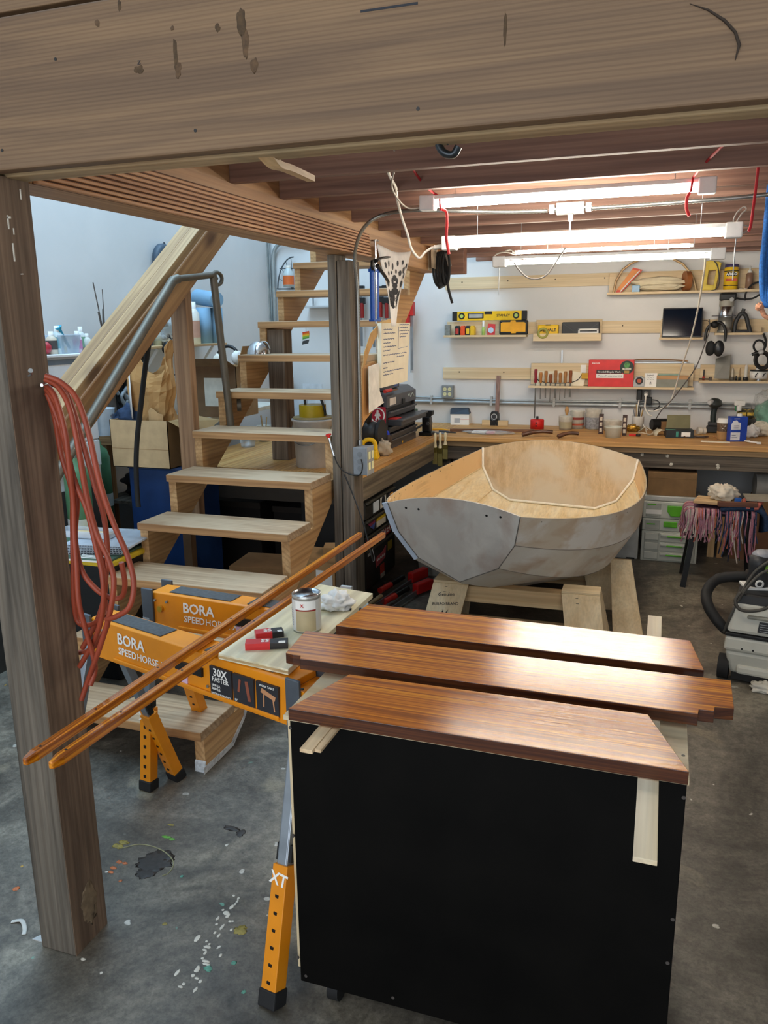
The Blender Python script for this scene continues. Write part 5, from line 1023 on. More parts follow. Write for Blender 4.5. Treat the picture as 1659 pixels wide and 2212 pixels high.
for px, py, lab in ((1297, 938, 'slim dark brown carton standing left of the open plastic tub'), (1348, 941, 'slim dark brown carton standing right of the open plastic tub')):
    p = bspot(px, py); t = thing('slim_carton', lab, 'carton', p, 0, 'slim cartons on the bench'); part(t, 'carton', B(-.017, .017, 0, .03, 0, .16), mat('#3a2420', .5), bevel=.001)
    for i in range(3): part(t, 'print', B(-.010, .010, -.0008, .004, .02+.045*i, .05+.045*i), mat('#c9bca8', .6, var=.4, scale=90))
lathe_thing('plastic_tub', 'open white plastic tub in front on the back bench', 'tub', 1324, 945, [(0, 0), (15, 0), (18, 21), (19.5, 22), (19, 24)], mat('#c5c8bd', .4, alpha=.85))
lathe_thing('plastic_tub', 'second clear tub behind the open white plastic tub', 'tub', 1322, 930, [(0, 0), (18, 0), (20, 20), (21, 22)], plas)
solo('gold_foil', 'crumpled golden foil on the back bench', 'foil', MB().blob((0, 0, .022), (.06, .05, .028), .6, 3, 6, 28, 16, -.021), mat('#b98f3a', .25, .7), bspot(1364, 931))
t, k = lathe_thing('pencil_cup', 'white paper cup full of pencils on the back bench', 'cup', 1377, 921, [(0, 0), (11, 0), (13, 30), (13.4, 31)], white)
for i in range(7):
    a = i*.9; part(t, 'pencil', MB().cyl((.01*math.cos(a), .01*math.sin(a), .02), (.04*math.cos(a+.3), .03*math.sin(a), .17+.02*(i % 3)), .004, n=6), [fir[2], black, mat('#c9a86a', .5), gray][i % 4])
t = thing('utility_lighter', 'small red and black lighter lying on the back bench', 'lighter', bspot(1370, 942), -.2); part(t, 'body', B(-.04, .015, -.012, .012, 0, .018), red, bevel=.004); part(t, 'head', B(.015, .045, -.012, .012, 0, .018), black, bevel=.003)
wire('charger_cord', 'tangled white charger cord lying on the back bench', [bspot(x, y)+Vector((0, 0, .008+.02*(i % 2))) for i, (x, y) in enumerate(((1385, 905), (1393, 925), (1378, 936), (1388, 943), (1410, 940), (1420, 925), (1408, 918), (1395, 926), (1400, 942), (1418, 936)))], .004, mat('#cfc6b0', .5))
t = thing('black_canister', 'black cylinder lying on the bench behind the open dark box', 'canister', bspot(1424, 925)); part(t, 'body', MB().cyl((-.06, 0, .05), (.06, .04, .05), .048, n=22), black); part(t, 'face', MB().cyl((-.062, -.001, .05), (-.06, 0, .05), .04, n=20), dkgray)
p = bspot(1466, 944); t = thing('open_carton', 'dark open carton with a green flap on the back bench', 'carton', p, .12)
part(t, 'body', B(-.10, .10, -.06, .06, 0, .06), mat('#25292b', .5), bevel=.001); part(t, 'flap', MB().hexa([(-.09, .06, .06), (.09, .06, .06), (.09, .063, .06), (-.09, .063, .06)], [(-.08, .10, .16), (.09, .10, .16), (.09, .103, .16), (-.08, .103, .16)]), mat('#6f6a4a', .6)); part(t, 'green_corner', B(-.10, -.03, -.05, .0, .0595, .061), mat('#4f8a7c', .5)); part(t, 'bar_label', B(.01, .075, -.0612, -.05, .012, .045), whitep); part(t, 'green_label', B(-.03, -.012, -.0612, -.05, .01, .05), mat('#3f9080', .5))
solo('brown_carton', 'small brown carton behind the dark open carton', 'carton', B(-.05, .06, -.03, .03, 0, .08), cardb2, bspot(1440, 925), .3)
solo('kraft_curl', 'curled scrap of white paper left of the dark open carton', 'paper', MB().sheet([[Vector((.05*math.cos(a)-.02, y, .045*math.sin(a))) for a in [i*math.pi/8 for i in range(9)]] for y in (-.05, .05)]), mat('#d6cbb0', .8), bspot(1432, 940), .4, solid=.002)
# drill
p = bspot(1539, 932); t = thing('cordless_drill', 'dark grey cordless drill standing on its battery on the back bench', 'drill', p)
part(t, 'battery', MB().hexa([(-.055, -.045, 0), (.05, -.045, 0), (.05, .045, 0), (-.055, .045, 0)], [(-.045, -.04, .055), (.045, -.04, .055), (.045, .04, .055), (-.045, .04, .055)]), black, bevel=.008)
part(t, 'foot', B(-.04, .042, -.035, .035, .055, .085), dkgray, bevel=.008); part(t, 'grip', MB().tube(cr([(.0, 0, .08), (-.004, 0, .13), (.0, 0, .18), (.012, 0, .215)], 5), .022, 12), mat('#27302f', .5))
part(t, 'head', MB().blob((.0, -.01, .235), (.055, .07, .04), .12, 1.2, 2), mat('#2b3130', .45)); part(t, 'chuck', MB().cyl((-.03, -.05, .245), (-.045, -.085, .245), .024, .016, 14), lgray); part(t, 'trigger', B(-.028, -.01, -.012, .012, .18, .205), black)
p = bspot(1561, 949); k = mpp(p); t = thing('coffee_cup', 'brown patterned takeaway coffee cup with white lid on the bench', 'cup', p)
part(t, 'cup', MB().lathe([(0, 0), (11.5*k, 0), (14*k, 38*k)], n=24), mat('#6d5a49', .6)); part(t, 'sleeve', MB().lathe([(12*k, 1*k), (13.2*k, 18*k)], n=24), mat('#a57f52', .8)); part(t, 'lid', MB().lathe([(14.8*k, 36*k), (14.8*k, 39*k), (13.5*k, 41*k), (13*k, 45*k), (0, 45*k)], n=24), white)
for i in range(4):
    a = math.radians(-130+26*i); part(t, 'pattern', MB().tube([(13.4*k*math.cos(a), 13.4*k*math.sin(a), 19*k), (14.1*k*math.cos(a+.5), 14.1*k*math.sin(a+.5), 35*k)], .0015, 4).tube([(13.4*k*math.cos(a+.5), 13.4*k*math.sin(a+.5), 19*k), (14.1*k*math.cos(a), 14.1*k*math.sin(a), 35*k)], .0015, 4), mat('#8d7a66', .6))
for a, z in ((-1.45, 30), (-1.75, 25)): part(t, 'white_dot', MB().blob((14*k*math.cos(a), 14*k*math.sin(a), z*k), (.005, .003, .004), .1), whitep)
p = bspot(1590, 953); t = thing('solvent_can', 'blue rectangular solvent can with white label and cap on the bench', 'can', p, .32); sb_ = mat('#1a3fa0', .35)
part(t, 'body', B(-.062, .062, -.032, .032, 0, .185), sb_, bevel=.004); part(t, 'cap', MB().lathe([(0, .205), (.016, .205), (.018, .185)], (.01, 0, 0), 14), white)
lab_ = part(t, 'label', MB().prism([(-.058, .09), (.01, .09), (.01, .14), (-.01, .145), (-.02, .16), (-.045, .155), (-.058, .13)], -.0332, -.03, 'y'), mat('#d5d8de', .5)); part(t, 'label', B(-.058, .01, -.0332, -.03, .012, .07), mat('#d5d8de', .5))
part(t, 'label_lines', MB().bx(-.04, -.005, -.0336, -.033, .10, .106).bx(-.04, .0, -.0336, -.033, .114, .12).bx(-.05, -.01, -.0336, -.033, .03, .034).bx(-.05, -.02, -.0336, -.033, .045, .049), mat('#3d4a78', .6))
text(t, 'lettering', 'acetone', whitep, (-.02, -.0325, .170), (1, 0, 0), (0, 0, 1), .016) if False else part(t, 'white_script', B(-.04, .0, -.0332, -.03, .168, .172), whitep)
t, k = lathe_thing('spray_bottle', 'clear spray bottle with white trigger head behind the blue can', 'bottle', 1592, 930, [(0, 0), (13, 0), (13.5, 18), (12, 26), (6, 33), (5, 40)], pclear)
part(t, 'trigger_head', MB().bar((-.035, -.01, .24), (.04, .01, .235), .035, .04).cyl((0, 0, .18), (0, 0, .23), .02, n=12), white, bevel=.006); part(t, 'green_lever', MB().bar((-.03, -.01, .22), (-.022, -.01, .175), .016, .008, (1, 0, 0)), mat('#2f7d4a', .5))
for i, (px, py, lab) in enumerate(((1604, 905, 'black and yellow tape roll behind the spray bottle'), (1621, 905, 'black and yellow tape roll on the black stand'))):
    p = ony(px, 900, 6.93); p.z = ZB; t = thing('tape_roll', lab, 'tape', p+Vector((0, 0, .15))); k = mpp(p)
    part(t, 'roll', MB().lathe([(0, -.012), (.042, -.012), (.042, .012), (0, .012)], n=24, ax=Matrix.Rotation(math.radians(90), 3, 'X')), mat('#3a352a', .5)); part(t, 'rim', MB().lathe([(.036, .013), (.043, .013), (.043, -.013), (.036, -.013)], n=24, ax=Matrix.Rotation(math.radians(90), 3, 'X')), mat('#8c7a3c', .5)); part(t, 'sticker', B(-.026, .026, -.014, -.011, -.010, .014), mat('#cfae3e', .5))
    part(t, 'stand', B(-.038, .04, -.02, .045, -.15, -.035), black, bevel=.008)
t = thing('plastic_bag', 'clear plastic bag of green and white stuff at the right end of the bench', 'bag', bspot(1642, 940)); part(t, 'green_wrap', MB().blob((.06, .05, .14), (.10, .08, .12), .4, 2.2, 3, 36, 22, -.135), mat('#6f9a86', .7, var=.3, scale=20)); part(t, 'white_wrap', MB().blob((.02, -.02, .05), (.10, .07, .055), .45, 2.4, 9, 36, 20, -.048), mat('#d5cdba', .6)); part(t, 'film', MB().blob((.06, .04, .17), (.14, .09, .17), .35, 2, 5, 36, 22, -.165), mat('#eef2f2', .1, trans=.9, alpha=.22, var=.02))
solo('tissue', 'crumpled white tissue in front of the plastic bag', 'tissue', MB().blob((0, 0, .04), (.055, .05, .05), .5, 3, 4, 36, 20, -.038), mat('#e2e1de', .8, var=.05), bspot(1622, 944))
solo('white_cap_tool', 'white curved plastic scraper hanging over the front bench edge', 'scraper', MB().tube(cr([(0, .06, .01), (-.02, .02, .012), (.01, -.02, .012), (.06, -.035, .010)], 5), .014, 8, flat=.4).bx(.045, .075, -.06, -.02, .003, .014), white, bspot(1618, 957))
solo('white_rings', 'two white plastic rings stacked on their side on the bench', 'rings', MB().cyl((0, 0, .028), (.03, .01, .028), .028, n=18).cyl((.038, .012, .026), (.06, .02, .026), .025, n=18), offwhite, bspot(1506, 938))
solo('wood_ruler', 'thin wooden stir stick lying across the bench edge', 'stick', MB().bar((0, .10, .006), (.045, -.05, .006), .022, .003), wood('#b87b48', '#d39a66', 1, 1, .6), bspot(1545, 948))
solo('sandpaper_sheet', 'small cream sandpaper sheet lying at the bench edge', 'paper', B(-.1, .1, -.025, .03, 0, .004), cream, bspot(1545, 955), -.05)
solo('pliers', 'pair of dark pliers lying on the bench beside the drill', 'pliers', MB().tube(cr([(-.09, .01, .01), (-.03, .0, .012), (.0, 0, .012), (.06, .02, .01), (.10, .03, .01)], 4), [.008]*17, 6).tube(cr([(-.08, -.03, .01), (-.03, -.008, .012), (0, 0, .012), (.07, -.01, .01)], 4), [.008]*13, 6), mat('#4a3a30', .5), bspot(1500, 946))
for i, (px, py, c, lab) in enumerate(((952, 930, '#d9a12a', 'yellow screwdriver lying by the vise on the back bench'), (965, 936, '#3a3d42', 'dark pliers lying by the vise on the back bench'), (948, 938, '#8d8f92', 'grey wrench lying by the vise on the back bench'))):
    solo('hand_tool', lab, 'tool', MB().tube([(-.07, .02*i, .01), (.0, .0, .012), (.08, -.01, .008)], [.010, .009, .004], 8), mat(c, .4), bspot(px, py))
for i, (px, yt, yb, lab) in enumerate(((940, 935, 1003, 'left one of three brushes hanging at the bench corner'), (951, 934, 1007, 'middle and largest of three brushes hanging at the bench corner'), (962, 934, 992, 'right one of three brushes hanging at the bench corner'))):
    Y = 6.06; a, b_ = ony(px, yt, Y), ony(px, yb, Y); L = a.z-b_.z; t = thing('paint_brush', lab, 'brush', a, 0, 'brushes hanging at the bench corner')
    part(t, 'handle', MB().lathe([(0, .0), (.010, -.004), (.012, -L*.15), (.008, -L*.3), (.016, -L*.46)], n=12), mat('#dccfa8', .45)); part(t, 'ferrule', B(-.02, .02, -.009, .009, -L*.62, -L*.45), mat('#6b5f2a', .35, .6)); part(t, 'bristles', B(-.019, .019, -.008, .008, -L, -L*.62), mat('#7d7440', .8), bevel=.002)
wire('brush_wire', 'thin rod holding the hanging brushes at the bench corner', [ony(934, 938, 6.07), ony(968, 936, 6.07)], .002, steel, 'rod', 2)
# ------------------------------------------------------------------ left bench
fx = -1.83; y0, y1 = 5.33, 6.03
t = thing('tool_chest', 'grey steel tool chest with open drawers on the left bench', 'tool chest', (fx, y0, ZB)); w = y1-y0
tc = mat('#54555a', .4, .3); part(t, 'body', MB().bx(-.26, -.02, 0, w, 0, .36).bx(-.02, 0, 0, .03, 0, .30).bx(-.02, 0, w-.03, w, 0, .30), mat('#2b2c2f', .45), bevel=.003)
part(t, 'lid', MB().prism([(-.26, .36), (.005, .30), (.005, .38), (-.06, .42), (-.26, .42)], 0, w, 'y'), tc, bevel=.004)
for i, (z, out) in enumerate(((.255, .01), (.20, .10), (.145, .01), (.095, .015), (.05, .01))):
    d = part(t, 'drawer', B(-.22, out, .03, w-.03, z-.025, z+.018), mat('#3c3d41', .4, .2), bevel=.003); part(d, 'pull', B(out, out+.012, .03, w-.03, z+.006, z+.018), tc, bevel=.002)
part(t, 'base_panel', B(-.01, .004, .0, w, .0, .04), tc); part(t, 'round_badge', MB().cyl((.004, w*.5, .02), (.006, w*.5, .02), .012, n=16), yellow); part(t, 'latch', B(.004, .016, w*.48, w*.56, .30, .34), black, bevel=.003); part(t, 'sticker', B(.004, .0065, w*.08, w*.28, .315, .365), mat('#d8d2cb', .5)); part(t, 'script_sticker', MB().tube(cr([(.007, w*.7+.03*i, .35+.015*math.sin(i*2.2)) for i in range(6)], 4), .003, 5), mat('#c9d4cd', .5))
part(t, 'red_item', B(-.1, .06, .04, .16, .212, .225), red, bevel=.003)
ss = thing('walking_sign', 'square red sticker with a white walking figure on the side of the tool chest', 'sign', (fx-.125, y0-.006, ZB+.19))
part(ss, 'plate', B(0, .12, 0, .004, 0, .12), mat('#b3253a', .5)); part(ss, 'ring', MB().lathe([(.046, 0), (.055, 0), (.055, .002), (.046, .002)], (.06, -.0005, .06), 28, False, Matrix.Rotation(math.radians(90), 3, 'X')), whitep)
part(ss, 'figure', MB().cyl((.06, -.001, .09), (.06, .001, .09), .009, n=12).bar((.06, -.0005, .082), (.06, -.0005, .05), .001, .022, (1, 0, 0)).bar((.056, -.0005, .05), (.046, -.0005, .025), .001, .012, (1, 0, 0)).bar((.064, -.0005, .05), (.074, -.0005, .025), .001, .012, (1, 0, 0)).bar((.05, -.0005, .075), (.04, -.0005, .055), .001, .009, (1, 0, 0)).bar((.07, -.0005, .075), (.08, -.0005, .055), .001, .009, (1, 0, 0)), whitep)
t = thing('tool_tray', 'grey and blue parts tray on top of the tool chest', 'tray', (fx-.20, y0+.02, ZB+.421)); part(t, 'tray', B(0, .16, 0, .40, 0, .055), mat('#4c5258', .5), bevel=.003); part(t, 'blue_block', B(.03, .161, .27, .36, .01, .058), mat('#3d5a9a', .5))
solo('red_handle_tool', 'red handled scraper resting on the tool chest lid edge', 'scraper', MB().cyl((.0, 0, .02), (.0, .14, .02), .013, n=10), mat('#c23028', .45), (fx-.005, y0-.02, ZB+.40))
part(bpy.data.objects['red_handle_tool'], 'blade', B(-.012, .012, .13, .26, .012, .02), mat('#7a5b3a', .5))
# drill press / grinder, bottle, clamp
t = thing('bench_grinder', 'black bench tool with a curved shield beside the grey post', 'grinder', onz(806, 982, ZB))
part(t, 'body', MB().lathe([(0, -.05), (.06, -.05), (.07, 0), (.06, .05), (0, .05)], (0, 0, .16), 24, True, Matrix.Rotation(math.radians(90), 3, 'Y')), mat('#3a3b3d', .4)); part(t, 'wheel', MB().cyl((.05, 0, .15), (.07, 0, .15), .095, n=28), mat('#2a2a2b', .6)); part(t, 'foot', B(-.05, .06, -.06, .06, 0, .09), mat('#2a2a2c', .5), bevel=.01); part(t, 'shield', MB().blob((-.02, -.02, .30), (.02, .045, .09), .15, 1.2, 2), mat('#241c18', .5)); part(t, 'shield_tip', MB().tube(cr([(-.02, -.03, .33), (-.03, -.05, .38), (-.04, -.05, .42)], 4), [.03]*4+[.02]*3+[.014]*2, 8, flat=.5), mat('#241c18', .5)); part(t, 'rest', B(.03, .10, -.04, .05, .085, .095), steel)
solo('cloth_rag', 'crumpled cream rag by the foot of the bench tool', 'rag', MB().blob((0, 0, .05), (.06, .05, .06), .5, 2.4, 7, 32, 20, -.049), mat('#b8ab98', .9), onz(826, 984, ZB))
t = thing('squeeze_bottle', 'brown squeeze bottle with a blue tip in front of the tool chest', 'bottle', onz(838, 977, ZB)); part(t, 'body', MB().lathe([(0, 0), (.026, 0), (.028, .02), (.024, .05), (.028, .08), (.026, .11), (.014, .125)], n=18), mat('#3d2b20', .5)); part(t, 'tip', MB().lathe([(.014, .124), (.013, .135), (.004, .152), (0, .153)], n=12), mat('#2340c8', .4))
t = thing('spray_vial', 'pink labelled small bottle with black pump on the left bench', 'bottle', onz(891, 944, ZB)); part(t, 'body', MB().lathe([(0, 0), (.022, 0), (.022, .10), (.012, .11)], n=16), mat('#b58596', .4)); part(t, 'pump', MB().lathe([(.012, .108), (.012, .13), (.006, .14), (.006, .165), (0, .166)], n=12), black); part(t, 'label', MB().lathe([(.0225, .02), (.0225, .075)], n=16), mat('#d8c3c8', .5))
t = thing('push_block', 'yellow plastic push block with an arched handle on the left bench', 'push block', onz(800, 990, ZB), .2)
part(t, 'block', MB().hexa([(-.06, -.055, 0), (.06, -.055, 0), (.06, .055, 0), (-.06, .055, 0)], [(-.06, -.05, .05), (.045, -.05, .06), (.045, .05, .06), (-.06, .05, .05)]), yellow, bevel=.006); part(t, 'handle', MB().tube(cr([(-.05, 0, .05), (-.05, 0, .10), (-.02, 0, .125), (.02, 0, .12), (.035, 0, .09), (.035, 0, .05)], 5), .015, 10), yellow)
for x in (-.02, .015, .03): part(t, 'screw', MB().cyl((x, -.056, .02), (x, -.050, .022), .004, n=8), mat('#8a6d14', .5))
t = thing('tool_battery', 'grey and black battery block beside the yellow push block', 'battery', onz(787, 1003, ZB)); part(t, 'block', B(-.03, .03, -.03, .03, 0, .085), mat('#6c6458', .5), bevel=.004); part(t, 'face', B(-.02, .031, -.031, .02, .02, .075), black)
# flip chart pad and sheets on the stringer side
t = thing('flip_chart', 'cream flip chart pad with handwritten lines hanging on the stair side', 'pad', (-1.635, 4.62, 1.38)); o_ = Vector(t.location)
Q = [onx(x, y, -1.60)-o_ for x, y in ((824, 698), (886, 697), (880, 823), (824, 838))]
Qb = [q+Vector((-.025, 0, 0)) for q in Q]
part(t, 'pad', MB().hexa([Qb[3], Qb[2], Qb[1], Qb[0]], [Q[3], Q[2], Q[1], Q[0]]), cream)
def qp(u, v): return (Q[0].lerp(Q[1], u)).lerp(Q[3].lerp(Q[2], u), v)+Vector((.002, 0, 0))
for i, (v, u0, u1) in enumerate(((.10, .06, .35), (.16, .06, .45), (.25, .06, .42), (.31, .06, .30), (.37, .06, .5), (.43, .06, .28), (.50, .06, .9), (.55, .5, .8), (.62, .06, .45), (.70, .06, .2), (.76, .06, .8), (.81, .06, .4), (.03, .6, .95), (.08, .6, .9), (.13, .6, .95), (.18, .62, .9), (.23, .62, .85))):
    n = int((u1-u0)*60)+4; part(t, 'handwriting', MB().tube([qp(u0+(u1-u0)*j/n, v+.007*math.sin(j*2.6+i)+.004*math.sin(j*1.1)) for j in range(n+1)], .0016, 3), inkblue)
part(t, 'drawn_line', MB().tube([qp(.57, .06), qp(.57, .42), qp(.92, .40)], .0015, 3), inkblue)
solo('kraft_pattern', 'curved kraft cardboard pattern hanging behind the flip chart', 'cardboard', MB().sheet([[onx(x, y, -1.625), onx(x2, y2, -1.625)] for (x, y), (x2, y2) in (((783, 795), (788, 790)), ((787, 760), (798, 758)), ((800, 720), (814, 724)), ((822, 696), (832, 706)), ((850, 686), (852, 698)), ((868, 690), (864, 700)))], False), kraft, solid=.003)
solo('hanging_sheet', 'white paper sheet with a folded corner hanging on the stair side', 'paper', MB().add([onx(x, y, -1.615) for x, y in ((796, 792), (818, 784), (820, 845), (829, 870), (797, 892))], [(0, 1, 2, 3, 4)]), mat('#ece9e2', .8), solid=.002)
solo('plywood_offcut', 'tan plywood panel hanging on the stair side behind the paper sheet', 'panel', MB().add([onx(x, y, -1.645+.004) for x, y in ((781, 792), (816, 780), (817, 872), (783, 915))], [(0, 1, 2, 3)]), wood('#b98347', '#d3a268', 2, .6, .6), solid=.004)
solo('kraft_board', 'cream board standing behind the tool chest on the left bench', 'board', B(0, .012, 0, .5, 0, .62), mat('#d9cda8', .7), (-2.13, 5.5, ZB), 0)
# chest with stickers below left bench
t = thing('sticker_chest', 'dark rolling tool chest under the left bench covered with stickers', 'tool chest', (-1.72, 4.52, 0)); w = .62
part(t, 'body', MB().bx(-.42, 0, 0, w, .08, .69), mat('#191a1b', .45), bevel=.004)
df = mat('#35332e', .4, .3)
for z0, z1 in ((.56, .67), (.455, .55), (.365, .445), (.10, .355)):
    d = part(t, 'drawer_front', B(0, .014, .02, w-.02, z0, z1), df, bevel=.003); part(d, 'pull', B(.014, .026, .03, w-.03, z1-.014, z1), mat('#5c594f', .35, .5), bevel=.002)
def stk(nm, y0, y1, z0, z1, c, x=.0145): return part(t, nm, B(x, x+.002, y0, y1, z0, z1), mat(c, .5, var=.05))
stk('sticker', .16, .27, .575, .645, '#d2dbe2'); stk('sticker', .30, .41, .575, .655, '#d9d4c8'); part(t, 'sticker', MB().cyl((.016, .355, .617), (.018, .355, .617), .034, n=20), ink); stk('sticker', .47, .57, .595, .645, '#35364a'); part(t, 'sticker', MB().bx(.0165, .018, .49, .56, .605, .622), mat('#c93a2a', .5)); part(t, 'sticker', MB().bx(.0165, .018, .49, .56, .622, .638), mat('#e5a23a', .5))
part(t, 'sticker', MB().prism([(.05, .53), (.20, .54), (.16, .465)], .015, .017, 'x'), mat('#8a3a50', .5)); part(t, 'sticker', MB().prism([(.09, .50), (.19, .51), (.16, .47)], .017, .018, 'x'), mat('#4b5fa8', .5)); stk('sticker', .22, .40, .505, .545, '#d9b92a'); stk('sticker', .22, .40, .465, .505, '#e4dfd0')
fl = stk('banner_sticker', .03, .50, .372, .442, '#b02a28'); text(t, 'lettering', 'FLOWMASTER', whitep, (.0172, .27, .407), (0, 1, 0), (0, 0, 1), .072, squeeze=.95, bold=.012)
part(t, 'sticker', MB().bx(.0145, .017, .05, .55, .34, .346).bx(.0145, .017, .05, .10, .315, .335), whitep); part(t, 'sticker', MB().prism([(.20, .20), (.38, .22), (.40, .30), (.33, .275), (.22, .27), (.19, .24)], .0145, .017, 'x'), mat('#cf5a64', .5)); part(t, 'sticker', MB().tube([(.018, .22+.02*i, .24+.012*(i % 2)) for i in range(8)], .004, 4), whitep)
stk('sticker', .44, .53, .25, .31, '#a8942a'); stk('sticker', .28, .36, .12, .19, '#d23b2a'); stk('sticker', .28, .36, .10, .13, '#d9d2c4', .0165)
# red parallel clamps on the floor
for i, (lab, a, b_) in enumerate((('upper one of two red jawed bar clamps lying on the floor by the sticker chest', (-1.62, 4.30, .05), (-1.42, 5.55, .08)), ('lower one of two red jawed bar clamps lying on the floor by the sticker chest', (-1.55, 4.18, .03), (-1.36, 5.35, .03)))):
    A, Bq = Vector(a), Vector(b_); d = (Bq-A).normalized(); t = thing('bar_clamp', lab, 'clamp', A, 0, 'red bar clamps on the floor')
    part(t, 'bar', MB().bar((0, 0, 0), Bq-A, .010, .03), steel); part(t, 'jaw', MB().bar(d*.62+Vector((-.01, 0, .02)), d*.78+Vector((.03, 0, .02)), .05, .07), red, bevel=.008); part(t, 'handle', MB().cyl(d*.60+Vector((-.05, 0, .03)), d*.46+Vector((-.07, 0, .02)), .018, n=12), black); part(t, 'grip', MB().cyl(d*.46+Vector((-.07, 0, .02)), d*.34+Vector((-.085, 0, .015)), .020, n=12), mat('#d8352a', .4)); part(t, 'end_jaw', MB().bar(d*-.02, d*.05, .05, .06), black, bevel=.006)
solo('wood_dowel', 'wooden handle lying on the floor in front of the sticker chest', 'dowel', MB().cyl((-1.70, 4.25, .02), (-1.63, 4.60, .05), .016, n=12), pine[1])
solo('storage_tub', 'pale grey plastic tub on the floor behind the dinghy bow', 'tub', MB().hexa([(0, 0, 0), (.40, 0, 0), (.40, .30, 0), (0, .30, 0)], [(-.02, -.02, .26), (.42, -.02, .26), (.42, .32, .26), (-.02, .32, .26)]), mat('#b3aa9c', .5), (-1.56, 5.22, 0.0), .05, bevel=.015)
# under-bench darkness: boards, bins
for i, (x, y, w, d, h, m_, lab) in enumerate(((-1.2, 6.45, .5, .4, .45, cardb2, 'brown carton on the floor under the back bench behind the dinghy'), (-.62, 6.4, .35, .4, .5, mat('#4b4740', .7), 'dark grey crate under the back bench behind the dinghy'))):
    t = thing('storage_carton', lab, 'carton', (x, y, .0)); part(t, 'body', B(0, w, 0, d, 0, h), m_, bevel=.004); part(t, 'flap', B(-.002, w+.002, -.003, .0, h*.8, h), m_)
# ================================================================== left side and under the stairs
# clamps on the back wall
def wallclamp(px, yt, ym, yb, lab):
    Y = 6.97; a, m_, b_ = ony(px, yt, Y), ony(px, ym, Y), ony(px, yb, Y); t = thing('wall_clamp', lab, 'clamp', a, 0, 'clamps hanging on the back wall')
    part(t, 'bar', B(-.010, .010, 0, .008, b_.z-a.z, 0), mat('#8a8c8e', .35, .7)); part(t, 'jaw', B(-.025, .035, -.03, .02, -.075, .0), black, bevel=.006); part(t, 'slide', B(-.022, .04, -.03, .02, m_.z-a.z-.03, m_.z-a.z+.03), black, bevel=.006); part(t, 'handle', MB().cyl((.018, -.02, m_.z-a.z-.02), (.018, -.02, m_.z-a.z-.15), .017, n=10), dkred)
    return t
for px, yt, ym, yb, lab in ((779, 617, 650, 748, 'leftmost hanging bar clamp just right of the grey post'), (806, 622, 652, 750, 'bar clamp behind the blue caulking gun, second from the grey post'), (819, 618, 648, 746, 'bar clamp third from the grey post'), (832, 616, 650, 752, 'bar clamp fourth from the grey post'), (845, 618, 655, 745, 'bar clamp half hidden by the skull pennant'))[:4]:
    wallclamp(px, yt, ym, yb, lab)
t = thing('wall_clamp', 'long parallel clamp with bright red jaws hanging right of the stair stringer', 'clamp', ony(889, 652, 6.97), 0, 'clamps hanging on the back wall'); L = ony(889, 652, 6.97).z-ony(886, 800, 6.97).z
part(t, 'bar', B(-.012, .012, 0, .012, -L, 0), steel); part(t, 'jaw', B(-.03, .03, -.05, .012, -.12, .0), red, bevel=.006); part(t, 'slide', B(-.08, -.012, -.05, .02, -.21, -.10), red, bevel=.006); part(t, 'tip', MB().cyl((0, .0, -L-.02), (0, 0, -L), .014, n=10), lgray)
# wall fittings left of the stairs
for i, (px, r, lab) in enumerate(((578, .024, 'thick vertical grey conduit in the wall corner'), (584, .008, 'thin vertical cable beside the grey corner conduit'))):
    solo('corner_conduit', lab, 'conduit', MB().cyl((0, 0, .9), (0, 0, 4.5), r, n=12), mat('#8f9696', .4, .4), (ony(px, 600, 7.0).x, 7.0, 0))
solo('bent_conduit', 'grey conduit bending over to the right beside the wall corner', 'conduit', MB().tube(cr([ony(x, y, 7.0) for x, y in ((596, 860), (594, 700), (591, 600), (590, 560), (594, 538), (606, 526), (628, 523), (660, 521))], 5), .018, 10), mat('#9aa09f', .4, .4))
m = MB()
for a in (0, .35, .7, 1.05, 1.4): m.tube([ony(600+40*math.cos(u)*0+34, 625, 6.99) for u in (0, 1)][:1]+[ony(634-34*math.cos(a), 625-70*math.sin(a), 6.99)], .003, 5)
m.tube([ony(634-34*math.cos(a), 625-70*math.sin(a), 6.99) for a in [i*math.pi/16 for i in range(9)]], .006, 6).tube([ony(598, 624, 6.99), ony(640, 624, 6.99)], .006, 6).tube([ony(604, 580, 6.99), ony(640, 580, 6.99)], .005, 6)
solo('wire_rack', 'half round wire rack on the wall beside the stairs', 'rack', m, mat('#5d6468', .4, .6))
t = thing('bottle_on_rack', 'clear bottle with an orange label standing on the wire rack', 'bottle', ony(624, 620, 6.94)); part(t, 'body', MB().lathe([(0, 0), (.05, 0), (.05, .12), (.03, .15), (.02, .17)], n=18), mat('#b9c4c4', .3)); part(t, 'label', MB().lathe([(.051, .02), (.051, .10)], n=18), mat('#d0642a', .5)); part(t, 'cap', MB().lathe([(.022, .168), (.022, .19), (0, .19)], n=14), offwhite)
p = ony(702, 662, 6.9); t = thing('metal_shelf', 'small grey metal bracket shelf on the back wall behind the stairs', 'shelf', p); part(t, 'plate', B(-.22, .3, 0, .15, -.008, .008), lgray); part(t, 'bracket', MB().tube([(-.16, .1, 0), (-.16, .1, .08), (-.13, .1, .1)], .008, 6), steel)
t = thing('colour_swatches', 'fan of rainbow colour swatch cards hanging behind the stairs', 'swatches', ony(661, 716, 4.78)); k = mpp(t.location)
part(t, 'string', MB().cyl((0, .0, 0), (0, 0, .05), .0015, n=6), steel)
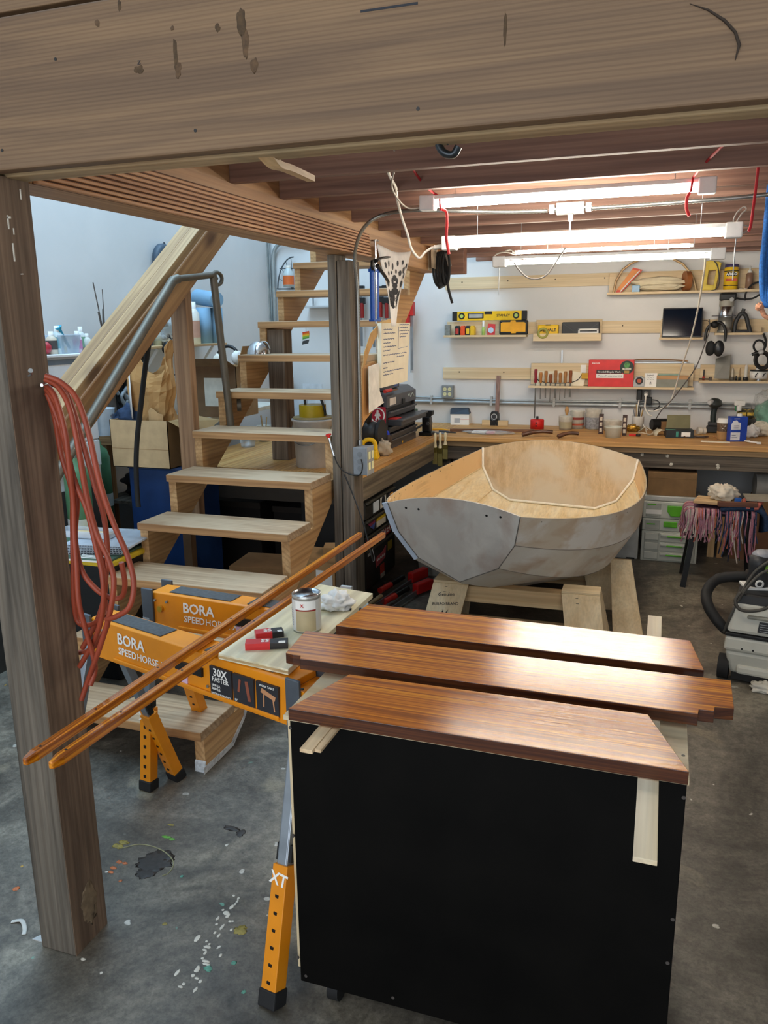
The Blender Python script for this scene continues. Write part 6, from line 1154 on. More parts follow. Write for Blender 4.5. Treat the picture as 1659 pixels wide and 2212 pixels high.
for i, c in enumerate(('#e0502a', '#e8892a', '#e8c52e', '#7fae3a', '#4f8f3a', '#c9cfd2', '#2f3436')):
    part(t, 'card', MB().prism([(-9*k+i*.7*k, -2*k-3*i*k), (7*k+i*.6*k, 1*k-3*i*k), (8*k, -7*k-3*i*k), (-7*k, -10*k-3*i*k)], -.004*i, -.004*i+.002, 'y'), mat(c, .5, var=.03))
# bits seen between treads: dome lamp, white tub, bucket
t = thing('dome_reflector', 'shiny metal reflector dome on a stair tread', 'reflector', (-2.43, 4.60, Z1+RISE*7+.001)); part(t, 'dome', MB().lathe([(.075, 0), (.072, .02), (.055, .055), (.03, .075), (0, .08)], n=24), chrome); part(t, 'handle', MB().tube(cr([(.02, 0, .075), (.06, 0, .07), (.08, 0, .03)], 4), .004, 6), steel)
p = onz(650, 915, ZB); t = thing('wash_tub', 'white rectangular plastic tub standing on the left bench under the stairs', 'tub', (-2.70, 5.45, ZB)); part(t, 'tub', MB().hexa([(0, 0, 0), (.46, 0, 0), (.46, .30, 0), (0, .30, 0)], [(-.03, -.03, .15), (.49, -.03, .15), (.49, .33, .15), (-.03, .33, .15)]), white, bevel=.01); part(t, 'rim', MB().bx(-.04, .50, -.04, -.025, .145, .16).bx(-.04, .50, .325, .34, .145, .16), white, bevel=.004); part(t, 'red_logo', MB().blob((.1, -.018, .08), (.022, .003, .009), .05), mat('#b5323a', .5))
solo('green_scrap', 'folded green card sticking out of the white wash tub', 'card', MB().prism([(0, 0), (.16, .02), (.05, .13)], 0, .02, 'y'), mat('#6a8a4a', .6), (-2.42, 5.5, ZB+.10), .3)
t = thing('white_bucket', 'white plastic bucket standing low behind the stair treads', 'bucket', (-2.08, 4.62, .8805)); part(t, 'pail', MB().lathe([(0, 0), (.115, 0), (.13, .29), (.137, .29), (.137, .303), (.128, .303)], n=32), mat('#d9d6d0', .45)); part(t, 'bail', MB().tube(cr([(.135*math.cos(a), -.135*abs(math.sin(a))-.01,   .26-.11*math.sin(a)) for a in [i*math.pi/8 for i in range(9)]], 4), .003, 6), steel)
t = thing('yellow_weight', 'yellow round weight with a black handle resting on the white bucket', 'weight', (-2.08, 4.62, 1.195)); part(t, 'drum', MB().cyl((0, 0, 0), (0, 0, .075), .085, n=28), mat('#b99a18', .45), bevel=.006); part(t, 'handle', MB().tube(cr([(-.04, -.02, .07), (-.04, -.02, .12), (0, -.02, .14), (.06, -.02, .12), (.09, -.02, .05), (.095, -.02, .01)], 5), .008, 8), black); part(t, 'lid', MB().cyl((0, 0, -.01), (0, 0, 0), .125, n=32), mat('#b9a87c', .6))
for nm, lab, x, y, z, w, d, h, m_, rz in (('cardboard_box', 'plain cardboard carton low behind the lowest stair treads', -2.35, 3.95, 0, .38, .3, .38, cardb2, .1), ('cardboard_box', 'cardboard carton with a white shipping label behind the lower treads', -1.96, 3.95, 0, .30, .28, .46, cardb, -.1), ('cardboard_box', 'tan cardboard carton beside the grey post under the stairs', -1.80, 4.08, 0, .1, .12, .5, cardb, .3)):
    t = thing(nm, lab, 'box', (x, y, z), rz); part(t, 'body', B(0, w, 0, d, 0, h), m_, bevel=.003); part(t, 'flap', B(-.001, w+.001, -.002, 0, h*.5, h*.5+.004), mat('#6d5236', .9)); part(t, 'label', B(w*.6, w*.95, -.003, 0, h*.6, h*.9), whitep)
t = thing('paper_bucket', 'white tub with red and white packets behind the plywood piece', 'tub', (-1.50, 3.60, 0)); part(t, 'tub', MB().lathe([(0, 0), (.12, 0), (.14, .34), (.146, .35)], n=28), offwhite)
for i, (x, y, c) in enumerate(((-.06, -.02, '#c8202a'), (.0, -.05, '#d8d4cc'), (.05, -.02, '#c8202a'), (.02, .04, '#e4e2dc'))): part(t, 'packet', MB().bx(x-.03, x+.03, y-.01, y+.01, .1, .42+.02*(i % 2)), mat(c, .5))
part(t, 'scissors_print', MB().tube([(-.07, -.035, .30), (-.04, -.035, .36), (-.055, -.035, .33), (-.03, -.035, .30)], .003, 4), whitep)
t = thing('clear_container', 'clear plastic tub with lid on the left bench seen between treads', 'tub', Vector((-2.90, 5.25, ZB))); part(t, 'tub', MB().lathe([(0, 0), (.05, 0), (.06, .06), (.064, .062)], n=20), pclear)
t = thing('clear_container', 'tall plastic cup holding brushes seen between the treads', 'cup', Vector((-2.92, 5.55, ZB))); part(t, 'cup', MB().lathe([(0, 0), (.045, 0), (.055, .12), (.058, .122)], n=20), plas); part(t, 'brush', MB().cyl((0, 0, .03), (-.02, 0, .2), .006, n=6).cyl((.01, 0, .03), (.03, 0, .19), .005, n=6), pine[2])
for i, (px, Y, h, m_, lab) in enumerate(((614, 6.98, .40, cardb, 'cardboard piece leaning on the back wall behind the stair post'), (675, 7.0, .34, mat('#d5dade', .3), 'white plastic sheet leaning on the back wall behind the stairs'), (640, 6.96, .26, mat('#c9cfd4', .3), 'smaller frosted sheet leaning in front of the white plastic sheet'))):
    p = ony(px, 850, Y); solo('sheet_offcut', lab, 'sheet', B(-.09, .11, 0, .006, 0, h), m_, (p.x, Y-.02, ZB))
solo('black_strap_tool', 'black strap wrench hanging on the wall behind the stair post', 'tool', MB().blob((0, 0, 0), (.035, .03, .06), .2, 1.5, 2), black, ony(617, 812, 7.02))
t = thing('green_vise_block', 'green box on small wooden legs seen between the treads', 'box', (-2.2, 6.6, ZB)); part(t, 'box', B(-.14, .16, 0, .2, .08, .15), mat('#47624f', .6), bevel=.006); part(t, 'leg', MB().bx(-.13, -.10, 0, .03, 0, .08), pine[2]); part(t, 'leg', MB().bx(.12, .15, 0, .03, 0, .08), pine[2])
# ------------------------------------------------------------------ left wall shelf
xs = -3.30; y0_, y1_ = 4.70, 5.72; zs = 1.632
t = thing('bracket_shelf', 'plywood shelf on white brackets on the left wall holding bottles', 'shelf', (XL, y0_, zs)); part(t, 'board', B(0, .26, 0, y1_-y0_, -.018, 0), pine[1], bevel=.002)
for y in (.12, .85): part(t, 'bracket', MB().bar((.23, y, -.02), (.01, y, -.30), .018, .012, (0, 1, 0)).bx(0, .01, y-.01, y+.01, -.32, -.018), white)
def shelfbottle(lab, px, r, h, m_, cap=white, capr=.6, nm='bottle', lbl=None):
    p = onx(px, 746, -3.40); t = thing(nm, lab, nm.split('_')[-1], (-3.40, p.y, zs)); part(t, 'body', MB().lathe([(0, 0), (r, 0), (r, h*.72), (r*.45, h*.84)], n=18), m_); part(t, 'cap', MB().lathe([(r*.48, h*.82), (r*.45, h), (0, h)], n=14), cap)
    if lbl: part(t, 'label', MB().lathe([(r+.001, h*.15), (r+.001, h*.55)], n=18), lbl)
    return t
t = shelfbottle('short jar with handwritten letters on the left wall shelf', 357, .065, .155, mat('#8d908a', .35), dkgray, nm='paint_jar', lbl=mat('#dcdad0', .6))
text(t, 'lettering', 'GAS', ink, (.055, -.045, .058), (.62, .78, 0), (0, 0, 1), .06, bold=.02)
shelfbottle('slim pale bottle left of the lettered jar on the left wall shelf', 340, .032, .15, mat('#c9cdb8', .4))
shelfbottle('tall white glue bottle beside the blue towel rolls', 422, .045, .31, mat('#dddad0', .5), lbl=mat('#b98d78', .6))
shelfbottle('clear bottle right of the lettered jar on the left wall shelf', 372, .035, .19, mat('#b5bfc0', .3))
shelfbottle('dark bottle at the near end of the left wall shelf', 322, .03, .14, mat('#2c3560', .4))
solo('plastic_wrap', 'crumpled clear plastic bag on the left wall shelf', 'bag', MB().blob((0, 0, .13), (.10, .16, .13), .4, 2, 5, 32, 20, -.128), mat('#cfd6d8', .3, alpha=.5), (-3.42, 4.98, zs))
for i, (px, dz, lab) in enumerate(((442, 0, 'blue paper towel roll standing on the left wall shelf'), (460, 0, 'blue paper towel roll behind the other one on the left wall shelf'))):
    p = onx(px, 742, -3.40); t = thing('towel_roll', lab, 'towel roll', (-3.40+.03*i, p.y, zs), 0, 'blue towel rolls'); part(t, 'roll', MB().lathe([(.02, 0), (.062, 0), (.062, .27), (.02, .27)], n=24), mat('#7fa3bd', .9, var=.05)); part(t, 'core', MB().lathe([(.0, .2705), (.02, .2705)], n=14), cardb2)
t = thing('towel_roll', 'blue paper towel roll lying on top of the standing rolls', 'towel roll', (-3.40, onx(452, 690, -3.4).y-.02, zs+.335)); part(t, 'roll', MB().cyl((.12, -.05, -.01), (-.12, .06, .02), .06, n=24), mat('#7fa3bd', .9, var=.05)); part(t, 'core', MB().cyl((.1205, -.0505, -.01), (.119, -.05, -.01), .032, n=18), mat('#2b2522', .8))
wire('shelf_cord', 'dark blue cord looping down under the sloping rail timber', [onx(x, y, -2.75) for x, y in ((352, 672), (350, 690), (342, 706), (330, 716), (320, 717))], .004, mat('#2b2e55', .5))
t = thing('hanging_lamp_switch', 'black clip lamp hanging from the left wall shelf', 'lamp', onx(363, 752, -3.28)); part(t, 'head', MB().blob((0, 0, 0), (.04, .05, .045), .2, 1.4, 2), black); part(t, 'cord', MB().tube(cr([(0, 0, -.03), (.0, .0, -.14), (.0, .05, -.19), (.0, .1, -.15)], 5), .004, 6), black)
# white drawer unit and bottles
dx = -3.16; t = thing('drawer_unit', 'white wide drawer unit against the left wall with cut out pulls', 'drawers', (-3.54, 2.95, 0)); W_ = .98
part(t, 'carcass', B(0, .36, 0, W_, .85, 1.60), mat('#dfe3e6', .45, var=.03), bevel=.004)
part(t, 'top', B(-.005, .385, -.01, W_+.01, 1.60, 1.615), mat('#e6e9ec', .4, var=.03), bevel=.003)
for i in range(4):
    z = 1.435-.16*i; d = part(t, 'drawer_front', B(.36, .376, .01, W_-.01, z, z+.152), mat('#dfe3e7', .4, var=.03), bevel=.003)
    part(d, 'pull_notch', MB().prism([(.56, z+.153), (.84, z+.153), (.79, z+.125), (.61, z+.125)], .3765, .378, 'x'), mat('#5f6a74', .5))
solo('drawer_stand', 'dark stand carrying the white drawer unit', 'stand', B(0, .36, 0, .98, 0, .85), mat('#3a3733', .7), (-3.54, 2.95, 0))
def dbottle(lab, px, x, r, h, m_, cap=white, lbl=None, cat='bottle'):
    p = onx(px, 766, x); t = thing('craft_bottle', lab, cat, (x, p.y, 1.6155), 0, 'bottles on the drawer unit'); part(t, 'body', MB().lathe([(0, 0), (r, 0), (r, h*.68), (r*.45, h*.8)], n=16), m_); part(t, 'cap', MB().lathe([(r*.5, h*.79), (r*.48, h), (0, h)], n=12), cap)
    if lbl: part(t, 'label', MB().lathe([(r+.001, h*.2), (r+.001, h*.6)], n=16), lbl)
dbottle('cream bottle with a black label leftmost on the drawer unit', 114, -3.26, .030, .125, mat('#cfc3ae', .45), lbl=mat('#4a4744', .6))
dbottle('taller bottle with a light blue label on the drawer unit', 128, -3.26, .030, .155, mat('#cbd9da', .45), lbl=mat('#7fb3c0', .6))
dbottle('pink labelled bottle right of the clear bin on the drawer unit', 170, -3.26, .026, .125, mat('#d8c3d2', .45), lbl=mat('#c58ab8', .6))
dbottle('white bottle behind the pink labelled bottle on the drawer unit', 178, -3.33, .026, .15, mat('#d5dbd8', .45), lbl=mat('#86b59a', .6))
dbottle('small white bottle at the right end of the drawer unit', 191, -3.30, .022, .11, mat('#d8dcd2', .45))
p = onx(150, 766, -3.24); t = thing('clear_bin', 'clear plastic bin holding a blue brush on the drawer unit', 'bin', (-3.28, p.y, 1.6155)); part(t, 'bin', MB().hexa([(-.05, -.07, 0), (.05, -.07, 0), (.05, .07, 0), (-.05, .07, 0)], [(-.065, -.085, .105), (.065, -.085, .105), (.065, .085, .105), (-.065, .085, .105)]), mat('#b4c4d2', .3, alpha=.6), bevel=.004); part(t, 'brush', MB().tube([(.03, .02, .03), (.03, -.05, .13), (.03, -.06, .15)], [.008, .012, .022], 8), mat('#2f93ad', .45)); part(t, 'yellow_sponge', B(-.03, .045, -.065, -.02, .005, .04), mat('#cdb65a', .7))
p = onx(102, 762, -3.26); solo('red_ball', 'red and white striped ball at the near end of the drawer unit', 'ball', MB().blob((0, 0, .036), (.04, .04, .036), .02), mat('#a82a34', .45), (-3.26, p.y-.02, 1.6155))
solo('brush_bundle', 'dark bundle of long brushes standing behind the sloping rail', 'brushes', MB().cyl((0, 0, -.495), (0, 0, .10), .045, n=16).tube([(0, 0, .1), (.0, -.02, .26), (.0, -.05, .42)], .004, 5).tube([(.01, .01, .1), (.01, .02, .38)], .003, 5).tube([(-.01, .02, .1), (-.02, .05, .26)], .006, 5).tube([(.02, -.02, .1), (.03, -.06, .24)], .007, 5).tube([(.0, .03, .1), (.02, .08, .22)], .007, 5), mat('#57504a', .6), (-3.42, 4.365, 1.6155))
t = thing('padded_grip_tool', 'dark grey padded handle showing above the sloping rail', 'handle', onx(343, 556, -3.52)); part(t, 'grip', MB().tube(cr([(0, -.01, -.12), (0, -.02, .0), (0, .02, .06), (0, .09, .06), (0, .11, 0)], 5), .035, 10), mat('#3c4a58', .5)); part(t, 'wire_end', MB().tube([(0, .05, .08), (0, .08, .11), (0, .11, .08), (0, .13, .1)], .006, 5), dkgray)
# left bench run along the left wall behind the boxes
t = thing('side_table', 'rough wooden side table beneath the cardboard box on the left', 'table', (-3.52, 4.30, 0)); part(t, 'top', B(0, .46, 0, 1.9, 1.09, 1.12), mat('#c9c4b8', .6), bevel=.002); part(t, 'apron', B(0, .47, -.012, .02, 1.01, 1.115), fir[0], bevel=.003); part(t, 'leg', B(.03, .10, 0, .07, 0, 1.09), fir[2]); part(t, 'leg', B(.38, .45, 0, .07, 0, 1.09), fir[2]); part(t, 'lower_shelf', B(0, .45, .0, 1.9, .62, .64), weath[1])
# cables on the wall under shelf
t = thing('cable_bundle', 'big tangle of black cables hanging on the left wall', 'cables', (-3.48, 4.55, 1.2)); o_ = Vector(t.location); rnd = random.Random(4); m = MB()
for k in range(26):
    x, y = 250+rnd.random()*42, 800+rnd.random()*30; h = 30+rnd.random()*55
    m.tube(cr([onx(x, y-20, -3.45+rnd.random()*.12)-o_, onx(x-8-rnd.random()*8, y+h*.4, -3.42)-o_, onx(x, y+h, -3.42)-o_, onx(x+10+rnd.random()*8, y+h*.4, -3.42)-o_, onx(x+4, y-16, -3.45)-o_], 5), .010+.006*rnd.random(), 6)
part(t, 'cables', m, rubber); m = MB()
for k in range(7):
    x, y = 252+rnd.random()*34, 820+rnd.random()*50; m.tube(cr([onx(x, y, -3.36)-o_, onx(x-6, y+12, -3.36)-o_, onx(x+3, y+30, -3.36)-o_], 4), .012, 6)
part(t, 'grey_cables', m, mat('#8a9094', .5)); part(t, 'pink_disc', MB().cyl(onx(281, 812, -3.34)-o_, onx(281, 812, -3.33)-o_, .028, n=16), mat('#c77fc0', .5))
m = MB()
for k in range(6): m.tube(cr([onx(297+k, 750, -3.5+.02*k)-o_, onx(292+2*k, 765+2*k, -3.46)-o_, onx(302+2*k, 778, -3.46)-o_, onx(304+k, 752, -3.5)-o_], 4), .008, 6)
part(t, 'hung_coil', m, mat('#2c2f33', .5))
t = thing('plastic_tub', 'white translucent cup standing on the side table', 'cup', (-3.2, onx(222, 915, -3.2).y, 1.121)); part(t, 'cup', MB().lathe([(0, 0), (.06, 0), (.075, .16), (.08, .162)], n=20), mat('#ccd4da', .4, alpha=.8))
solo('work_gloves', 'black work gloves crumpled on the side table', 'gloves', MB().blob((0, 0, .05), (.08, .13, .055), .6, 2.4, 3, 32, 18, -.049), black, (-3.17, 4.50, 1.121))
solo('yellow_cutter', 'yellow box cutter lying at the edge of the side table', 'cutter', B(-.06, .06, -.015, .015, 0, .022), yellow, (-3.12, 4.345, 1.121), .05, bevel=.004)
# carton with paper bag and jeans, on the blue cabinet
t = thing('blue_cabinet', 'scuffed blue metal cabinet beside the stairs', 'cabinet', (-3.02, 3.98, 0)); part(t, 'body', B(0, .40, 0, .36, 0, .93), mat('#1a3766', .45, var=.25, scale=6), bevel=.006); part(t, 'top_edge', B(-.004, .404, -.004, .36, .93, .945), mat('#2b3f66', .5), bevel=.002); part(t, 'stiffener', B(.35, .405, -.003, .05, 0, .94), mat('#6b4f36', .7))
z_b = .946; a, b_ = ony(245, 985, 3.92), ony(350, 985, 3.92)
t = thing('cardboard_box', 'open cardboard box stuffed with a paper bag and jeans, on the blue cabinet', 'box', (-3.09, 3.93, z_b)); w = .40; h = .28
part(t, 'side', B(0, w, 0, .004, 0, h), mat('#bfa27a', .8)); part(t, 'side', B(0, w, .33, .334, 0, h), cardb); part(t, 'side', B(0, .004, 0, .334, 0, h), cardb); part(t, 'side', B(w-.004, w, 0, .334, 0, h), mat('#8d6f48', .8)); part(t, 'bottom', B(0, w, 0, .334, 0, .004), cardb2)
part(t, 'fold_line', B(0, w, -.001, .0, h*.40, h*.405), cardb2); part(t, 'flap', MB().hexa([(w, .01, h), (w, .32, h), (w+.004, .32, h), (w+.004, .01, h)], [(w+.17, .05, h-.10), (w+.17, .30, h-.02), (w+.174, .30, h-.02), (w+.174, .05, h-.10)]), mat('#9c7d50', .8)); part(t, 'arrow_label', B(w, w+.0015, .12, .24, .03, .18), mat('#cbb9a4', .7)); part(t, 'arrow_print', MB().bx(w+.001, w+.003, .14, .16, .05, .15).bx(w+.001, w+.003, .19, .21, .05, .15), mat('#8d2a28', .6))
kb = thing('paper_bag', 'crumpled brown paper grocery bag sticking out of the cardboard box', 'bag', (-2.88, 4.10, z_b+.12))
def bagpt(a, z, s=0):
    rx, ry = .13+.02*math.sin(3*a+z*9), .08+.015*math.cos(2*a+z*7); k = 1+.30*noise.noise(Vector((math.cos(a)*2, math.sin(a)*2, z*7+s)))+.12*noise.noise(Vector((math.cos(a)*5, math.sin(a)*5, z*14+s)))
    c, sn = math.cos(a), math.sin(a); f = (abs(c)**6+abs(sn)**6)**(-1/6)
    return Vector((rx*c*f*k*.9, ry*sn*f*k*.9, z+(.09*math.sin(2*a+.6)*(z-.3)/.2 if z > .3 else 0)))
G = [[bagpt(2*math.pi*j/28, .52*i/14) for j in range(28)] for i in range(15)]
part(kb, 'bag', MB().sheet(G, False, True), mat('#b98d58', .8, var=.15, scale=9), solid=.003)
part(kb, 'torn_fold', MB().sheet([[Vector((.02+.10*u, -.10-.02*math.sin(u*3), .05+.16*v+.02*math.sin(5*u))) for u in (0, .25, .5, .75, 1)] for v in (0, .33, .66, 1)], False), mat('#c7a070', .8), solid=.003)
part(kb, 'white_lining', MB().sheet([[Vector((-.135+.05*u, -.06-.05*u, .16+.28*v)) for u in (0, .5, 1)] for v in (0, .5, 1)]), mat('#e8e6e2', .8), solid=.003)
solo('blue_jeans', 'folded dark blue jeans lying in the cardboard box', 'jeans', MB().blob((0, 0, .05), (.13, .13, .10), .35, 2, 6, 32, 20), mat('#26364f', .9, var=.2, scale=40), (-3.05, 4.12, z_b+.20))
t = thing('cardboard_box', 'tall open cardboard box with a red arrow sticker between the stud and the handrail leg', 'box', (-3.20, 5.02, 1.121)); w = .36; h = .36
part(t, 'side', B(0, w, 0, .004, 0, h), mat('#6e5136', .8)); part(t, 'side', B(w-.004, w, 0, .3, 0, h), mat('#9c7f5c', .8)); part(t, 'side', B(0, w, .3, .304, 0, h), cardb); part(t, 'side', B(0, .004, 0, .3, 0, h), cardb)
part(t, 'flap', MB().hexa([(w, .02, h), (w, .28, h), (w+.004, .28, h), (w+.004, .02, h)], [(w+.05, .02, h+.14), (w+.05, .28, h+.14), (w+.054, .28, h+.14), (w+.054, .02, h+.14)]), mat('#b3926a', .8)); part(t, 'flap', MB().hexa([(0, 0, h), (w, 0, h), (w, .004, h), (0, .004, h)], [(.02, -.12, h+.06), (w-.02, -.12, h+.06), (w-.02, -.116, h+.06), (.02, -.116, h+.06)]), mat('#7d5f40', .8))
part(t, 'white_label', B(.10, .28, -.0015, 0, .08, .28), mat('#cfc8ba', .6)); part(t, 'arrow_label', B(w, w+.0015, .06, .18, .06, .24), mat('#d6cfc8', .6)); part(t, 'arrow_print', MB().bx(w+.001, w+.003, .085, .105, .09, .21).bx(w+.001, w+.003, .135, .155, .09, .21).bx(w+.001, w+.003, .07, .17, .065, .085), mat('#b8282c', .6))
t = thing('headset', 'black and white headset resting on the tall cardboard box', 'headset', (-2.95, 5.12, 1.52)); part(t, 'band', MB().tube(cr([(.09*math.cos(a), 0, .10*math.sin(a)) for a in [i*math.pi/8 for i in range(9)]], 4), .012, 8), black); part(t, 'pad', MB().blob((.07, 0, .02), (.04, .04, .05), .1), white); part(t, 'pad', MB().blob((-.08, 0, .0), (.04, .04, .05), .1), offwhite)
# green gas cylinders, yellow topped bin with acrylic sheets
for px, Y, r, zt, yt_, lab in ((218, 4.15, .07, .86, 962, 'taller green gas cylinder with a white band behind the orange cord'), (168, 3.55, .07, .62, 1000, 'pale green gas cylinder lower left behind the orange cord')):
    p = ony(px, 1050, Y); t = thing('gas_cylinder', lab, 'cylinder', (p.x, Y, 0)); h = zt-(0 if Y < 4.5 else .641)+.0
    h = ony(px, yt_, Y).z
    part(t, 'tank', MB().lathe([(0, 0), (r, 0), (r, h-.08), (r*.8, h-.03), (r*.35, h), (r*.3, h+.03)], n=24), mat('#4f7a58', .4)); part(t, 'valve', MB().cyl((0, 0, h+.02), (0, 0, h+.07), .016, n=10), mat('#5c6a5e', .4)); part(t, 'band', MB().lathe([(r+.001, h*.62), (r+.001, h*.70)], n=24), mat('#c9cec8', .5))
t = thing('black_bag', 'heap of dark bags on the lower shelf of the side table', 'bags', (-3.30, 4.52, .641)); part(t, 'bag', MB().blob((0, 0, .08), (.15, .12, .09), .4, 2, 3, 32, 18, -.079), mat('#1f1f22', .6)); part(t, 'bag', MB().blob((.14, .0, .14), (.12, .10, .08), .4, 2.2, 8), mat('#2b2a2c', .6)); part(t, 'hose', MB().tube(cr([(.05, -.12, .02), (.14, -.14, .06), (.20, -.1, .03), (.16, -.08, .0)], 5), .008, 6), mat('#8d5a48', .5))
p = ony(160, 1180, 3.05)
t = thing('storage_bin', 'black storage bin with a yellow lid left of the stairs', 'bin', (-2.95, 3.08, 0)); part(t, 'bin', MB().hexa([(.03, .03, .0), (.43, .03, .0), (.43, .42, .0), (.03, .42, 0)], [(0, 0, .62), (.46, 0, .62), (.46, .45, .62), (0, .45, .62)]), mat('#131517', .4), bevel=.008); part(t, 'lid', B(-.012, .472, -.012, .462, .615, .645), mat('#d6b52c', .45), bevel=.008); part(t, 'handle_rim', B(.05, .41, -.03, .0, .14, .17), lgray)
solo('white_pail', 'white pail standing low beside the black storage bin', 'pail', MB().lathe([(0, 0), (.11, 0), (.13, .20), (.135, .205)], n=24), mat('#cfd4d8', .5), (-2.62, 2.86, 0))
zl = .6455
t = thing('poster_card', 'green printed card lying on the yellow lidded bin', 'card', (-2.97, 3.02, zl), .06); part(t, 'card', B(0, .49, 0, .40, 0, .010), mat('#46604f', .5), bevel=.001); part(t, 'white_edge', B(.002, .49, -.001, .0, .0, .009), whitep)
for i in range(3): part(t, 'print', MB().tube([(.30+.02*j, .03+.018*i, .0105+.0005*(j % 2)) for j in range(8)], .003, 4), whitep)
part(t, 'torn_print', MB().blob((.12, .12, .011), (.12, .08, .002), .5, 3, 4), mat('#c9d4cf', .6))
for i in range(4):
    t = thing('corrugated_sheet', ['lowest corrugated clear plastic sheet of the stack on the yellow lidded bin', 'second corrugated clear plastic sheet from the bottom of the stack on the bin', 'third corrugated clear plastic sheet from the bottom of the stack on the bin', 'topmost corrugated clear plastic sheet of the stack on the bin'][i], 'sheet', (-2.83+.015*i, 3.06+.012*i, zl+.0115+.0125*i), .30-.05*i, 'corrugated sheets on the bin')
    part(t, 'skin', B(0, .36, 0, .34, 0, .0015), mat('#cdd6e0', .25, alpha=.6)); part(t, 'skin', B(0, .36, 0, .34, .0095, .011), mat('#d6dde6', .2, alpha=.55))
    m = MB()
    for j in range(25): m.bx(.015*j, .015*j+.0015, 0, .34, .0015, .0095)
    part(t, 'ribs', m, mat('#e4e9ef', .3, alpha=.75))
t = thing('acrylic_tray', 'clear acrylic tray with a wood base on the corrugated sheets', 'tray', (-2.91, 3.20, zl+.063), .08); part(t, 'tray', MB().bx(0, .30, 0, .10, 0, .003).bx(0, .30, 0, .004, 0, .035).bx(0, .30, .096, .10, 0, .035).bx(0, .004, 0, .10, 0, .035).bx(.296, .30, 0, .10, 0, .035), mat('#dbe2ea', .15, alpha=.5)); part(t, 'wood_base', B(.06, .29, .01, .09, .003, .018), pine[0])
solo('floor_paper', 'torn scrap of white paper on the floor left of the foreground post', 'paper', MB().tube(cr([(0, 0, .002), (.03, .01, .006), (.06, -.01, .003), (.075, -.03, .002)], 4), .007, 6, flat=.2), mat('#bdbdb8', .8), onz(25, 1992, 0))
solo('floor_bracket', 'small metal bracket plate on the floor against the foreground post', 'bracket', MB().prism([(0, 0), (.05, .0), (.05, .04), (.02, .03)], 0, .004, 'z'), lgray, onz(70, 2030, 0))
solo('floor_rag', 'white rag lying on the floor at the right edge', 'rag', MB().blob((0, 0, .016), (.07, .05, .025), .5, 2.5, 4, 32, 18, -.015), offwhite, onz(1655, 1492, 0))
for i, (px, py, c) in enumerate(((240, 1940, 'x'),)): pass
# paint drips across the floor, as dried splashes with real thickness
rnd = random.Random(9); m = MB()
for i in range(34):
    u = i/45; x = 508-150*u+rnd.uniform(-14, 14)*(1 if i % 3 else 3); y = 1935+277*u; p = onz(x, y, 0); m.blob((p.x, p.y, .0004), (.004+.009*rnd.random()**2, .004+.012*rnd.random()**2, .0008), .5, 3, i, 12, 6)
o = m.obj('paint_splashes', mat('#c9c6bb', .6), None); o['kind'] = 'stuff'; o['label'] = 'line of dried white paint splashes across the concrete floor'

def splash(lab, c, spots, rough=.5):
    m = MB()
    for i, (px, py, rx, ry) in enumerate(spots):
        p = onz(px, py, 0); m.blob((p.x, p.y, .0004), (rx, ry, .0007), .55, 2.4, i+px*.01, 24, 8)
    o = m.obj('paint_splashes', mat(c, rough, var=.3, scale=60), None); o['kind'] = 'stuff'; o['label'] = lab
splash('black dried spill on the concrete floor', '#34302d', ((335, 1862, .055, .05), (315, 1885, .03, .03), (350, 1850, .04, .03), (500, 1790, .03, .012), (520, 1800, .015, .02)))
splash('orange specks on the concrete floor', '#b5673c', ((258, 1862, .010, .008), (245, 1875, .012, .007), (240, 1884, .010, .006), (260, 1903, .006, .006), (270, 1865, .01, .006), (35, 1920, .01, .01)))
splash('yellow and olive paint smears on the concrete floor', '#8d803f', ((255, 1828, .022, .012), (268, 1820, .02, .01), (370, 1782, .012, .006), (595, 1920, .015, .02), (356, 1996, .007, .006), (520, 2010, .02, .018)))
splash('bright green paint stroke on the concrete floor', '#5f9a3c', ((360, 1808, .018, .006), (372, 1813, .010, .007)))
splash('teal paint spots on the concrete floor', '#57907e', ((450, 2092, .012, .010), (393, 1893, .006, .006), (526, 2143, .006, .006), (505, 2080, .008, .007)))
wire('dried_ring', 'thin pale ring stain curving on the concrete floor', [onz(x, y, .0008) for x, y in ((265, 1832), (300, 1824), (335, 1830), (362, 1845), (375, 1865), (365, 1885), (350, 1892))], .002, mat('#8f8c6a', .7), 'stain')
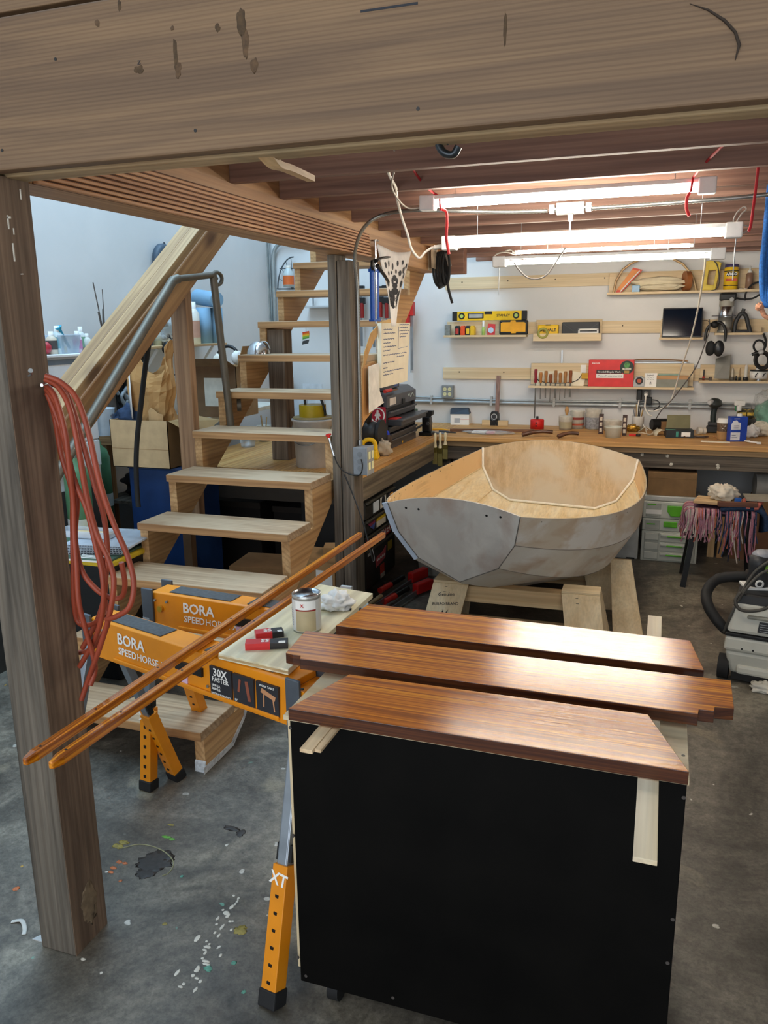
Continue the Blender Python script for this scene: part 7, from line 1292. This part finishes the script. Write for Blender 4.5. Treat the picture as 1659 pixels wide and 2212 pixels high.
# ================================================================== right side: stacked cases, stool, dust extractor
gy = mat('#c6cac1', .5, var=.04); grn = mat('#5fb52a', .45); gd = mat('#aaaea6', .5)
bx0 = -.078; w = .396; yf = 6.095
def sys_case(lab, z0, h, kind, group='stacked grey tool cases'):
    t = thing('systainer_case' if False else 'tool_case', lab, 'case', (bx0, yf, z0), 0, group)
    part(t, 'body', B(0, w, 0, .29, 0, h-.002), gy, bevel=.006)
    part(t, 'side_rib', MB().bx(.02, .125, -.004, .01, .012, h-.015), gd, bevel=.003); part(t, 'side_rib', MB().bx(w-.055, w-.015, -.004, .01, .012, h-.015), gd, bevel=.003)
    if kind == 'latch':
        l = part(t, 'latch', MB().prism([(.17, h*.78), (.28, h*.78), (.28, h*.45), (.255, h*.18), (.195, h*.18), (.17, h*.45)], -.016, .0, 'y'), grn, bevel=.004); part(t, 'name_plate', B(.02, .13, -.006, .0, h*.25, h*.5), whitep); part(t, 'green_mark', B(.03, .09, -.006, 0, h*.78, h*.84), grn); part(t, 'lid_line', B(0, w, -.001, .29, h*.8, h*.82), gd)
    if kind == 'small': part(t, 'latch', B(.15, .245, -.014, 0, h*.35, h*.8), grn, bevel=.005); part(t, 'green_mark', B(.03, .09, -.006, 0, h*.5, h*.58), grn)
    if kind == 'drawers':
        for i in range(3):
            z = .012+i*(h-.02)/3; d = part(t, 'drawer', B(.13, w-.06, -.008, .01, z, z+(h-.02)/3-.006), gy, bevel=.004); part(d, 'ledge', B(.135, w-.065, -.022, 0, z+(h-.02)/3-.03, z+(h-.02)/3-.012), gy, bevel=.004); part(d, 'green_pull', B(.18, .29, -.026, -.01, z+(h-.02)/3-.034, z+(h-.02)/3-.022), grn, bevel=.004)
            part(t, 'side_panel', B(.025, .12, -.007, 0, z+.008, z+(h-.02)/3-.012), gy, bevel=.003)
    return t
sys_case('tall bottom grey case with three green handled drawers under the back bench', 0, .235, 'drawers')
sys_case('low middle grey case with a small green latch in the stack under the bench', .235, .095, 'small')
sys_case('top grey case with a big green latch in the stack under the bench', .33, .13, 'latch')
solo('case_tray', 'pale flat tray lying on top of the stacked grey cases', 'tray', B(0, w, .01, .27, 0, .035), mat('#b9bcb9', .5), (bx0, yf, .461), bevel=.005)
solo('cardboard_box', 'cardboard box on top of the stacked grey cases under the bench', 'box', MB().bx(0, .34, 0, .28, 0, .17).bx(-.002, .342, -.002, .282, .13, .133), mat('#7d6140', .85), (bx0+.02, yf+.04, .497), bevel=.003)
t = thing('white_case', 'white case standing left of the stacked grey cases, mostly behind the dinghy', 'case', (bx0-.30, 6.10, 0)); part(t, 'body', B(0, .28, 0, .3, 0, .47), mat('#c4c6c2', .5), bevel=.008); part(t, 'foot', B(.2, .26, -.002, .02, 0, .012), black)
for x, w2, h, m_, lab in ((.40, .05, .55, pine[2], 'pale narrow board leaning under the bench right of the grey cases'), (.47, .04, .42, cardb, 'tan narrow strip leaning under the bench behind the stool'), (.56, .30, .36, mat('#6b4a33', .8), 'brown panel leaning under the bench behind the stool legs'), (.95, .3, .5, cardb2, 'brown carton under the bench at the right edge')):
    solo('timber_offcut', lab, 'board', B(0, w2, 0, .03, 0, h), m_, (x, 6.32, 0), bevel=.002)
t = thing('paper_roll_heap', 'heap of rolled white sheeting under the bench at the right', 'sheeting', (.80, 6.45, 0)); part(t, 'roll', MB().cyl((-.1, 0, .55), (.5, .05, .55), .09, n=24), mat('#a7a49c', .7)); part(t, 'support_carton', B(-.1, .5, -.12, .18, 0, .46), cardb2)
# stool with yarn throw
sx, sy_ = .43, 5.68; t = thing('yarn_stool', 'black legged stool draped with a colourful fringed woven throw', 'stool', (sx, sy_, 0))
part(t, 'seat', B(-.19, .19, -.15, .15, .50, .52), blackm, bevel=.006)
for a in (-1, 1):
    for b_ in (-1, 1): part(t, 'leg', MB().bar((a*.16, b_*.12, .50), (a*.215, b_*.16, 0), .035, .035, (0, 1, 0)), blackm)
thr = thing('woven_throw', 'knotted pink, navy and orange yarn throw with long fringe on the stool', 'throw', (sx, sy_, .521))
m = MB(); 
part(thr, 'pad', MB().blob((0, 0, .012), (.22, .18, .016), .2, 2, 2, 32, 12), mat('#5d3f52', .9, var=.5, scale=40))
rnd = random.Random(5); cols = ['#96687a', '#a8808a', '#1f2b44', '#b8b0a8', '#a85a48', '#17223a', '#a06a78', '#2c405e']
mats = [mat(c, .9, var=.15, scale=80) for c in cols]; buckets = [MB() for _ in cols]
for i in range(120):
    u = rnd.random()
    if u < .75: x0 = -.22+.42*rnd.random(); y0 = -.17; dx, dy = 0, -.02
    else: x0 = -.22; y0 = -.17+.25*rnd.random(); dx, dy = -.02, 0
    L = (.10+.10*rnd.random()) if x0 < 0 else (.12+.20*rnd.random()); k = rnd.randrange(len(cols)) if x0 > -.05 else rnd.choice([0, 1, 0, 1, 3, 6, 4])
    buckets[k].tube(cr([(x0-dx*2, y0-dy*2, .022), (x0, y0, .02), (x0+dx, y0+dy, -.01), (x0+dx+.012*rnd.uniform(-1, 1), y0+dy, -L*.5), (x0+dx+.03*rnd.uniform(-1, 1), y0+dy+.01*rnd.uniform(-1, 1), -L)], 3), .0042, 5)
for i, b_ in enumerate(buckets):
    if b_.v: o = part(thr, 'fringe', b_, mats[i]); o['kind'] = 'stuff'
m = MB(); m2 = MB()
for i in range(8):
    yy = -.16+.035*i; m.tube(cr([(-.02+.02*i, yy-.01, .03), (.10, yy, .045), (.20, yy+.02, .035), (.255, yy+.02, -.01), (.265, yy+.02, -.10-.01*i)], 5), .016, 8)
    for k in range(4): m2.tube([(.03+.05*k+.008*i, yy+.002*k, .049), (.055+.05*k+.008*i, yy+.003*k, .053)], .0150, 6)
part(thr, 'braid', m, mat('#1d3350', .9, var=.4, scale=60)); part(thr, 'braid_fleck', m2, mat('#bf6a5c', .9))
solo('mahogany_block', 'dark wood strip lying on the front of the stool', 'strip', B(-.11, .13, -.02, .02, 0, .03), wood('#5a3526', '#7d4f39', 0, 1, .5), (sx+.07, sy_-.16, .575), .12, bevel=.002)
solo('timber_offcut', 'tan board piece lying on the stool', 'board', B(-.14, .14, -.10, .09, 0, .018), pine[0], (sx-.03, sy_-.04, .572), -.2, bevel=.002)
solo('grey_hardboard', 'grey flat panel overhanging the right side of the stool', 'panel', B(0, .34, -.10, .10, 0, .01), mat('#9c9788', .6), (sx+.14, sy_+.05, .594), .03)
solo('cream_rag', 'crumpled cream rag on top of the stool boards', 'rag', MB().blob((0, 0, .045), (.085, .07, .055), .5, 2.6, 6, 40, 24, -.044), mat('#d9d0be', .9, var=.06), (sx-.005, sy_-.03, .592))
solo('blue_tape', 'small piece of blue masking tape beside the cream rag', 'tape', B(-.02, .02, -.01, .012, 0, .03), mat('#2a5fae', .6), (sx+.085, sy_-.10, .592), .2, bevel=.004)
# dust extractor
vx, vy = .37, 4.02; t = thing('dust_extractor', 'grey and black wheeled dust extractor at the right edge', 'vacuum', (vx, vy, 0), math.radians(-10))
vg = mat('#c9c7ba', .5, var=.04); vb = mat('#1b1b1c', .5)
part(t, 'tank', MB().hexa([(.03, .03, .04), (.39, .03, .04), (.39, .52, .04), (.03, .52, .04)], [(.0, .0, .17), (.42, .0, .17), (.42, .55, .17), (0, .55, .17)]), vg, bevel=.02); part(t, 'tank_step', B(.06, .36, .004, .05, .05, .10), vg, bevel=.015); part(t, 'underside', B(.04, .38, .02, .5, .015, .05), vb)
part(t, 'collar', MB().hexa([(-.005, -.005, .17), (.425, -.005, .17), (.425, .55, .17), (-.005, .55, .17)], [(.0, .0, .245), (.42, .0, .245), (.42, .55, .245), (.0, .55, .245)]), vg, bevel=.015)
part(t, 'seal_band', B(-.002, .422, -.002, .552, .245, .262), vb, bevel=.004)
part(t, 'motor_head', MB().hexa([(.0, .0, .262), (.42, .0, .262), (.42, .55, .262), (0, .55, .262)], [(.025, .03, .42), (.395, .03, .42), (.395, .52, .42), (.025, .52, .42)]), vg, bevel=.02)
part(t, 'top_tray', MB().hexa([(.02, .022, .385), (.40, .022, .385), (.40, .53, .385), (.02, .53, .385)], [(.03, .05, .455), (.39, .05, .455), (.39, .50, .455), (.03, .50, .455)]), vb, bevel=.01)
part(t, 'grip_recess', B(.09, .33, -.001, .03, .345, .362), mat('#8d8c80', .5), bevel=.006); part(t, 'info_label', MB().hexa([(.14, -.0005, .285), (.34, -.0005, .285), (.34, .01, .285), (.14, .01, .285)], [(.145, .012, .335), (.34, .012, .335), (.34, .02, .335), (.145, .02, .335)]), vb)
for i in range(4): part(t, 'label_print', B(.15, .20+.02*(i % 2), -.001+.0028*i, .004+.003*i, .291+.0105*i, .293+.0105*i), lgray)
part(t, 'clip', B(.335, .40, -.012, .02, .225, .275), vb, bevel=.004)
for x, y in ((-.005, .06), (-.005, .46), (.425, .06)):
    wl = part(t, 'wheel', MB().cyl((x-.02, y, .062 if y < .2 else .05), (x+.03, y, .062 if y < .2 else .05), .062 if y < .2 else .05, n=28), rubber, bevel=.004); part(wl, 'hub', MB().cyl((x-.022, y, .062 if y < .2 else .05), (x-.018, y, .062 if y < .2 else .05), .03, n=18), lgray)
for x in (.08, .13, .31, .37): part(t, 'hole', MB().cyl((x, -.008, .19), (x, -.002, .19), .004, n=8), black)
part(t, 'strap', MB().tube(cr([(.33, -.01, .42), (.345, -.014, .33), (.35, -.018, .22), (.35, -.016, .10), (.34, .0, .03)], 4), .006, 6, flat=.6), vb)
part(t, 'hose', MB().tube(cr([(.0, .06, .25), (-.04, .05, .29), (-.10, .10, .35), (-.12, .18, .40), (-.08, .25, .45), (.02, .28, .47), (.15, .30, .47)], 6), .027, 12), rubber)
part(t, 'hose_nozzle', MB().cyl((-.10, .34, .43), (.04, .33, .45), .022, n=14), rubber)
part(t, 'cord', MB().tube(cr([(-.01, .03, .25), (.02, .02, .36), (.07, .10, .50), (.12, .12, .58), (.20, .14, .63), (.30, .12, .62), (.36, .06, .52), (.41, .02, .45)], 6), .0075, 8).tube(cr([(.05, .02, .47), (.03, .0, .43), (.06, -.01, .39), (.14, -.005, .40), (.22, .0, .445), (.28, .0, .45), (.34, -.012, .42), (.39, -.02, .34), (.43, -.02, .33)], 6), .008, 8).tube(cr([(.0, .05, .28), (.05, .04, .44), (.12, .08, .55), (.20, .12, .58), (.27, .10, .54), (.37, .05, .47)], 6), .007, 8).tube(cr([(.22, .06, .57), (.25, .03, .50), (.29, .0, .42), (.32, -.012, .35)], 5), .008, 8), mat('#46433d', .6))
t = thing('electric_sander', 'dark electric sander lying on top of the dust extractor', 'sander', (vx+.14, vy+.16, .456), .2); part(t, 'body', MB().lathe([(0, 0), (.05, 0), (.055, .03), (.045, .08), (.05, .12), (.045, .16), (0, .17)], n=22), mat('#2b2c2f', .45)); part(t, 'top_cap', MB().blob((.02, .02, .16), (.05, .05, .03), .1), mat('#8f9299', .45)); part(t, 'green_plug', MB().cyl((.03, -.045, .11), (.04, -.085, .105), .020, n=14), mat('#8fc94a', .45)); part(t, 'port_ring', MB().lathe([(.012, 0), (.021, 0), (.021, .004), (.012, .004)], (-.01, -.058, .035), 20, True, Matrix.Rotation(math.radians(90), 3, 'X')), white); part(t, 'base', B(-.07, .10, -.055, .06, -.0005, .014), white, bevel=.003)
